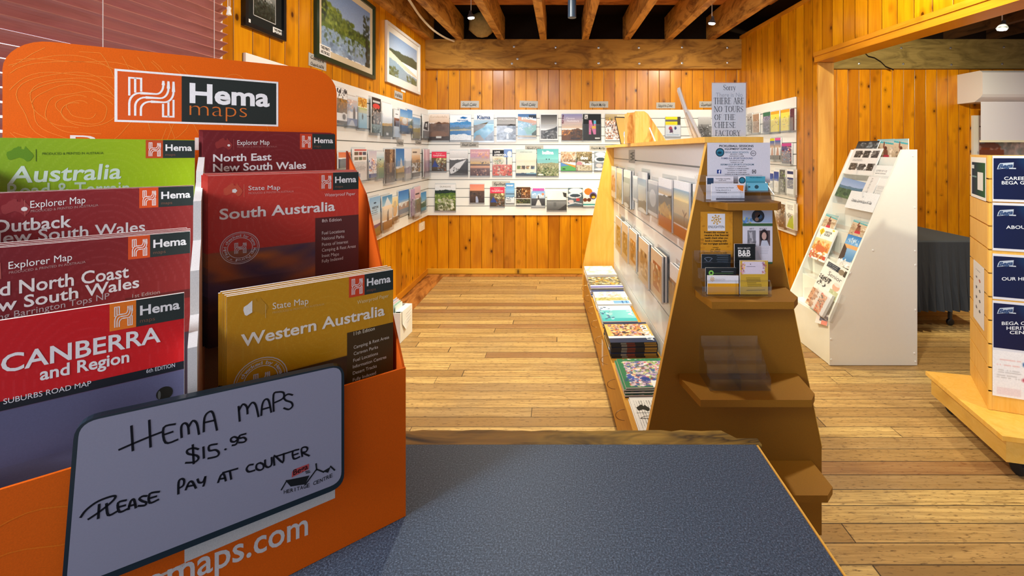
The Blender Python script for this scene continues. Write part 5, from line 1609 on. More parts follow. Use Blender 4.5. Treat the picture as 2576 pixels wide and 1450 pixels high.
# ---------------------------------------------------------------- brochures on the partition wall (right wall)
O8, S8 = (1560, 180), 3.2957
RIGHT = [
    (1050, 1088, 350, 500, lambda c: c.g(0, 1, 'c8c4c0', '6a6058').d(0, .2, 1, 1, ['3c342c', 'e0dcd8'], 14, .14), (), 'grey cover beside the tour notice'),
    (1092, 1148, 350, 508, lambda c: c.b(0, 0, 1, 1, 'e8e0d4').b(.1, .04, .95, .98, 'b08c70').d(.2, .3, .9, .9, ['5c4030', 'e8d0b8', '8a5c44'], 24, .1), (), 'tan cover with a surfer'),
    (1180, 1240, 338, 505, lambda c: c.b(0, 0, 1, .2, '2c6c4c').g(.2, 1, '8a84a0', '4c4858').d(0, .2, 1, 1, ['c8c4dc', '2c2c38', '7a6c9c', '5c5450'], 32, .11), (), 'green and violet cover'),
    (1243, 1314, 330, 500, lambda c: c.b(0, 0, 1, .14, 'f0a820').b(0, .14, 1, 1, 'f0e058').d(.1, .3, .9, .85, ['fff8d0', '3c3c58', 'd8a038', 'c05050', '5a8cb0'], 20, .06), (), 'yellow comic map cover next to the green one'),
    (1326, 1400, 315, 490, lambda c: c.b(0, 0, 1, .14, 'f0a820').b(0, .14, 1, 1, 'f0e058').d(.1, .3, .9, .85, ['fff8d0', '3c3c58', 'd8a038', 'c05050', '5a8cb0'], 20, .06), (), 'yellow comic map cover next to the maroon one'),
    (1404, 1440, 310, 488, lambda c: c.g(0, 1, '6a3040', '4c2430').d(0, .1, 1, .9, ['8a4c5c', '3c1c28'], 12, .14), (), 'maroon cover at the panel edge'),
    (1238, 1275, 555, 730, lambda c: c.b(0, 0, 1, .12, 'd8d020').g(.12, .45, '3c5cb0', 'e8b888').p([(.2, .8), (.4, .45), (.6, .45), (.7, .8)], 'c87848').g(.8, 1, '4c4440', '2c2828'), (), 'sunset headland cover beneath the grey one'),
    (1279, 1325, 550, 730, lambda c: c.b(0, 0, 1, .12, 'e05c9c').g(.12, .45, '3c5cb0', 'e8b888').p([(.2, .8), (.4, .45), (.6, .45), (.7, .8)], 'c87848').g(.8, 1, '4c4440', '2c2828'), (), 'sunset headland cover with a pink strip'),
    (1335, 1415, 595, 765, lambda c: c.b(0, 0, 1, .14, 'c83c8c').g(.14, 1, '5c4c80', '3c3858').d(0, .16, 1, .9, ['e89c70', 'f0d8c8', '4c7cc0', 'd85030', '2c2c48'], 40, .1), (), 'purple festival crowd cover'),
    (1238, 1266, 830, 985, lambda c: c.b(0, 0, 1, .1, 'f0f0f0').g(.1, .5, '2c3c90', '3c60b8').hill(.6, .1, 6, 'c8d0e0').b(0, .86, 1, 1, 'f0f0f0'), (), 'royal blue ski cover beneath the headland pair'),
    (1270, 1310, 815, 1000, lambda c: c.b(0, 0, 1, .08, 'f0f0f0').g(.08, .5, '2c3c90', '3c60b8').p([(.2, .8), (.5, .5), (.8, .8)], 'e8e4dc').b(0, .82, 1, 1, 'f0f0f0'), (), 'navy ski lodge cover'),
    (1318, 1362, 815, 1000, lambda c: c.g(0, 1, '5c5c58', '3c3c3c').d(0, .1, 1, .9, ['a8a8a0', '2c2c2c', '98c838', 'e0e0d8'], 26, .11), (), 'grey cover with a lime spot'),
    (1374, 1450, 812, 1018, lambda c: c.b(0, 0, 1, 1, 'f4f4f4').b(.08, .08, .74, .2, '1c2460').b(.08, .34, .74, .78, '2c3470').d(.1, .4, .7, .74, ['e0d8d0', 'a89888', '1c2450'], 16, .1).b(.76, 0, 1, 1, 'c8c4bc'), (), 'white box cover with a navy panel'),
    (1285, 1322, 1112, 1265, lambda c: c.g(0, 1, 'd8c8b8', '8a7058').d(0, .2, 1, .9, ['5c4838', 'f0e8dc'], 14, .14), (), 'cream food cover on the lowest row'),
    (1324, 1362, 1100, 1290, lambda c: c.g(0, 1, '7a5c3c', '4c3c2c').d(0, .1, 1, .95, ['d8b070', 'e8e0d0', '2c241c', 'a86c34'], 26, .12), (), 'brown produce cover on the lowest row'),
    (1368, 1455, 1092, 1308, lambda c: c.b(0, 0, 1, 1, 'f4f4ee').t(.15, .7, .1, 4, '666', .01, .05).p([(.1, .95), (.4, .55), (.7, .45), (.76, .98)], 'b8d038').d(.2, .4, .6, .62, ['3c3430', 'c89c78', '2c4c34'], 10, .08).b(.8, 0, 1, 1, 'd0ccc0'), (), 'white and lime box cover on the lowest row'),
]
for i, (a, b, y0, y1, f, tx, lab) in enumerate(RIGHT):
    x0, x1 = O8[0] + a / S8, O8[0] + b / S8
    y0, y1 = O8[1] + y0 / S8, O8[1] + y1 / S8
    u0, u1, v0, v1 = FR.rect(x0, x1, y0, y1, .04)
    box_ = 'box' in lab
    leaflet(FR, u0, u1, v0, v1, .022, .012, cvs(x0, x0 + (y1 - y0) * .5, y0, y1, f, i + 90, 2.0), f'{lab}, on the partition wall rack', tx, group='travel brochures on the partition wall')
    holder(FR, u0, u1, v0, v1, .030, f'clear pocket of the {lab}', 'acrylic pockets on the partition wall', .0185, .6)

# ---------------------------------------------------------------- lettered region cards


def script(m, fr, s, u0, u1, v, h, col, w):
    """brush lettering: slanted, joined by thin strokes"""
    co, fs, wd = glyphs(s, .004)
    k = 1 / cap_height()
    cs = [fr.p(u0 + (u1 - u0) * (x * .96) + h * .28 * y * k, v + h * y * k + .12 * h * math.sin(x * 17), w) for x, y in co]
    m.mesh(cs, fs, hx(col))
    ribbon(m, fr, [(u0 + (u1 - u0) * i / 24, v + h * (.12 + .10 * math.sin(i * 1.9))) for i in range(1, 24)], h * .07, col, w)


def region_card(fr, x0, x1, y0, y1, s, label, w=.001, rot=0):
    u0, u1, v0, v1 = fr.rect(x0, x1, y0, y1, w)
    if rot:
        c = fr.moved((u0 + u1) / 2, (v0 + v1) / 2, 0, rot)
        fr, u0, u1, v0, v1 = c, -(u1 - u0) / 2, (u1 - u0) / 2, -(v1 - v0) / 2, (v1 - v0) / 2
    m = MB()
    m.fbox(fr, u0, u1, v0, v1, w, w + .002, hx('b4b0a8'))
    W, H = u1 - u0, v1 - v0
    lines = s.split('\n')
    for k, t in enumerate(lines):
        h = H * .46 / len(lines)
        script(m, fr, t, u0 + W * .08, u0 + W * .88, v1 - H * (.74 if len(lines) == 1 else .42 + .48 * k), h, '1f2624', w + .003)
    tag(m.build('region_card', PRINT), label, 'label card', 'hand lettered region cards')


G = 'grey card with brush lettering'
region_card(FB, 1159, 1205, 254, 271, 'South Coast', G + ' South Coast pinned on the pine boards')
region_card(FB, 1307, 1353, 254, 271, 'North Coast', G + ' North Coast pinned on the pine boards', rot=-.03)
region_card(FB, 1483, 1530, 255, 271, 'Riverina Murray', G + ' Riverina Murray pinned on the pine boards')
region_card(FB, 1651, 1698, 258, 273, 'Sapphire Coast', G + ' Sapphire Coast pinned on the pine boards')
region_card(FB, 1759, 1800, 255, 271, 'Queensland', G + ' Queensland on the pine boards behind the tour notice')
region_card(FB, 1158, 1204, 357, 371, 'South Coast', G + ' South Coast stuck on the white slats', .019)
region_card(FB, 1321, 1367, 366, 380, 'North Coast', G + ' North Coast stuck on the white slats', .019)
region_card(FB, 1483, 1528, 366, 379, 'Riverina Murray', G + ' Riverina Murray stuck on the white slats', .019)
region_card(FB, 1238, 1283, 456, 470, 'Sydney', G + ' Sydney above the bottom row', .019)
region_card(FL, 776, 820, 140, 172, 'Country &\nOutback NSW', G + ' Country and Outback under the green framed picture')
region_card(FL, 992, 1013, 231, 249, 'Hills', 'small grey lettered card under the white framed picture')
region_card(FL, 998, 1015, 351, 368, 'Hills', 'small grey lettered card on the white slats beside the window, further from the corner', .019)
region_card(FL, 1045, 1060, 352, 365, 'Coast', 'small grey lettered card on the white slats beside the window, close to the corner', .019)

# ---------------------------------------------------------------- framed pictures on the left wall


def framed(px, label, fcol, mat_, mw, fw, paint, seed, frame_mat, inner=None, res=(70, 60), stickers=()):
    (x0, x1, y0, y1) = px
    u0, u1, v0, v1 = FL.rect(x0, x1, y0, y1, .02)
    o = empty('framed_picture', FL.p((u0 + u1) / 2, v0, .001))
    tag(o, label, 'picture', 'framed prints above the panel')
    m = MB()
    d = .024
    for a, b, c, e in ((u0, u1, v1 - fw, v1), (u0, u1, v0, v0 + fw), (u0, u0 + fw, v0 + fw, v1 - fw), (u1 - fw, u1, v0 + fw, v1 - fw)):
        m.fbox(FL, a, b, c, e, .001, d, hx(fcol))
    m.build('frame', frame_mat, o)
    m = MB()
    m.fbox(FL, u0 + fw, u1 - fw, v0 + fw, v1 - fw, .002, .009, hx(mat_))
    m.build('mount', MATTE, o)
    c = Cv(*res, 'fff', seed)
    paint(c)
    c.nz(.05)
    m = MB()
    b = fw + mw
    m.grid(FL, u0 + b, u1 - b, v0 + b, v1 - b, .0095, c.a)
    if inner:
        ribbon(m, FL, [(u0 + b, v0 + b), (u1 - b, v0 + b), (u1 - b, v1 - b), (u0 + b, v1 - b), (u0 + b, v0 + b)], .004, inner, .0100)
    m.build('print', GLOSSY, o)
    for (su, sv, sw, sh, lines) in stickers:
        m = MB()
        a, c_ = u0 + (u1 - u0) * su, v0 + (v1 - v0) * sv
        m.fbox(FL, a, a + sw, c_, c_ + sh, .0095, .0105, hx('f0eee8'))
        for k, t in enumerate(lines):
            text_uv(m, FL, t, a + sw * .1, a + sw * .9, c_ + sh * (.58 - .42 * k), '202020', .0115, .02, sh * .28)
        q = m.build('sale_sticker', PRINT, o)
    return o


def river(c):
    c.g(0, .62, '7a98c8', 'a8bcd8').hill(.46, .05, 5, '5c7430', .4, .75, slope=.15).d(.0, .30, .35, .62, ['7a8c34', '98a848', '5a6c28', '46582a'], 240, .03).d(.2, .40, .6, .66, ['70843a', '8c9c44', '5a6c28', '46582a'], 200, .03).d(.5, .48, .85, .72, ['64783a', '4a5c2c', '7c9040', '38482a'], 220, .028)
    c.hill(.66, .02, 6, '8aa4c0', 1, .98).d(.05, .66, .45, .85, ['54683a', '6a8044', 'a8c0d8'], 70, .025).d(.5, .66, .85, .9, ['46582c', '5c7038', 'a0b8d0'], 90, .025).d(.1, .78, 1, 1, ['90a8c4', 'a4bcd4', '7c94b0'], 50, .04)
    c.d(.0, .0, .09, .5, ['2c3828', '3c4a30'], 60, .025).d(.84, .1, .98, .5, ['28342a', '3a4634'], 60, .022).d(.9, .5, 1, 1, ['26302a', '34402e'], 22, .05)


def misty(c):
    c.g(0, .5, '9aa09c', '5c625c').g(.5, 1, '3c423a', '24281f').d(0, .3, 1, .9, ['2c3228', '4a5048', '3c4434', '1e221a'], 260, .03).d(.3, 0, .8, .35, ['b0b4b0', '8a908c'], 60, .05)


def coast(c):
    c.g(0, .4, '8ea6c4', 'b0bcc8').hill(.34, .05, 5, '4c5440', 1, .55).p([(0, .42), (.3, .52), (.95, .72), (1, .78), (.6, .74), (.2, .62), (0, .6)], 'dcd0b4').p([(0, .6), (.2, .62), (.6, .76), (1, .8), (1, 1), (0, 1)], '8aa0ac').d(0, .78, .3, 1, ['54603c', '6a7448'], 60, .03).d(.6, .85, 1, 1, ['4a5a38', '5c6c44'], 60, .03)


framed((616, 719, -62, 84), 'tall black framed dark forest print hanging next to the blind', '16181a', '1e201e', .055, .022, misty, 3, GLOSSY, 'c8c8c4', stickers=((.1, .05, .022, .03, ()), (.70, .045, .085, .045, ('THESE PRINTS', 'ARE FOR SALE'))))
framed((796, 944, -40, 172), 'large dark green framed river print in the middle of the picture wall', '1c3422', 'd8c8a8', .05, .03, river, 4, GLOSSY, None, (84, 66), stickers=((.06, .055, .14, .07, ('THESE PRINTS', 'ARE FOR SALE')),))
framed((973, 1057, 82, 222), 'white framed coastal inlet print closest to the corner', 'e2d8cc', 'e4dccc', .055, .028, coast, 5, MATTE)
m = MB()
u0, u1, v0, v1 = FL.rect(1009, 1020, 226, 232, .001)
m.fbox(FL, u0, u1, v0, v1, .0005, .002, hx('e8e6e0'))
tag(m.build('price_tag', PRINT), 'tiny white paper tag stuck below the white framed print', 'tag')

# wall socket
fr = FL
u0, u1, v0, v1 = fr.rect(1057, 1069, 560, 580, .012)
so = empty('wall_socket', fr.p((u0 + u1) / 2, v0, .001))
tag(so, 'small cream wall socket on the pine boards under the panel by the corner', 'socket')
m = MB()
m.fbox(fr, u0, u1, v0, v1, .0005, .010, hx('ece4d0'))
m.build('cover_plate', PLASTIC, so)
m = MB()
uc, vc = (u0 + u1) / 2, (v0 + v1) / 2
m.fbox(fr, uc - .012, uc + .012, vc + .005, vc + .022, .0102, .014, hx('f4ecdc'))
m.build('switch', PLASTIC, so)

# ---------------------------------------------------------------- central display gondola
GK = -.033
G0, G1 = 1.62, 4.25
gd = V3((GK, 1, 0)).normalized()
gc = V3((1, -GK, 0)).normalized()
GO = V3((0, G0, 0))


def gp(a, y, z):
    """a across the gondola, y along the room, z up"""
    return GO + V3((1, 0, 0)) * a + V3((GK, 1, 0)) * (y - G0) + V3((0, 0, z))


AT0, AT1, AB0, AB1, ASL = .549, .742, .312, .972, .628
gon = empty('display_gondola', gp((AB0 + AB1) / 2, (G0 + G1) / 2, 0))
tag(gon, 'long brochure gondola with brown fibreboard end and white slat sides in mid floor', 'display stand')
TH = .02
for nm, y, mat in (('end_panel', G0, MDF), ('end_panel', G1 - TH, PLY)):
    m = MB()
    P = [(AB0, .075), (AB1, .075), (AB1, .40), (AB1 - .006, .43), (AT1, 1.53), (AT0, 1.53), (AB0 + .006, .40), (AB0, .36)]
    m.prism([gp(a, y, z) for a, z in P], V3((GK, 1, 0)) * TH)
    o = m.build(nm, mat, gon)
    m = MB()
    for (a0, z0), (a1, z1) in ((P[5], P[6]), (P[6], P[7]), (P[2], P[3]), (P[3], P[4])):
        q = [gp(a0, y - .0004, z0), gp(a1, y - .0004, z1)]
        s = V3((-.0018 if a0 < .6 else .0018, 0, .0003))
        m.prism([q[0] + s * .3, q[1] + s * .3, q[1] + s * 1.2, q[0] + s * 1.2], V3((GK, 1, 0)) * (TH + .0008))
    m.build('edge_band', PLY, o)
m = MB()
m.hexa([gp(a, y, z) for z in (1.531, 1.552) for a, y in ((AT0 - .012, G0 - .004), (AT1 + .012, G0 - .004), (AT1 + .012, G1 + .02), (AT0 - .012, G1 + .02))], (1, 1, 1))
m.build('top_board', PLY, gon)


def gfr(a):
    """frame on the side facing the picture wall: right axis runs back towards the counter"""
    return Fr(gp(a, G0, 0), -gd, (0, 0, 1))


gs = gfr(ASL)
gl = (V3((GK, 1, 0)) * (G1 - G0)).length
gg = [1.445, 1.235, 1.03, .95, .74, .53, .33]
o = slat_panel(gs, -gl + TH + .001, -TH - .001, .315, 1.53, None, WHITEBOARDS, [1.43, 1.225, 1.02, .815, .61, .42], .014, 'slat_side')
o.parent = gon
o.location = o.location - WORLD[gon.name]
gs2 = Fr(gp(AT0 + AT1 - ASL, G0, 0), gd, (0, 0, 1))
o = slat_panel(gs2, TH + .001, gl - TH - .001, .315, 1.53, None, WHITEBOARDS, [1.43, 1.225, 1.02, .815, .61, .42], .014, 'slat_side')
o.parent = gon
o.location = o.location - WORLD[gon.name]
m = MB()
m.hexa([gp(a, y, z) for z in (.06, .312) for a, y in ((AB0 + .008, G0 + TH), (AB1 - .008, G0 + TH), (AB1 - .008, G1 - TH), (AB0 + .008, G1 - TH))], (1, 1, 1))
m.build('plinth', timber('golden_fibreboard', L('#c48a2c'), L('#b47a20'), L('#d09838'), 1, .5, False, 3), gon)
for a in (AB0 + .06, AB1 - .06):
    for y in (G0 + .09, G1 - .09):
        m = MB()
        m.lathe(gp(a, y, .034) - gc * .012, gc, [(.024, 0), (.033, .002), (.033, .022), (.024, .024)], hx('1a1a1c'), 14)
        m.box(*(lambda p: (p.x - .02, p.x + .02, p.y - .02, p.y + .02, .058, .0745))(gp(a, y, 0)), hx('8a8a8a'))
        m.build('castor', PLASTIC, gon)
# bent wire loops along the plinth
gpl = gfr(AB0 + .008)
for k in range(8):
    y = 2.05 + .27 * k
    m = MB()
    c = gp(AB0 + .008, y, .262)
    m.tube([c - gc * (.0005 + .042 * math.sin(math.pi * i / 10)) + V3((0, 0, .026 * math.cos(math.pi * i / 10))) for i in range(11)], .0021, (1, 1, 1), 6)
    m.build('wire_loop', BRASS, gon)
# paper label on the plinth
m = MB()
m.fbox(gpl, -(2.86 - G0), -(2.80 - G0), .12, .27, .0008, .0018, hx('e8e2d4'))
m.build('price_strip', PRINT, gon)

# end shelves with chamfered corners
fe = Fr((0, G0 - .001, 0), (1, 0, 0), (0, 0, 1))
SHELVES = []


def end_shelf(z, P, label, th=.024):
    m = MB()
    y0 = G0 - .0008
    P = [(P[0], y0), (P[1], y0)] + P[2:]
    m.prism([V3((a, y, z - th)) for a, y in P], V3((0, 0, th)))
    o = m.build('end_shelf', MDF, gon)
    if label:
        o['label'] = label
    return o


end_shelf(1.322, [.55, .772, (.776, 1.53), (.742, 1.485), (.572, 1.485), (.543, 1.575)], 'narrow top shelf of fibreboard')
end_shelf(.997, [.50, .836, (.820, 1.503), (.782, 1.456), (.508, 1.456), (.492, 1.58)], None)
end_shelf(.676, [.445, .878, (.866, 1.483), (.835, 1.446), (.467, 1.446), (.437, 1.593)], None)
end_shelf(.353, [.37, .933, (.932, 1.491), (.893, 1.455), (.40, 1.455), (.365, 1.59)], 'wide lowest shelf of fibreboard')

# ---------------------------------------------------------------- booklets in pockets on the gondola side
ART = [
    lambda c: c.b(0, 0, 1, 1, 'f4ece0').g(.12, .8, 'f0d8c0', 'c87848').d(.1, .3, .9, .8, ['8a4c2c', 'f0e0d0', 'c86838'], 18, .12),
    lambda c: c.b(0, 0, 1, 1, 'f2e6d2').g(.14, .9, 'd8c8a0', '9a8c5c').d(.1, .5, .9, .9, ['6a6c3c', 'b8a868'], 16, .12),
    lambda c: c.b(0, 0, 1, 1, 'eee8e0').g(.2, .92, 'a8b0a8', '8a7c60').hill(.7, .05, 5, '6a6458').e(.4, .95, .4, .06, 'f0ece4'),
    lambda c: c.b(0, 0, 1, 1, 'e8e8ec').g(.1, .9, 'c8d0d8', '9aa4b0'),
    lambda c: c.b(0, 0, 1, 1, 'e6ecf0').g(.18, .72, '9cb4cc', 'd8c8a8').hill(.72, .04, 6, '8a7448').e(.5, .98, .5, .08, 'ece8e0'),
    lambda c: c.b(0, 0, 1, 1, 'd8dce0').g(.1, .9, 'b0b8c0', '6a7078').e(.5, .5, .35, .25, 'c8ccd0'),
    lambda c: c.b(0, 0, 1, 1, 'eef2f6').g(.17, .32, 'a8b8cc', 'd8c098').hill(.33, .06, 4, '5c5040', .5).p([(0, .62), (.5, .46), (1, .68), (1, .8), (0, .7)], 'c89424').d(.05, .5, .9, .75, ['d8a430', 'a87818', 'e0b848'], 16, .1).g(.76, 1, 'b86430', 'c06c38'),
    lambda c: c.b(0, 0, 1, 1, 'eaf0f4').g(.15, .32, '8cacc4', 'ecd8a0').g(.32, .66, 'ecd498', 'c8b490').g(.6, .78, '9aa090', '7a6848').b(.70, .48, .72, .8, '5c4434').p([(.71, .58), (.84, .5), (.86, .52), (.72, .62)], '5c4434').p([(.71, .54), (.6, .48), (.59, .5), (.70, .57)], '5c4434').g(.80, 1, 'b86430', 'b05c2c'),
    lambda c: c.b(0, 0, 1, 1, 'f0f0ea').g(.2, .8, 'd8d8c0', 'a8b068').d(.2, .4, .9, .9, ['5c7030', 'e8e0c0'], 10, .12),
]
NM1 = ['rust patterned cover', 'olive field cover', 'misty lake cover', 'plain pale blue cover', 'blue shoreline cover', 'grey oval portrait cover', 'golden hillside cover', 'bare tree at sunset cover', 'leafy white cover']


def pocket(fr, px0, px1, pyt, pyb, w, th, f, seed, lab, n, group, hold=True):
    w = max(w, .0195 + n * (th + .0008))
    u0, v_ = fr.hit(px0, (pyt + pyb) / 2, w)
    u1, v_ = fr.hit(px1, (pyt + pyb) / 2 + (pyt - pyb) * .0, w)
    u0, u1 = max(u0, -gl + TH + .014), min(u1, -TH - .03)
    vt = fr.hit(px0, pyt, w)[1]
    vb = fr.hit(px0, pyb, w)[1]
    c = Cv(60, 80, 'fff', seed)
    f(c)
    c.nz(.05)
    wd = 'front thicker second third fourth'.split()
    m = MB()
    for k in range(n):
        a = w - th * (k + 1) - .0008 * k
        d = .002 * ((k * 5) % 3)
        m = MB()
        m.fbox(fr, u0 + d * .5, u1 - d * .4, vb, vt - d, a, a + th - .0003, hx('f4f2ee' if k % 2 == 0 else '5a6068'))
        m.grid(fr, u0 + d * .5, u1 - d * .4, vb, vt - d, a + th, c.a if k == 0 else c.a[::4, ::4])
        pos = 'front copy' if k == 0 else f'{["second", "third", "fourth"][k - 1]} copy back'
        tag(m.build('booklet', PRINT), f'{lab} booklet of the gondola, {pos}', 'booklet', group)
    if hold:
        a = .0016
        m = MB()
        wb = .0155
        u0, u1 = u0 - .006, u1 + .006
        vt2 = vb + (vt - vb) * .66
        wf = w + .004
        m.fbox(fr, u0, u1, vb - .006, vt + .02, wb, wb + a)
        m.fbox(fr, u0, u1, vb - .006, vt2, wf, wf + a)
        m.fbox(fr, u0, u0 + a, vb - .006, vt2 + .05, wb + a, wf)
        m.fbox(fr, u1 - a, u1, vb - .006, vt2 + .05, wb + a, wf)
        m.fbox(fr, u0 + a, u1 - a, vb - .006, vb - .006 + a, wb + a, wf)
        tag(m.build('brochure_holder', CLEAR), f'clear gondola pocket of the {lab}', 'brochure holder', 'acrylic pockets on the gondola side')


O1, S1 = (1440, 350), 3.625
R1 = [(352, 392, 245, 560, 1), (403, 450, 262, 610, 2), (467, 525, 278, 655, 3), (556, 592, 335, 590, 1), (600, 672, 292, 700, 2), (690, 776, 370, 720, 1), (785, 905, 348, 850, 2), (924, 1062, 372, 945, 2), (1098, 1190, 410, 800, 1)]
for i, (a, b, t, e, n) in enumerate(R1):
    pocket(gs, O1[0] + a / S1, O1[0] + b / S1, O1[1] + t / S1, O1[1] + (t + (e - t) * .86) / S1, .040, .0085, ART[i], 200 + i, NM1[i] + ' on the upper row', n, 'booklets on the gondola upper row')
R2 = [(395, 442, 698, 1040, 2), (450, 505, 748, 1120, 3), (516, 580, 808, 1190, 3), (603, 690, 885, 1330, 3), (716, 815, 985, 1440, 4), (888, 1010, 1125, 1700, 3)]
NM2 = ['gold framed cover', 'bronze paper cover', 'orange framed cover', 'tan landscape cover', 'copper square cover', 'rocky coast cover']
AR2 = [lambda c, q=q: c.b(0, 0, 1, 1, 'e2c8a4').b(.2, .25, .9, .85, q).d(.25, .3, .85, .8, ['e0b060', '8a5c2c', 'f0e0c0'], 14, .12) for q in ('b8862c', 'a8803c', 'c88430', 'b89868', 'b86c3c')] + [lambda c: c.b(0, 0, 1, .28, 'eceae4').g(.28, 1, 'a8805c', '6a5440').d(0, .3, 1, 1, ['5c4c40', 'c8a880', '8a6c54', '7c8c94'], 30, .12)]
for i, (a, b, t, e, n) in enumerate(R2):
    pocket(gs, O1[0] + a / S1, O1[0] + b / S1, O1[1] + t / S1, O1[1] + (t + (e - t) * .84) / S1, .050, .0085, AR2[i], 230 + i, NM2[i] + ' on the lower row', n, 'booklets on the gondola lower row')
# small grey card taped to the side
u0, u1, v0, v1 = gs.rect(1582, 1597, 377, 410, .0145)
m = MB()
m.fbox(gs, u0, u1, v0, v1, .0145, .016, hx('a8a8a4'))
for k in range(3):
    ribbon(m, gs, [(u0 + (u1 - u0) * (.25 + .5 * (i % 2) + .1 * k), v0 + (v1 - v0) * (.2 + .12 * i)) for i in range(6)], .004, '5c5c58', .0165)
tag(m.build('region_card', PRINT), 'grey card with brush lettering taped under the top board of the gondola', 'label card')

# ---------------------------------------------------------------- magazine stacks on the plinth
MG = [
    # y0, a0, width, layers (thickness), cover, name, spine colours
    (1.80, .330, .27, [.006, .004], 'our', 'newspaper with black masthead'),
    (2.105, .322, .265, [.011, .011, .012, .013], 'green', 'green bordered magazine with a busy crowd photo'),
    (2.50, .312, .27, [.012, .016, .016, .016, .016, .014], 'country', 'navy edged country magazine'),
    (2.93, .325, .235, [.012, .012, .012, .010], 'teal', 'teal topped magazine'),
    (3.235, .320, .255, [.014, .014, .012, .012], 'dest', 'pastel destination magazine'),
    (3.55, .314, .265, [.018, .014, .014, .016, .016], 'food', 'food plate magazine with a lilac strip'),
    (3.875, .312, .265, [.012, .02, .02, .02, .016], 'food2', 'bleached bright food magazine at the far end'),
]


def mag_cv(kind):
    c = Cv(120, 96, 'fff', 7)
    if kind == 'our':
        c.b(0, 0, 1, 1, 'eeece6')
        for k in range(14):
            c.t(.1, .9, .36 + .045 * k, 1, '8a8a86', .008)
    elif kind == 'green':
        c.b(0, 0, 1, 1, '2c7a50').b(.04, .04, .96, .9, 'c8b8c0').d(.04, .05, .96, .9, ['7a5ca8', 'e8e4dc', 'c85048', '3c5c8c', 'f0d8a0', '4a3c50', '8cb05c', 'e0c8d8'], 230, .05).b(.78, 0, 1, .5, 'f0f4f4').d(.62, .1, .8, .95, ['3458b8', '2c48a0'], 12, .07).b(.04, .05, .1, .95, '2c7a50')
    elif kind == 'country':
        c.b(0, 0, 1, 1, 'e0b060').d(.1, .1, .75, .9, ['d88c44', 'f0d8b0', '6a4c78', 'c05c44', '2c2434', 'e8c890', 'b8a0c0'], 170, .05).b(0, 0, .09, 1, '1c3054').b(.8, 0, 1, 1, '16284c').b(.7, 0, .8, 1, 'd8e0ec')
    elif kind == 'teal':
        c.g(0, 1, '8ad0d8', '58b8c0').b(0, 0, .3, 1, 'dce8f4').b(.82, 0, 1, 1, '3cb0b8').d(.1, .6, .9, 1, ['2c4c78', 'a8d8e0'], 12, .07)
    elif kind == 'dest':
        c.b(0, 0, 1, 1, 'e8ecf4').d(.05, .1, .5, .9, ['e8a8b0', 'f0d8c0', 'd0b090', 'f4e8e0'], 40, .08).b(.5, 0, .72, 1, 'b8b070').d(.5, 0, .72, 1, ['d8d0a0', '8a8c50'], 12, .06).b(.74, .04, .95, .5, '7ab0e0').b(.74, .1, .95, .14, '3c70b0').b(.74, .22, .95, .26, '3c70b0')
    elif kind == 'food':
        c.b(0, 0, 1, 1, '6a6658').d(.0, .0, .72, 1, ['f0ece0', 'd8a838', 'e8d8a8', '4a4a3c', 'c88c3c', '8a8c6c'], 90, .075).b(.78, 0, 1, 1, 'c8ccf0').b(.9, 0, 1, 1, '5c60b8')
    else:
        c.b(0, 0, 1, 1, 'f4f4f4').d(0, 0, 1, 1, ['d8ecf4', 'f0d8b0', 'fff', 'b8dce8', 'f0e8d8'], 60, .11)
    return c


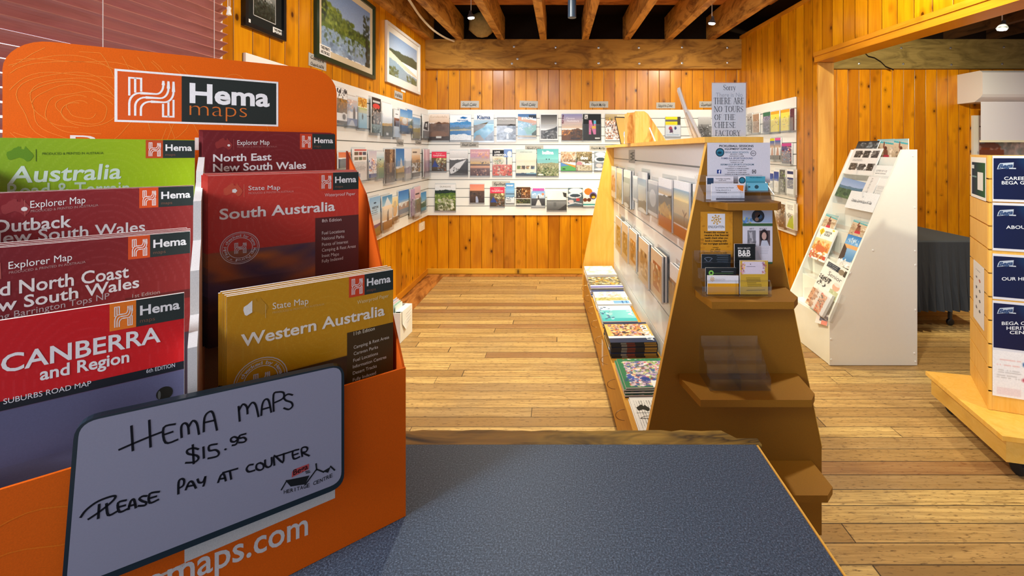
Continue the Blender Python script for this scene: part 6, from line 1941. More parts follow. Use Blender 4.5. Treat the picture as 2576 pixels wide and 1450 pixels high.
TITLES = {'country': ('COUNTRY', 'f0f4f8'), 'teal': ('PTV', 'f4fafc'), 'dest': ('DEST', 'f4f4f8')}
ORD = ['topmost', 'second', 'third', 'fourth', 'fifth', 'sixth']
for (y0, a0, wd, lay, kind, nm) in MG:
    z = .3125
    ln = .29
    c = mag_cv(kind)
    rs = random.Random(len(nm) + int(y0 * 100))
    N = len(lay)
    for k, th in enumerate(lay[::-1]):
        top = k == N - 1
        dx, dy = (rs.random() - .5) * .012, (rs.random() - .5) * .010
        o_ = gp(a0 + dx + .012, y0 + dy, z)
        # cover frame: writing runs towards the counter, top edge towards the slats
        fr = Fr(o_ + gd * ln, -gd, gc)
        m = MB()
        m.fbox(fr, 0, ln, 0, wd, 0, th - .0006, hx('e6e2da' if kind not in ('country',) else '24262a'))
        if kind == 'country':
            for s, (p, q, col) in enumerate(((.22, .34, '8a8a80'), (.34, .52, '7c3c30'), (.72, .98, 'b08c3c'))):
                for j in range(4):
                    quad(m, Fr(fr.p(ln, 0, 0), gc, (0, 0, 1)), wd * p, wd * q, th * (.2 * j + .1), th * (.2 * j + .22), col, .0004)
        elif kind in ('food', 'teal', 'green'):
            col = {'food': '3c68b0', 'teal': '3c4c5c', 'green': '2c4c3c'}[kind]
            quad(m, Fr(fr.p(ln, 0, 0), gc, (0, 0, 1)), 0, wd, 0, th * .45, col if k % 2 else '3a3a3c', .0004)
        m.grid(fr, 0, ln, 0, wd, th, c.a if top else c.a[::5, ::5])
        if top and kind in TITLES:
            s, col = TITLES[kind]
            text_uv(m, fr, s, .04 if kind != 'country' else .05, .27 if kind == 'country' else .2, wd * .82, col, th + .0006, .04, wd * .13)
        if top and kind == 'our':
            f2 = Fr(fr.p(ln, 0, 0), gc, gd)
            serif(m, f2, 'OUR AU', .085, .300, ln - .105, .040, '20201e', th + .0006)
            aus(m, f2, .018, ln - .115, .06, '26261f', th + .0006)
            quad(m, f2, .01, wd - .004, ln - .126, ln - .124, '20201e', th + .0006)
            ribbon(m, f2, [(.02 + .006 * i, ln - .165 + .016 * math.sin(math.pi * i / 12)) for i in range(13)], .003, '3a3a38', th + .0006)
            ribbon(m, f2, [(.02, ln - .167), (.092, ln - .167)], .004, '3a3a38', th + .0006)
        o = m.build('newspaper' if kind == 'our' else 'magazine', PRINT)
        lb = f'{nm}, {ORD[N - 1 - k]} of its stack on the gondola plinth' if N > 1 else f'{nm} on the plinth'
        tag(o, lb, 'newspaper' if kind == 'our' else 'magazine', 'magazine stacks on the gondola plinth')
        z += th + .0004

# ---------------------------------------------------------------- things standing on top of the gondola
TZ = 1.5525


def top_y(y):
    return gp(.648, y, TZ)


for k, (y, lab) in enumerate(((2.92, 'pine magazine file on top of the gondola with broad orange grain'), (3.03, 'pine magazine file on top of the gondola standing behind the first one'))):
    m = MB()
    b = gp(.548 - .032 * k, y, TZ + .0005)
    f = Fr(b, gc, (0, 0, 1))
    P = [(0, 0), (.205, 0), (.205, .02), (.085, .195), (.06, .212), (0, .212)]
    for w0, w1 in ((0, .008), (-.09, -.082)):
        m.prism([f.p(u, v, w0) for u, v in P], f.N * (w1 - w0))
    m.fbox(f, .0, .008, .001, .209, -.0815, -.0005)
    m.fbox(f, .009, .2, .0, .008, -.0815, -.0005)
    tag(m.build('magazine_file', FILEWOOD), lab, 'magazine file', 'pine magazine files on the gondola')
# crumpled clear bag of blue cards at the far side of the files
f = Fr(gp(.50, 3.16, TZ + .0005), gc, (0, 0, 1))
m = MB()
rs = random.Random(2)
n = 7
vs, fs = [], []
for j in range(n):
    for i in range(8):
        q = 2 * math.pi * i / 8
        k = 1 + .25 * (rs.random() - .5)
        vs.append(f.p(.048 + .026 * math.cos(q) * k, .088 * j / (n - 1), .012 * math.sin(q) * k - .02))
for j in range(n - 1):
    for i in range(8):
        fs.append((j * 8 + i, j * 8 + (i + 1) % 8, (j + 1) * 8 + (i + 1) % 8, (j + 1) * 8 + i))
fs += [tuple(range(7, -1, -1)), tuple((n - 1) * 8 + i for i in range(8))]
m.mesh(vs, fs, [hx('a8c8f0') if i % 3 else hx('e4eef8') for i in range(len(fs))])
tag(m.build('plastic_pouch', PLASTIC), 'small crinkled pale blue plastic pouch on the far end of the gondola top', 'pouch')
# leaning dark sleeve behind the pouch
f = Fr(gp(.60, 3.62, TZ + .001), (gc + gd * .3), V3((-.22, 0, 1)))
m = MB()
m.fbox(f, -.03, .06, 0, .235, 0, .006, hx('3a3430'))
m.fbox(f, -.025, .055, .005, .225, .0062, .008, hx('b89c58'))
tag(m.build('brochure', PRINT), 'dark edged tan leaflet leaning behind the pine magazine files on the gondola', 'brochure')
# round white plate on a little easel
f = Fr(gp(.60, 2.62, TZ + .001), V3((.10, -1, 0)), V3((-.42, 0, 1)))
c0 = f.p(0, .062, 0)
m = MB()
m.lathe(c0, f.N, [(.0005, -.004), (.05, -.004), (.06, 0), (.061, .006), (.052, .007), (.047, .002), (.0005, .002)], hx('f4f4f2'), 28)
pl = m.build('round_sign', PLASTIC)
tag(pl, 'round white framed dish leaning on the gondola top beside the pine files', 'sign')
m = MB()
m.fbox(f, -.004, .004, .0015, .09, -.012, -.005, hx('f0f0ee'))
m.build('easel_leg', PLASTIC, pl)
# acrylic leaflet stands seen from their edges
for k, (y, a, h, lean, pic, lab) in enumerate(((2.02, .650, .255, -.33, ['6a5a68', 'b89c90', 'd8d0c8'], 'tall acrylic leaflet stand leaning back on the gondola, grey and pink leaflet'),
                                            (1.86, .615, .135, -.48, ['b8b4ac', '8a8478'], 'short clear leaflet stand with grey folded leaflets on the gondola'))):
    f = Fr(gp(a, y, TZ + .001), V3((-.255, -1, 0)), V3((lean, 0, 1)))
    st = empty('leaflet_stand', f.o)
    tag(st, lab, 'leaflet stand', 'leaflet stands on the gondola top')
    m = MB()
    m.fbox(f, -.06, .06, 0, h, 0, .002)
    m.fbox(f, -.06, .06, 0, h * .45, .022, .024)
    m.fbox(f, -.06, .06, 0, .002, .002, .022)
    m.build('shell', CLEAR, st)
    c = Cv(24, 40, 'c8c4c0', 30 + k)
    c.d(0, 0, 1, 1, pic, 60, .1)
    m = MB()
    m.fbox(f, -.055, .055, .004, h - .008, .004, .0145, hx('dcd8d0'))
    m.grid(f, -.055, .055, .004, h - .008, .0148, c.nz(.1).a)
    m.build('leaflet', PRINT, st)
# tour notice in its acrylic holder
fn = Fr((0, 1.672, 0), (1, 0, 0), (0, 0, 1))
u0, u1, v0, v1 = fn.rect(1789, 1878, 207, 358)
v0 = TZ + .0005
nt = empty('notice_holder', fn.p((u0 + u1) / 2, v0, 0))
tag(nt, 'upright acrylic holder with a printed notice about factory tours standing on the gondola end', 'notice')
m = MB()
m.fbox(fn, u0, u1, v0, v1, .0042, .0058)
m.fbox(fn, u0, u1, v0, v1, -.003, -.0015)
m.fbox(fn, u0, u1, v0, v0 + .0015, -.045, -.0031)
m.build('acrylic_shell', CLEAR, nt)
m = MB()
e = .003
m.fbox(fn, u0 + e, u1 - e, v0 + .005, v1 - .003, 0, .0006, hx('e2e0e0'))
W, H = u1 - u0, v1 - v0
N_ = lambda x, y: fn.hit(x, y, .0012)
for s, x0, x1, yb, yt in (('Sorry', 1819, 1851, 227, 213), ('THERE ARE', 1795, 1872, 262, 246), ('NO TOURS', 1796, 1870, 282, 267), ('OF THE', 1797, 1850, 302, 288), ('CHEESE', 1797, 1851, 322, 307), ('FACTORY', 1799, 1863, 342, 328)):
    a, b = N_(x0, yb), N_(x1, yb)
    serif(m, fn, s, a[0], b[0], a[1], N_(x0, yt)[1] - a[1], '2a2a2c', .0012)
a, b = N_(1801, 244), N_(1868, 244)
text_uv(m, fn, 'There is No', a[0], b[0], a[1], 'b4b4b8', .0012, 0, .016)
m.build('notice_sheet', PRINT, nt)

# ---------------------------------------------------------------- on the end panel
pk = Fr((0, G0 - .0012, 0), (1, 0, 0), (0, 0, 1))


def poster(fr, x0, x1, y0, y1, cvf, label, name='poster', cat='poster', res=(60, 60), draw=None, group=None, w=.0004, mat=None, edge='d8d8d8'):
    u0, u1, v0, v1 = fr.rect(x0, x1, y0, y1, w)
    c = Cv(res[0] * 2, res[1] * 2, 'fff', 11)
    cvf(c)
    m = MB()
    m.fbox(fr, u0, u1, v0, v1, w, w + .0006, hx(edge))
    m.grid(fr, u0, u1, v0, v1, w + .0008, c.nz(.03).a)
    if draw:
        draw(m, fr, w + .0013)
    o = m.build(name, mat or PRINT)
    tag(o, label, cat, group)
    return o


def tl(m, fr, s, x0, x1, yb, cap, col, w, bold=.01):
    a, b = fr.hit(x0, yb, w), fr.hit(x1, yb, w)
    text(m, fr, s, a, b, fr.hit(x0, yb - cap, w), col, w, bold)


OP, SP_ = (1740, 350), 8.054


def pq(x, y):
    return OP[0] + x / SP_, OP[1] + y / SP_


def dpick(m, fr, w):
    def t(s, x0, x1, yb, cap, col, bold=.008):
        (a, y), (b, _) = pq(x0, yb), pq(x1, yb)
        tl(m, fr, s, a, b, y, cap / SP_, col, w, bold)
    t('PICKLEBALL SESSIONS', 560, 1252, 162, 42, '1c1c22', .018)
    t('EQUIPMENT SUPPLIED', 672, 1216, 218, 34, '1c1c22', .018)
    t('BEGA HIGH SCHOOL', 680, 1160, 284, 32, '4c7488')
    t('MONDAY 5-8PM', 785, 1032, 316, 20, '3a3a40')
    t('WEDNESDAY 5-8PM', 758, 1055, 356, 20, '3a3a40')
    t('PAMBULA SPORTSGROUND', 600, 1240, 408, 34, '46587c')
    t('SATURDAY 8-11AM', 765, 1060, 444, 20, '3a3a40')
    t('SUNDAY 8-11AM', 788, 1040, 484, 20, '3a3a40')
    t('BERMAGUI SPORTS STADIUM', 588, 1258, 534, 34, '46687c')
    t('TUESDAY 6-10AM SPORT', 740, 1110, 568, 18, '3a3a40')
    t('WEDNESDAY 6-10AM BEGINNERS', 672, 1160, 610, 20, '3a3a40')
    t('THURSDAY 8-10AM OPEN', 724, 1110, 646, 18, '3a3a40')
    t('SATURDAY 8-10AM OPEN', 720, 1110, 688, 18, '3a3a40')
    t('SUNDAY 8-10AM INTERMEDIATE', 672, 1170, 726, 20, '3a3a40')
    c = fr.hit(*pq(574, 270), w)
    r = 88 / SP_ / F * G0
    disc(m, fr, c[0], c[1], r, '14242e', w)
    disc(m, fr, c[0], c[1], r * .84, '2a6c84', w + .0003)
    disc(m, fr, c[0] - r * .1, c[1] - r * .1, r * .45, '183848', w + .0006, 20, r * .25)
    ribbon(m, fr, [(c[0] + r * .7 * math.cos(a), c[1] + r * .5 * math.sin(a)) for a in np.linspace(.2, 2.9, 12)], r * .1, '4c9cb4', w + .0007)
    c = fr.hit(*pq(1248, 290), w)
    ring(m, fr, c[0], c[1], r * .58, r * .1, '303038', w)
    t('18+', 1213, 1284, 306, 32, '303038')
    a, b = fr.hit(*pq(512, 700), w), fr.hit(*pq(598, 622), w)
    quad(m, fr, a[0], b[0], a[1], b[1], '243c80', w)
    tl(m, fr, 'f', *(pq(545, 0)[0], pq(580, 0)[0]), pq(0, 698)[1], 62 / SP_, 'e8e8f0', w + .0004, .06)
    for x, s in ((1235, 1), (1292, -1)):
        q = [fr.hit(*pq(x + s * 14, 625), w), fr.hit(*pq(x - s * 4, 630), w), fr.hit(*pq(x - s * 4, 690), w), fr.hit(*pq(x + s * 14, 698), w)]
        ribbon(m, fr, q, .0022, '222226', w)
    c = fr.hit(*pq(1263, 660), w)
    disc(m, fr, c[0], c[1], .0022, '222226', w, 12, .0045)


poster(pk, 1779, 1937, 359, 460, lambda c: c.b(0, 0, 1, 1, 'd4d2d8'), 'white landscape sheet about pickleball sessions on the gondola end', 'notice_sheet', 'notice', (60, 40), dpick)


def sun(m, fr, x, y, r, col, w, n=8, col2=None):
    c = fr.hit(x, y, w)
    R = r / F * G0
    ring(m, fr, c[0], c[1], R * .48, R * .16, col, w)
    disc(m, fr, c[0], c[1], R * .22, col2 or col, w)
    for k in range(n):
        a = 2 * math.pi * k / n + .2
        u, v = c[0] + R * .82 * math.cos(a), c[1] + R * .82 * math.sin(a)
        disc(m, fr, u, v, R * .17, col, w, 8)


def denl(m, fr, w):
    a, b = fr.hit(1780, 581, w), fr.hit(1824, 538, w)
    quad(m, fr, a[0], b[0], a[1], b[1], 'e0dee2', w)
    sun(m, fr, 1802, 553, 13, 'c89838', w + .0004)
    tl(m, fr, 'ENLIGHTEN', 1782, 1822, 574, 6, '3a3a40', w + .0004, 0)
    for k, (s, x0, x1) in enumerate((('Present this voucher to', 1771, 1832), ('receive a free financial', 1772, 1832), ('health check when you', 1773, 1831), ('book a meeting with', 1774, 1829), ('our mortgage specialist', 1769, 1832))):
        tl(m, fr, s, x0, x1, 587 + 7.1 * k, 4.4, '2c1c0c', w, .03)
    for k, (s, x0, x1) in enumerate((('contact', 1793, 1808), ('our office', 1788, 1812), ('for details', 1787, 1812), ('terms and conditions apply', 1770, 1829))):
        tl(m, fr, s, x0, x1, 624 + 4.6 * k, 2.6, '2c1c0c', w, .02)


poster(pk, 1762, 1843, 533, 648, lambda c: c.g(0, 1, 'c88a24', 'd89420').d(0, .1, .1, 1, ['b87818'], 8, .08).d(.85, 0, 1, .9, ['c07c1c'], 8, .08), 'amber voucher sheet with a white sun badge on the gondola end', 'voucher_sheet', 'voucher', (40, 56), denl, edge='b87818')


def dart(m, fr, w):
    tl(m, fr, 'ART', 1885, 1897, 578, 4, '3a3a40', w, 0)
    tl(m, fr, 'BOOKS', 1911, 1929, 578, 4, '3a3a40', w, 0)
    for k in range(5):
        ribbon(m, fr, [fr.hit(1885 + 1, 620 + 4 * k, w), fr.hit(1900, 620 + 4 * k, w)], .0008, '8a8890', w)
        ribbon(m, fr, [fr.hit(1912, 622 + 4 * k, w), fr.hit(1935 - k, 622 + 4 * k, w)], .0008, '8a8890', w)
    c = fr.hit(1907, 544, w)
    r = 16 / F * G0
    disc(m, fr, c[0], c[1], r, '2a3038', w)
    disc(m, fr, c[0] - r * .1, c[1] + r * .2, r * .42, '4c3830', w + .0003)
    disc(m, fr, c[0] + r * .3, c[1] - r * .1, r * .35, '3a5878', w + .0003)
    disc(m, fr, c[0] - r * .2, c[1] - r * .5, r * .3, '8a7060', w + .0003)


poster(pk, 1868, 1943, 524, 664, lambda c: c.b(0, 0, 1, 1, 'd6d2da').g(.0, .26, 'c8d0e0', '9cb4d8').d(.0, .18, .4, .27, ['d8d060', '5c8ccc'], 9, .08).b(0, .27, 1, .325, '3c6038').b(.16, .40, .44, .68, '7c7a80').p([(.22, .68), (.24, .5), (.2, .42), (.26, .44), (.32, .42), (.33, .52), (.4, .68)], 'b8b4b8').d(.16, .55, .44, .68, ['5a585c', '8c8a90'], 10, .05).b(.56, .40, .92, .68, '5a4a4c').e(.72, .5, .14, .12, '2a2022').e(.72, .5, .08, .07, 'c8a090').p([(.6, .68), (.64, .58), (.82, .58), (.9, .68)], 'c0c4d0').b(0, .965, 1, 1, '3c6038'), 'white flyer with a round dark photo and two portrait photos on the gondola end', 'flyer', 'flyer', (50, 90), dart)


def rest(v):
    for z in (1.322, .997, .676):
        if abs(v - z) < .035:
            return z + .0006
    return v


def card(fr, x0, x1, y0, y1, paint, label, w, th=.0006, draw=None, res=(36, 24), name='business_card', stack=1, rot=0, lean=0, cat='card', group='cards on the gondola end'):
    """a card (or a pack of the same card) standing in a holder"""
    u0, u1, v0, v1 = fr.rect(x0, x1, y0, y1, w)
    v0 = rest(v0) + (.003 if rest(v0) != v0 else 0)
    c = Cv(res[0] * 2, res[1] * 2, 'fff', 17)
    paint(c)
    m = MB()
    m.fbox(fr, u0, u1, v0, v1, w - th * stack, w - .0003, hx('e8e6e0'))
    m.grid(fr, u0, u1, v0, v1, w, c.nz(.03).a)
    if draw:
        draw(m, fr, w + .0005)
    return tag(m.build(name, PRINT), label, cat, group)


def tray(fr, x0, x1, y0, y1, wdepth, label, tiers, split=None, back=None):
    """clear tiered card holder: floor, tier lips, sides"""
    w1 = wdepth
    u0, u1, v0, v1 = fr.rect(x0, x1, y0, y1, w1)
    v0 = rest(v0)
    a = .0016
    m = MB()
    m.fbox(fr, u0, u1, v0, v0 + a, .004, w1)
    for k in range(tiers):
        t = k / max(tiers - 1, 1)
        w = w1 - a - (w1 - .012) * t * .9
        lo = v0 + (v1 - v0) * .78 * t
        m.fbox(fr, u0 + a, u1 - a, max(lo, v0 + a), lo + (v1 - v0) * .26, w - a, w)
        if k:
            m.fbox(fr, u0 + a, u1 - a, lo, lo + a, w, w + (w1 - .012) * .9 / (tiers - 1) - 2 * a)
    P = [(0.004, v0 + a), (w1, v0 + a), (w1, v0 + (v1 - v0) * .3), (.006, v1), (.004, v1)]
    us = [u0, u1 - a] + ([u0 + (u1 - u0) * split] if split else [])
    for u in us:
        m.prism([fr.p(u, v, w) for w, v in P], fr.U * a)
    return tag(m.build('card_holder', CLEAR), label, 'card holder', 'clear card holders on the gondola end')


# top shelf cards
def dphone(m, fr, w):
    a, b = fr.hit(1779, 464, w), fr.hit(1795, 448, w)
    quad(m, fr, a[0], b[0], a[1], b[1], '2c4460', w)
    tl(m, fr, 'Technology counselling', 1800, 1837, 451, 2.6, '3a3a40', w, .01)
    tl(m, fr, 'social work', 1808, 1827, 455, 2.4, '3a3a40', w, .01)
    ribbon(m, fr, [fr.hit(1797, 460, w), fr.hit(1843, 460, w)], .0012, '6a6a70', w)


card(pk, 1777, 1845, 444, 484, lambda c: c.b(0, 0, 1, 1, 'dcd6da'), 'white card with a dark blue square in the upper tier of the top shelf', .045, draw=dphone, stack=6)


def dteal(m, fr, w):
    c = fr.hit(1867, 454, w)
    r = 8.5 / F * G0 * .97
    disc(m, fr, c[0], c[1], r, '16303c', w)
    disc(m, fr, c[0], c[1], r * .75, '2c7c94', w + .0003)
    tl(m, fr, 'PICKLEBALL', 1886, 1918, 448, 2.4, '1c4c58', w, .01)


card(pk, 1858, 1925, 444, 478, lambda c: c.b(0, 0, .27, 1, 'e8e6ea').b(.27, 0, 1, 1, '4ca0b4'), 'teal and white card with a round badge on the top shelf', .045, draw=dteal, stack=8)
card(pk, 1880, 1932, 461, 480, lambda c: c.b(0, 0, 1, 1, '6cb4c8').e(.45, .5, .1, .25, '2c4c58').b(.05, .4, .14, .6, '2c4c58'), 'light teal card in front of the badge card on the top shelf', .062, stack=5)


def dask(m, fr, w):
    tl(m, fr, 'Is someone you know', 1800, 1846, 474, 3.6, '4a4a52', w, .0)
    tl(m, fr, 'being abused in a', 1801, 1838, 480, 3.6, '4a4a52', w, .0)
    tl(m, fr, 'relationship ...', 1802, 1834, 486, 3.6, '4a4a52', w, .0)
    c = fr.hit(1864, 470, w)
    r = 13 / F * G0 * .94
    a0 = [c[0] + 0, c[1]]
    pts = [(c[0] + .0095, c[1] + .0045)] + [(c[0] + .0095 - r * 1.3 * math.cos(a), c[1] + .0065 - r * 1.25 * math.sin(a)) for a in np.linspace(0.02, 1.5, 9)]
    m.mesh([fr.p(u, v, w) for u, v in pts], [tuple(range(len(pts)))], hx('e87818'))
    for k in range(6):
        a = .1 + .27 * k
        disc(m, fr, c[0] + .0095 - r * 1.5 * math.cos(a), c[1] + .0065 - r * 1.45 * math.sin(a), .0011, 'e87818', w, 8)


card(pk, 1790, 1873, 462, 506, lambda c: c.b(0, 0, 1, 1, 'd8d8de').b(.14, .86, 1, .96, '4c4450').t(.16, .9, .74, 2, '8a8a90', .01, .07), 'white card with an orange quarter sun at the front of the top shelf', .085, draw=dask, stack=8, res=(44, 28))
tray(pk, 1770, 1948, 446, 512, .105, 'clear tiered card holder on the narrow top shelf of the gondola end', 3, .54)

# second shelf
def dblack(m, fr, w):
    c = fr.hit(1782, 653, w)
    ribbon(m, fr, [(c[0] + .011 * math.cos(a) * (1 + .4 * math.sin(3 * a)), c[1] + .008 * math.sin(a)) for a in np.linspace(0, 6.3, 20)], .0013, '8c98ac', w)
    for k in range(4):
        ribbon(m, fr, [fr.hit(1803 + 2 * (k % 2), 643 + 5.2 * k, w), fr.hit(1832, 644 + 5.2 * k, w)], .0012, '6c7c8c', w)


card(pk, 1765, 1838, 640, 676, lambda c: c.b(0, 0, 1, 1, '22282c'), 'black card with a silver line drawing at the back of the second shelf', .035, draw=dblack, stack=6)


def dgreen(m, fr, w):
    c = fr.hit(1789, 687, w)
    disc(m, fr, c[0], c[1], .0092, '86c858', w)
    disc(m, fr, c[0], c[1], .0038, '1c2024', w + .0003)
    ribbon(m, fr, [fr.hit(1796, 688, w), fr.hit(1845, 688, w)], .0012, '6c9c58', w)
    ribbon(m, fr, [fr.hit(1815, 684, w), fr.hit(1845, 684, w)], .0012, '9aa4a4', w)


card(pk, 1775, 1852, 674, 722, lambda c: c.b(0, 0, 1, 1, '24282a'), 'black card with a lime green ring on the second shelf', .068, draw=dgreen, stack=6)


def denc(m, fr, w):
    sun(m, fr, 1792, 703, 6, 'd0a040', w)
    tl(m, fr, 'ENLIGHTEN', 1800, 1824, 705, 3.4, 'b8b4b0', w, 0)


card(pk, 1780, 1858, 694, 739, lambda c: c.b(0, 0, 1, .42, 'e6e4e6').b(0, .42, 1, 1, 'e4a018'), 'white and amber card with a small sun at the front of the second shelf', .098, draw=denc, stack=10)


def dbnb(m, fr, w):
    tl(m, fr, 'BEGA VALLEY', 1856, 1888, 627, 4.2, 'd8d4cc', w, .01)
    tl(m, fr, 'B&B', 1857, 1888, 645, 15, 'ece8e0', w, .03)
    ribbon(m, fr, [fr.hit(1857, 648, w), fr.hit(1889, 648, w)], .0007, 'a8a49c', w)


card(pk, 1848, 1900, 614, 690, lambda c: c.b(0, 0, 1, 1, '1a1e20'), 'black card with bold white bed and breakfast lettering on the second shelf', .040, draw=dbnb, stack=8, res=(24, 34))


def dyel(m, fr, w):
    for k in range(6):
        ribbon(m, fr, [fr.hit(1877 + .8 * k, 700 + 4 * k, w), fr.hit(1912 + .8 * k - (12 if k == 3 else 0), 700 + 4 * k, w)], .0016, '6a5420', w)
    ribbon(m, fr, [fr.hit(1878, 731, w), fr.hit(1924, 730, w)], .002, '6a5420', w)
    c = fr.hit(1888, 665, w)
    disc(m, fr, c[0], c[1], .002, '44404c', w, 5)
    ribbon(m, fr, [fr.hit(1878, 671, w), fr.hit(1900, 671, w)], .0014, '6a6470', w)


card(pk, 1862, 1932, 656, 738, lambda c: c.b(0, 0, 1, 1, 'c8a234').b(.08, .02, .88, .4, 'd8ccd8').d(.02, .02, .16, .4, ['a05c6c', 'd8a858', 'c8889c'], 14, .05).d(.8, .02, .95, .4, ['a05c6c', 'd8a858', 'b080a8'], 14, .05), 'mustard yellow tall card with a floral edged panel on the second shelf', .098, draw=dyel, stack=10, res=(34, 40))
tray(pk, 1766, 1942, 650, 741, .115, 'clear tiered card holder on the second shelf of the gondola end', 3, .5)
tray(pk, 1786, 1940, 880, 972, .12, 'empty clear tiered card holder on the third shelf of the gondola end', 4, .5)

# ---------------------------------------------------------------- white sloping brochure stand
SX0, SX1, SXT, SY0, SY1 = 1.885, 2.497, 2.392, 3.05, 3.588
SZL, SZT = .335, 1.51
stand = empty('brochure_stand', ((SX0 + SX1) / 2, (SY0 + SY1) / 2, 0))
tag(stand, 'tall white melamine brochure stand with a sloping tiered front beside the partition wall', 'brochure stand')
for nm, y in (('side_panel', SY0), ('side_panel', SY1 - .016)):
    m = MB()
    m.prism([(SX0, y, .004), (SX1, y, .004), (SX1, y, SZT), (SXT, y, SZT), (SX0, y, SZL)], (0, .016, 0))
    o = m.build(nm, CREAM, stand)
    if y == SY0:
        m = MB()
        fq = Fr((0, y, 0), (1, 0, 0), (0, 0, 1))
        for px, py in ((2296, 392), (2301, 522), (2302, 632), (2303, 667), (2303, 780), (2300, 889), (2303, 910), (2196, 630), (2090, 853), (2091, 905)):
            u, v = fq.hit(px, py)
            m.lathe(fq.p(min(max(u, SX0 + .01), SX1 - .008), v, .0002), fq.N, [(.007, 0), (.006, .003), (.001, .0035)], hx('f4f4ee'), 10)
        m.build('screw_cap', PLASTIC, o)
m = MB()
m.box(SX1 - .012, SX1, SY0 + .0165, SY1 - .0165, .004, SZT - .004)
m.build('back_board', CREAM, stand)
m = MB()
m.box(SX0 + .004, SX0 + .018, SY0 + .0165, SY1 - .0165, .004, SZL - .03)
m.build('front_board', CREAM, stand)
NT_ = 6
SN = V3((-(SZT - SZL), 0, SXT - SX0)).normalized()
for k in range(NT_):
    t0 = k / NT_
    x0, z0 = SX0 + .02 + (SXT - SX0 - .02) * t0, SZL - .035 + (SZT - SZL - .02) * t0
    dx, dz = (SXT - SX0 - .02) / NT_, (SZT - SZL - .02) / NT_
    m = MB()
    m.box(x0, x0 + dx + .012, SY0 + .0165, SY1 - .0165, z0, z0 + .009)
    m.box(x0 + dx, x0 + dx + .009, SY0 + .0165, SY1 - .0165, z0 + .0092, z0 + dz + .0)
    m.build('tier', CREAM, stand)
    if k:
        m = MB()
        m.box(x0 + .002, x0 + .005, SY0 + .0165, SY1 - .0165, z0 + .0092, z0 + .06)
        m.build('tier_lip', CLEAR, stand)
    for q in (1, 2):
        m = MB()
        yy = SY0 + (SY1 - SY0) * q / 3
        m.box(x0 + .007, x0 + dx - .001, yy, yy + .003, z0 + .0095, z0 + dz * .7)
        m.build('divider', CLEAR, stand)
sl_ang = math.atan2(SXT - SX0, SZT - SZL)
fst = Fr((SX0, 0, SZL), (0, -1, 0), (math.sin(sl_ang), 0, math.cos(sl_ang)))
O9, S9 = (1960, 330), 2.376


def stand_item(a, b, y0, y1, paint, label, w, texts=(), th=.006, rot=0, lean=.16, name='brochure', cat='brochure', res=(26, 36), edge='eceae4', extra=None, pl=None):
    w = 0 if pl else -.027 + w * .42
    pl = pl or fst
    u0, u1, v0, v1 = pl.rect(O9[0] + a / S9, O9[0] + b / S9, O9[1] + y0 / S9, O9[1] + y1 / S9, w)
    u0, u1 = max(u0, -SY1 + .02), min(u1, -SY0 - .018)
    fr = pl.moved((u0 + u1) / 2, v0, w, rot, -.012)
    fr = Fr(fr.o, fr.U, fr.V)
    c = Cv(res[0] * 2, res[1] * 2, 'fff', int(a + y0))
    paint(c)
    hw, hh = (u1 - u0) / 2, v1 - v0
    leaflet(fr, -hw, hw, 0, hh, 0, th, c.nz(.05).a, label, texts, name, cat, 'leaflets in the white stand', edge, None, extra)


BEACH = lambda c: c.g(0, .18, '8cc0c8', 'e0d0b8').g(.18, 1, 'd8c0a0', 'c8b090').p([(.02, .06), (.98, .16), (.98, .22), (.02, .12)], '4cb0b8').e(.5, .34, .1, .07, '6a3c2c').p([(.38, .4), (.62, .4), (.66, .72), (.36, .72)], '8a5440').p([(.34, .3), (.4, .1), (.46, .1), (.44, .42)], '8a5440').p([(.36, .6), (.68, .6), (.72, .78), (.34, .78)], 'c83848').d(0, .3, .3, 1, ['b89c7c', 'a88c70'], 14, .1).d(.7, .3, 1, 1, ['b89c7c', 'e8d8c0'], 14, .1)
stand_item(452, 596, 62, 112, lambda c: c.g(0, 1, '2c3034', '5a6468').d(.2, .2, 1, 1, ['8a9498', '3c4448'], 16, .12), 'dark grey leaflet at the top of the white stand', .004, lean=.3, res=(30, 14))
fbk = Fr((2.456, 0, 0), (0, -1, 0), (0, 0, 1))
stand_item(594, 692, 48, 206, BEACH, 'beach woman brochure at the top of the white stand beside the dark leaflet', 0, pl=fbk)
stand_item(692, 798, 46, 210, BEACH, 'beach woman brochure at the top of the white stand next to its side panel', 0, pl=fbk)
stand_item(412, 592, 108, 266, lambda c: c.b(0, 0, 1, 1, 'eceae6').b(.12, .08, .36, .34, '4c4c4a').b(.42, .08, .64, .34, '3c3c3c').b(.72, .08, .94, .34, '4a4848').b(.1, .56, .36, .82, '5c544c').b(.42, .58, .64, .82, '605c58').b(.72, .56, .94, .82, '44403c').d(.12, .1, .94, .32, ['aaa49c', '2c2c2c', '8a8680'], 20, .05).d(.1, .58, .94, .8, ['b8b0a4', '2c2c2c', '8a8680'], 20, .05).t(.12, .5, .42, 2, '888', .012, .05), 'white flyer with six dark thumbnail photos in the white stand', .02, res=(52, 44))
stand_item(556, 692, 208, 330, lambda c: c.b(0, 0, 1, 1, 'eeece6').t(.15, .8, .25, 2, '777', .02, .16), 'white handwritten sheet under the beach brochures', .026, [('NOTES OF THE', .15, .75, .34, '6a6a6a', -.01)], name='paper_sheet', cat='paper')
stand_item(348, 512, 292, 412, lambda c: c.g(0, .42, '88a4d0', 'a8bce0').hill(.36, .05, 5, '5c7c94').hill(.5, .05, 5, '50684c').d(0, .55, 1, 1, ['4c6440', '688058', '3c5240'], 30, .1), 'wide blue and green valley print lying tilted in the white stand', .02, rot=-.10, res=(50, 36))
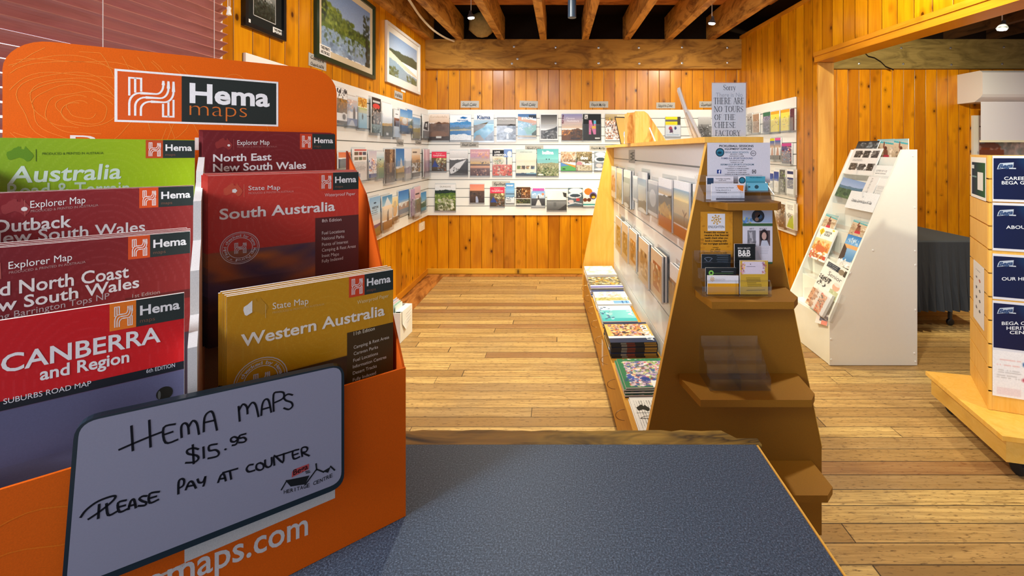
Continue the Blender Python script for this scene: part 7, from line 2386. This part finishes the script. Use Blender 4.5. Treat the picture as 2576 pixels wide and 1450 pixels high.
stand_item(512, 580, 274, 392, lambda c: c.b(0, 0, 1, 1, 'e8e6e2').t(.35, .5, .1, 14, '555', .012, .06), 'small white tag turned on its side in the white stand', .03, rot=-.06, name='paper_tag', cat='tag')
stand_item(572, 652, 325, 420, lambda c: c.b(0, 0, 1, 1, 'e4e2dc').t(.1, .9, .12, 9, '888', .012, .09), 'white price list sheet against the side panel of the stand', .02, name='paper_sheet', cat='paper')


def dcand(m, fr, u0, u1, v0, v1, w):
    W, H = u1 - u0, v1 - v0
    script(m, fr, 'Candelo General Store & Cafe', u0 + W * .14, u0 + W * .88, v0 + H * .40, H * .15, '2c3440', w)
    ring(m, fr, u0 + W * .5, v1 - H * .26, W * .018, W * .006, '6a7484', w)


stand_item(410, 592, 366, 478, lambda c: c.b(0, 0, 1, 1, 'eef0f0'), 'white paper sign with handwriting in the middle of the white stand', .05, name='paper_sign', cat='sign', extra=dcand, res=(30, 20))
stand_item(236, 346, 495, 610, BEACH, 'beach woman brochure behind the visitor guide in the white stand', .016)
stand_item(428, 530, 536, 642, BEACH, 'beach woman brochure behind the blue cove brochure in the white stand', .016)
stand_item(212, 322, 572, 788, lambda c: c.b(0, 0, 1, 1, 'f4f2ea').g(.36, .72, 'e8d8a0', 'd88c34').d(.1, .45, .9, .8, ['d8843c', 'e8b05c', 'b85c2c', 'f0d8a8'], 34, .1).e(.5, .66, .3, .1, 'c86838').g(.84, .94, 'b86c3c', 'a85c34').d(0, .8, .95, 1, ['d83c3c', 'a85c3c', 'e8d0a0'], 14, .08).p([(.22, .04), (.38, .14), (.22, .26), (.06, .14)], 'f0c020').b(.21, .1, .24, .32, '3c3420').b(.78, .03, .9, .07, 'f0d020'),
           'visitor guide booklet with an orange food photo in the white stand', .04, [('VISITOR', .4, .82, .17, '3a3a34', .03), ('GUIDE', .4, .74, .25, '3a3a34', .03)], th=.012)
stand_item(374, 482, 620, 832, lambda c: c.g(0, .3, '3c80c4', '7ab0e0').g(.3, .42, 'e8b070', 'e0a468').g(.42, .8, '8cb4dc', '4c84b8').p([(0, .3), (.3, .44), (.36, .7), (.1, .86), (0, .8)], '4c3c34').d(.1, .1, .9, .26, ['a8c8e8', 'e0ecf4'], 12, .08).g(.8, 1, 'd8dce0', 'e8e4dc').d(.1, .75, 1, 1, ['e8e8e8', 'c0b8a8'], 16, .1), 'blue sea cove brochure in the white stand', .04)


def dsen(m, fr, u0, u1, v0, v1, w):
    W, H = u1 - u0, v1 - v0
    text_uv(m, fr, 'Senior', u0 + W * .30, u0 + W * .86, v1 - H * .44, '222', w, -.005, H * .13)


stand_item(226, 404, 782, 1000, lambda c: c.b(0, 0, 1, 1, 'e6e2dc').b(.1, .06, .62, .22, '2c3440').e(.72, .16, .12, .08, '8a7c68').b(.82, .06, 1, .24, '4c4438').t(.12, .6, .1, 3, 'ccc', .01, .05).b(.02, .5, .56, .85, 'dcd8d2').d(.02, .52, .54, .66, ['2c2c2c'], 22, .045).d(.02, .7, .5, .84, ['2c2c2c'], 16, .04).e(.78, .62, .14, .12, 'd8a890').e(.78, .55, .13, .05, 'd8d4cc').b(.62, .74, 1, 1, 'b8b890').d(.62, .74, 1, 1, ['98a080', 'c8c8a8'], 10, .06), 'folded seniors newspaper in the white stand', .03, name='newspaper', cat='newspaper', extra=dsen, rot=-.10, res=(50, 50))
stand_item(178, 316, 930, 1090, lambda c: c.b(0, 0, 1, 1, 'e8e2dc').b(0, .2, .36, 1, 'c89878').b(.5, .2, .82, 1, 'd8a080').d(0, .2, .4, 1, ['8a5c44', 'f0d8c8', 'a87c60'], 18, .09).d(.5, .2, .84, 1, ['c03c34', 'e8d0b8', '3c2c2c', 'e07c50'], 20, .09).b(.84, 0, 1, 1, 'e4e4e8'), 'bundle of tourist leaflets in a clear pocket low in the white stand', .045, rot=-.12, th=.02)
stand_item(225, 306, 1090, 1165, lambda c: c.b(0, 0, 1, 1, 'e8dcd8').b(.3, .2, 1, .7, '4c5068').b(.5, .6, 1, 1, 'e08c7c').t(.35, .9, .3, 4, 'ccc', .02, .1), 'loose blue and pink flyer on the lowest tier of the white stand', .010, rot=.2)
u0, u1, v0, v1 = fst.rect(O9[0] + 172 / S9, O9[0] + 320 / S9, O9[1] + 905 / S9, O9[1] + 1098 / S9, .05)
fr = fst.moved((u0 + u1) / 2, v0, -.006, -.12, -.012)
m = MB()
hw, hh = (u1 - u0) / 2 + .003, v1 - v0
m.fbox(fr, -hw, hw, -.004, hh, -.012, -.010)
m.fbox(fr, -hw, hw, -.004, hh * .7, .034, .036)
m.fbox(fr, -hw, hw, -.004, -.002, -.010, .034)
for a in (-hw, hw - .002):
    m.fbox(fr, a, a + .002, -.002, hh * .72, -.010, .034)
tag(m.build('brochure_holder', CLEAR), 'tilted clear acrylic pocket low in the white stand', 'brochure holder')

# ---------------------------------------------------------------- cloth covered table in the next room
tb = empty('trestle_table', (3.16, 4.25, 0))
tag(tb, 'long table under a draped black cloth in the next room', 'table')
X0, X1, Y0, Y1, ZT = 2.76, 3.56, 3.66, 4.86, .75
m = MB()
nx, ny = 40, 16
vs, fs, per = [], [], []
for i in range(nx):
    per.append((X0 + (X1 - X0) * i / nx, Y0, 0, -1))
for i in range(ny):
    per.append((X1, Y0 + (Y1 - Y0) * i / ny, 1, 0))
for i in range(nx):
    per.append((X1 - (X1 - X0) * i / nx, Y1, 0, 1))
for i in range(ny):
    per.append((X0, Y1 - (Y1 - Y0) * i / ny, -1, 0))
n = len(per)
lv = [(ZT, 0), (ZT - .012, .010), (.58, .015), (.38, .025), (.17, .035)]
for z, off in lv:
    for i, (x, y, a, b) in enumerate(per):
        k = off * (1 + .9 * math.sin(i * 1.9) * (ZT - z) / ZT)
        vs.append((x + a * k, y + b * k, z))
for j in range(len(lv) - 1):
    for i in range(n):
        fs.append((j * n + i, (j + 1) * n + i, (j + 1) * n + (i + 1) % n, j * n + (i + 1) % n))
fs.append(tuple(range(n)))
m.mesh(vs, fs, (1, 1, 1))
m.build('cloth', BLACKCLOTH, tb, smooth=False)
for x in (X0 + .12, X1 - .2):
    for y in (Y0 + .1, Y1 - .1):
        m = MB()
        m.tube([(x, y, .06), (x, y, ZT - .02)], .016, hx('2a2a2c'), 8)
        m.lathe((x, y - .012, .03), (0, 1, 0), [(.02, 0), (.03, .003), (.03, .02), (.02, .024)], hx('141416'), 12)
        m.build('leg', PLASTIC, tb)
m = MB()
m.lathe((2.86, 4.45, ZT + .0005), (0, 0, 1), [(.03, 0), (.034, .004), (.012, .012), (.012, .03), (.03, .045), (.028, .06), (.004, .066)], (1, 1, 1), 16)
tag(m.build('brass_bell', plain('polished_brass', '#c8a050', .2, .6, .9)), 'little brass desk bell on the black cloth', 'bell')

# ---------------------------------------------------------------- slat tower with navy signs
KB = V3((2.153, 2.193, 0))
KL = V3((2.389, 2.544, 0))
e1 = V3((.94, -.34, 0)).normalized()
KR = KB + e1 * .56
KK = KR + (KL - KB)
ko = empty('slat_tower', (KB + KK) / 2)
tag(ko, 'pale timber slat tower on a wheeled plinth showing navy company signs', 'display tower')
KZ0, KZ1 = .204, 1.478
kf = Fr(KB, e1, (0, 0, 1))
kl = Fr(KL, (KB - KL), (0, 0, 1))
LW, FW = (KB - KL).length, .56
gsl = [1.478 - .118 * k for k in range(1, 11)]


def slats(fr, W, nm):
    m = MB()
    ed = [KZ1] + [q for g in gsl for q in (g + .0035, g - .0035)] + [KZ0]
    for i in range(0, len(ed), 2):
        m.fbox(fr, .0, W, ed[i + 1], ed[i], -.012, 0)
    m.fbox(fr, .012, W - .012, KZ0, KZ1, -.024, -.0122)
    m.build(nm, PLY, ko)


slats(kf, FW, 'slat_front')
slats(kl, LW - .0005, 'slat_side')
m = MB()
ins = [KB + (KK - KB) * .06, KR + (KL - KR) * .06, KK + (KB - KK) * .02, KL + (KR - KL) * .06]
m.prism([p + V3((0, 0, KZ0 + .001)) for p in ins], V3((0, 0, KZ1 - KZ0 - .003)))
m.build('core', PLY, ko)
BA, BB = V3((2.158, 2.577, 0)), V3((2.017, 1.99, 0))
ea = (BA - BB).normalized()
eb = V3((-ea.y * -1, -ea.x, 0)).normalized()
if eb.x < 0:
    eb = -eb
BW = 1.0
pl = [BB, BB + eb * BW, BB + eb * BW + ea * .62, BA]
m = MB()
m.prism([p + V3((0, 0, .180)) for p in pl], V3((0, 0, .022)))
m.build('plinth_top', PLY, ko)
cen = sum(pl, V3((0, 0, 0))) / 4
pi_ = [cen + (p - cen) * .955 for p in pl]
m = MB()
m.prism([p + V3((0, 0, .078)) for p in pi_], V3((0, 0, .1015)))
m.build('plinth_box', timber('plinth_ply', L('#d8a848'), L('#c08c34'), L('#e0b45c'), 1, .5, False), ko)
for p in pi_:
    q = cen + (p - cen) * .84
    m = MB()
    m.lathe(q + V3((-.014, 0, .033)), (1, 0, 0), [(.024, 0), (.033, .003), (.033, .025), (.024, .028)], (1, 1, 1), 14)
    m.box(q.x - .022, q.x + .022, q.y - .022, q.y + .022, .062, .0775)
    m.build('castor', RUBBER, ko)


def navy(c):
    c.b(0, 0, 1, 1, '10264c')
    c.a = hx('051240') * (1 - c.X[..., None] * .3) + hx('06443e') * (np.clip(1 - ((c.X - .75) ** 2 + (c.Y - .0) ** 2) * 4, 0, 1))[..., None] * .9
    c.a = np.clip(c.a, 0, 1)


def bega(m, fr, x, y, k, w):
    a, b = fr.hit(x, y + 12, w), fr.hit(x + 36 * k, y + 9, w)
    for off, col in ((.0022, 'c8d0d8'),):
        P = [(a[0] - off * 2, a[1] - off * 2), (b[0] + off, b[1] - off), (b[0] + off * 2.4, b[1] + .024), (a[0] + off * 3, a[1] + .026), (a[0], a[1] + .014)]
        m.mesh([fr.p(*q, w) for q in P], [tuple(range(5))], hx('b4c0cc'))
    text(m, fr, 'Bega', a, b, (a[0] + .006, a[1] + .02), '24406c', w + .0004, .04)
    ribbon(m, fr, [(b[0] - .012, b[1] - .006), (b[0] + .012, b[1] - .006)], .005, 'c8d0d8', w)


def ksign(y0, y1, lines, lab):
    def dr(m, fr, w):
        bega(m, fr, 2511, y0 + 20, 1, w)
        for s, x0, x1, yb in lines:
            tl(m, fr, s, x0, x1, yb, 8, 'e4e8ec', w, .012)
    u0, v1 = kf.hit(2497, y0, .0025)
    v0 = kf.hit(2497, y1, .0025)[1]
    u1 = u0 + .33
    c = Cv(48, 36, 'fff', 3)
    navy(c)
    m = MB()
    m.fbox(kf, u0, u1, v0, v1, .001, .002, hx('dcdce0'))
    e = .012
    m.grid(kf, u0 + e * .3, u1 - e, v0 + e, v1 - e, .0023, c.nz(.04).a)
    dr(m, kf, .0029)
    tag(m.build('sign_sheet', GLOSSY), lab, 'sign', 'navy signs on the slat tower')


ksign(392, 507, [('CAREERS AT', 2526, 2624, 453), ('BEGA GROUP', 2520, 2624, 464)], 'navy sign about careers, topmost sheet on the front of the slat tower')
ksign(510, 630, [('ABOUT US', 2531, 2618, 576)], 'navy sign headed about us, second sheet on the slat tower front')
ksign(638, 752, [('OUR HISTORY', 2520, 2632, 706)], 'navy sign about company history, third sheet on the slat tower front')
ksign(756, 880, [('BEGA CHEESE', 2520, 2628, 818), ('HERITAGE', 2532, 2618, 830), ('CENTRE', 2540, 2610, 841)], 'navy sign naming the heritage centre, fourth sheet on the slat tower front')
u0, v1 = kf.hit(2497, 880, .0025)
v0 = kf.hit(2497, 995, .0025)[1]
c = Cv(60, 44, 'f0eeec', 5)
c.t(.05, .34, .2, 3, 'e0a8a0', .008, .05).t(.05, .34, .42, 5, 'b8b4b0', .008, .04).b(.38, .18, .95, 1, '8a6c58').d(.38, .18, .95, 1, ['3c78b8', 'c8384c', 'e8d8c8', '5c8c3c', '2c3c6c', 'd08cac', 'a83c50'], 70, .05).b(.05, .8, .34, .95, 'e8d8d8')
m = MB()
m.fbox(kf, u0, u0 + .33, v0, v1, .001, .002, hx('e8e6e4'))
m.grid(kf, u0, u0 + .33, v0, v1, .0023, c.nz(.04).a)
tag(m.build('sign_sheet', GLOSSY), 'white sheet with a colourful photo, lowest on the front of the slat tower', 'sign')
# side sheets
u0, u1, v0, v1 = kl.rect(2443, 2480, 396, 500, .002)
c = Cv(30, 56, 'f0f0ec', 6)
c.b(.06, .12, .96, .92, '1c4c4c')
c.a = np.where(((c.X > .06) & (c.X < .96) & (c.Y > .12) & (c.Y < .92))[..., None], hx('061840') * (1 - c.X[..., None]) + hx('125c28') * c.X[..., None], c.a)
c.b(.08, .2, .24, .28, 'dce4e4').b(.1, .46, .4, .5, '7ca0a0').b(.48, .36, .84, .78, 'e8e8e4')
m = MB()
m.fbox(kl, u0, u1, v0, v1, .001, .002, hx('ecece8'))
m.grid(kl, u0, u1, v0, v1, .0023, c.a)
tag(m.build('sign_sheet', MATTE), 'small green and navy sheet on the narrow side of the slat tower', 'sign')
u0, u1, v0, v1 = kl.rect(2449, 2475, 664, 815, .002)
c = Cv(24, 60, 'ece8e2', 8)
for k in range(4):
    c.e(.3, .25 + .17 * k, .07, .025, '5c5c60').e(.62, .27 + .17 * k, .07, .025, 'a8442c' if k == 0 else '4c4c50')
c.t(.2, .8, .12, 1, '999', .006)
m = MB()
m.fbox(kl, u0, u1, v0, v1, .001, .002, hx('ecece8'))
m.grid(kl, u0, u1, v0, v1, .0023, c.a)
tag(m.build('paper_sheet', PRINT), 'tall white paper with small printed figures on the narrow side of the slat tower', 'paper')

# ---------------------------------------------------------------- roller screen and print on the far wall
sc = empty('projector_screen', (5.6, 5.15, 1.6))
tag(sc, 'white wall mounted roller screen case with its screen pulled partly down in the next room', 'projector screen')
m = MB()
sx0, sy0 = 4.84, 5.00
P = [(sy0 + .02, 2.12), (sy0, 2.15), (sy0, 2.40), (sy0 + .03, 2.425), (5.318, 2.425), (5.318, 2.07), (sy0 + .10, 2.07)]
m.prism([(sx0, y, z) for y, z in P], (1.5, 0, 0), hx('e2e2e4'))
m.build('case', PLASTIC, sc)
m = MB()
m.box(sx0 + .03, sx0 + 1.47, 5.05, 5.053, 1.625, 2.0695, hx('e8e6ee'))
o = m.build('screen', MATTE, sc)
m = MB()
m.box(sx0 + .02, sx0 + 1.48, 5.045, 5.058, 1.60, 1.6245, hx('f0ead0'))
m.build('weight_bar', PLASTIC, sc)
fw_ = Fr((0, YB, 0), (1, 0, 0), (0, 0, 1))
ux, vx = fw_.hit(2443, 291)
pt = empty('framed_photo', (ux + .6, YB - .01, 1.1))
tag(pt, 'white framed farm photo on the wall behind the roller screen', 'picture')
m = MB()
pz0, pz1 = 1.1, vx
for a, b, c_, e in ((ux, ux + 1.2, pz1 - .04, pz1), (ux, ux + 1.2, pz0, pz0 + .04), (ux, ux + .07, pz0 + .04, pz1 - .04), (ux + 1.13, ux + 1.2, pz0 + .04, pz1 - .04)):
    m.fbox(fw_, a, b, c_, e, .001, .03, hx('e4e4dc'))
m.build('frame', MATTE, pt)
c = Cv(90, 60, 'e8ecec', 9)
c.b(0, 0, 1, 1, 'e4e0d8').b(0, 0, 1, .3, 'e8ecee').b(.0, .12, .2, .14, '2c2c2c').b(0, .3, 1, .36, 'c8d4e0').b(.0, .36, .3, .42, '8a94a0').b(0, .42, .3, .5, 'b0603c').d(0, .42, .3, .5, ['d8c0b0'], 20, .02).p([(0, .4), (.18, .38), (.3, .44), (.2, .48), (.05, .46)], '8c6050').p([(.2, .36), (.45, .34), (.6, .5), (.3, .52)], '9aa498').g(.5, 1, 'd0c4b8', 'b8a898').d(.3, .3, 1, .6, ['d8c8b8', 'b0a898', 'e8e4dc', '98a49a'], 60, .06).b(0, .5, .3, .6, 'a8684c')
m = MB()
m.grid(fw_, ux + .07, ux + 1.13, pz0 + .04, pz1 - .04, .012, c.nz(.05).a)
m.build('photo', PRINT, pt)

# ---------------------------------------------------------------- lamps and odds and ends under the ceiling
for px, py, y, top, lab, rail in ((1185, 44, 4.25, 3.0, 'small clear glass ceiling spot lamp above the corner of the two long panels', 1), (1791, 58, 4.25, 3.0, 'small clear glass ceiling spot lamp near the partition wall', 1), (2521, 72, 3.45, 2.78, 'small ceiling spot lamp glowing in the next room', 0)):
    p = V3(((px - PX) / F * y, y, EYE - (py - PY) / F * y))
    top = up(y, 3.122)
    ls = empty('spot_lamp', (p.x, p.y, p.z))
    tag(ls, lab, 'lamp', 'ceiling spot lamps')
    m = MB()
    m.tube([(p.x, p.y, top), (p.x, p.y, p.z + .062)], .004, hx('d8d0c0'), 6)
    m.lathe((p.x, p.y, top - .012), (0, 0, 1), [(.03, 0), (.03, .012)], hx('e8e4dc'), 12)
    m.build('stem', PLASTIC, ls)
    m = MB()
    ax = V3((.12 if px < 1500 else -.12, .1, -1)).normalized()
    m.lathe(p - ax * .064, ax, [(.012, 0), (.014, .018), (.02, .03), (.032, .05), (.038, .066)], hx('3a3c40'), 16)
    m.build('reflector', PLASTIC, ls)
    m = MB()
    m.lathe(p - ax * .012, ax, [(.004, 0), (.026, .008), (.031, .016), (.028, .024), (.003, .030)], (1, 1, 1), 16)
    m.build('bulb', BULB, ls)
p = V3(((1439 - PX) / F * 3.0, 3.0, EYE - (45 - PY) / F * 3.0))
tsp = empty('spotlight', p)
tag(tsp, 'black cylindrical ceiling spotlight hanging between two joists', 'spotlight')
m = MB()
m.lathe(p, (0, 0, 1), [(.024, .0), (.029, .001), (.029, .20), (.02, .215), (.002, .216)], hx('22303e'), 20)
m.build('housing', PLASTIC, tsp)
m = MB()
zt = up(3.0, 3.122)
m.tube([p + V3((.0, 0, .21)), V3((p.x, 3.0, zt))], .006, hx('20262c'), 8)
m.box(p.x - .02, p.x + .13, 2.985, 3.015, p.z + .16, p.z + .185, hx('202a34'))
m.build('bracket', PLASTIC, tsp)
m = MB()
q = [V3(((x - PX) / F * y, y, EYE - (yy - PY) / F * y)) for x, yy, y in ((1010, -30, 3.3), (1036, 10, 3.75), (1058, 42, 4.2), (1088, 74, 4.65), (1118, 94, 5.0), (1142, 104, 5.22))]
q = [V3(t) for t in smooth_pts([tuple(a) for a in q], 5)]
m.tube(q, .011, (1, 1, 1), 8)
tag(m.build('conduit', CABLE), 'cream conduit curving down along the edge joist', 'conduit')
# lump of expanding foam between the joists
m = MB()
rs = random.Random(8)
nu, nv = 14, 9
cx_, cz_ = (1212 - PX) / F * 5.2, 3.0
vs, fs = [], []
for j in range(nv):
    a = math.pi * j / (nv - 1)
    for i in range(nu):
        b = 2 * math.pi * i / nu
        k = 1 + .22 * (rs.random() - .5)
        vs.append((cx_ + .16 * math.sin(a) * math.cos(b) * k, 5.2 + .095 * math.sin(a) * math.sin(b), 3.0 + .152 * math.cos(a) * (1 + .1 * (k - 1))))
for j in range(nv - 1):
    for i in range(nu):
        fs.append((j * nu + i, (j + 1) * nu + i, (j + 1) * nu + (i + 1) % nu, j * nu + (i + 1) % nu))
m.mesh(vs, fs, (1, 1, 1))
tag(m.build('foam_lump', FOAM, smooth=True), 'rough tan lump of expanding foam between the first two joists on the back ledger', 'foam')

# ---------------------------------------------------------------- white box of pamphlets on the floor by the counter
bf = Fr((0, 0, 0), (1, 0, 0), (0, 0, 1))
Yb = F * EYE / (865 - PY)
xa = (1007 - PX) / F * Yb
Yc = F * EYE / (835 - PY)
xb = (1037 - PX) / F * Yc
pA, pB = V3((xa, Yb, 0)), V3((xb, Yc, 0))
ed = (pB - pA)
nd = V3((-ed.y, ed.x, 0)).normalized() * .34
H_ = .235
bx_ = empty('pamphlet_box', pA + ed / 2 + nd / 2)
tag(bx_, 'white box holding pamphlets on the floor beside the wall under the left display panel'.replace('left display', 'display'), 'box')
ring_ = [pA, pB, pB + nd, pA + nd]
m = MB()
for i in range(4):
    a, b = ring_[i], ring_[(i + 1) % 4]
    inn = (cen * 0 + (pA + ed / 2 + nd / 2))
    d = ((inn - (a + b) / 2).normalized()) * .006
    s = (b - a).normalized() * (.0062 if i % 2 else 0)
    m.prism([a + s + V3((0, 0, .002)), b - s + V3((0, 0, .002)), b - s + V3((0, 0, H_)), a + s + V3((0, 0, H_))], d, hx('efece2'))
m.prism([p + (inn - p) * .08 + V3((0, 0, .003)) for p in ring_], V3((0, 0, .005)), hx('e0dccf'))
m.build('carton', MATTE, bx_)
m = MB()
f = Fr(pA, ed, (0, 0, 1))
W = ed.length
v = [(W * .12, H_ + .002, -.05), (W * .95, H_ + .002, -.05), (W * .95, H_ + .003, .003), (W * .95, H_ - .03, .004), (W * .55, H_ * .42, .012), (W * .3, H_ * .36, .016), (W * .12, H_ * .6, .006), (W * .12, H_ + .003, .003)]
P = [f.p(a, b, c_) for a, b, c_ in v]
m.mesh(P, [(0, 1, 2, 7), (7, 2, 3, 6), (6, 3, 4, 5)], hx('f4f4f2'))
m.mesh([q - f.N * .0006 - V3((0, 0, .0006)) for q in P], [(7, 2, 1, 0), (6, 3, 2, 7), (5, 4, 3, 6)], hx('e8e8e6'))
for k in range(4):
    ribbon(m, f, [(W * .35, H_ * (.86 - .1 * k)), (W * (.8 - .05 * k), H_ * (.90 - .1 * k))], .003, 'a8a8ac', .013 + .002 * k)
m.build('paper_note', PRINT, bx_)
for k in range(4):
    m = MB()
    fr = Fr(pA + ed * (.10 + .03 * k) + nd * (.12 + .05 * k) + V3((0, 0, .01)), ed, V3((0, 0, 1)) + nd * .15)
    c = Cv(16, 24, ['d8e8e0', 'b8d8c8', 'e8d0d8', 'c8c0d8'][k], k)
    c.d(0, .5, 1, 1, ['888', 'c8b8d8', '8ac0a8'], 14, .12)
    m.fbox(fr, 0, W * .55, 0, H_ + .035 + .008 * k, 0, .004, hx('dceae4'))
    m.grid(fr, 0, W * .55, 0, H_ + .035 + .008 * k, .0044, c.a)
    tag(m.build('pamphlet', PRINT), f'folded pamphlet sticking out of the white floor box, {["first", "second", "third", "fourth"][k]} from its note', 'pamphlet', 'pamphlets in the floor box')
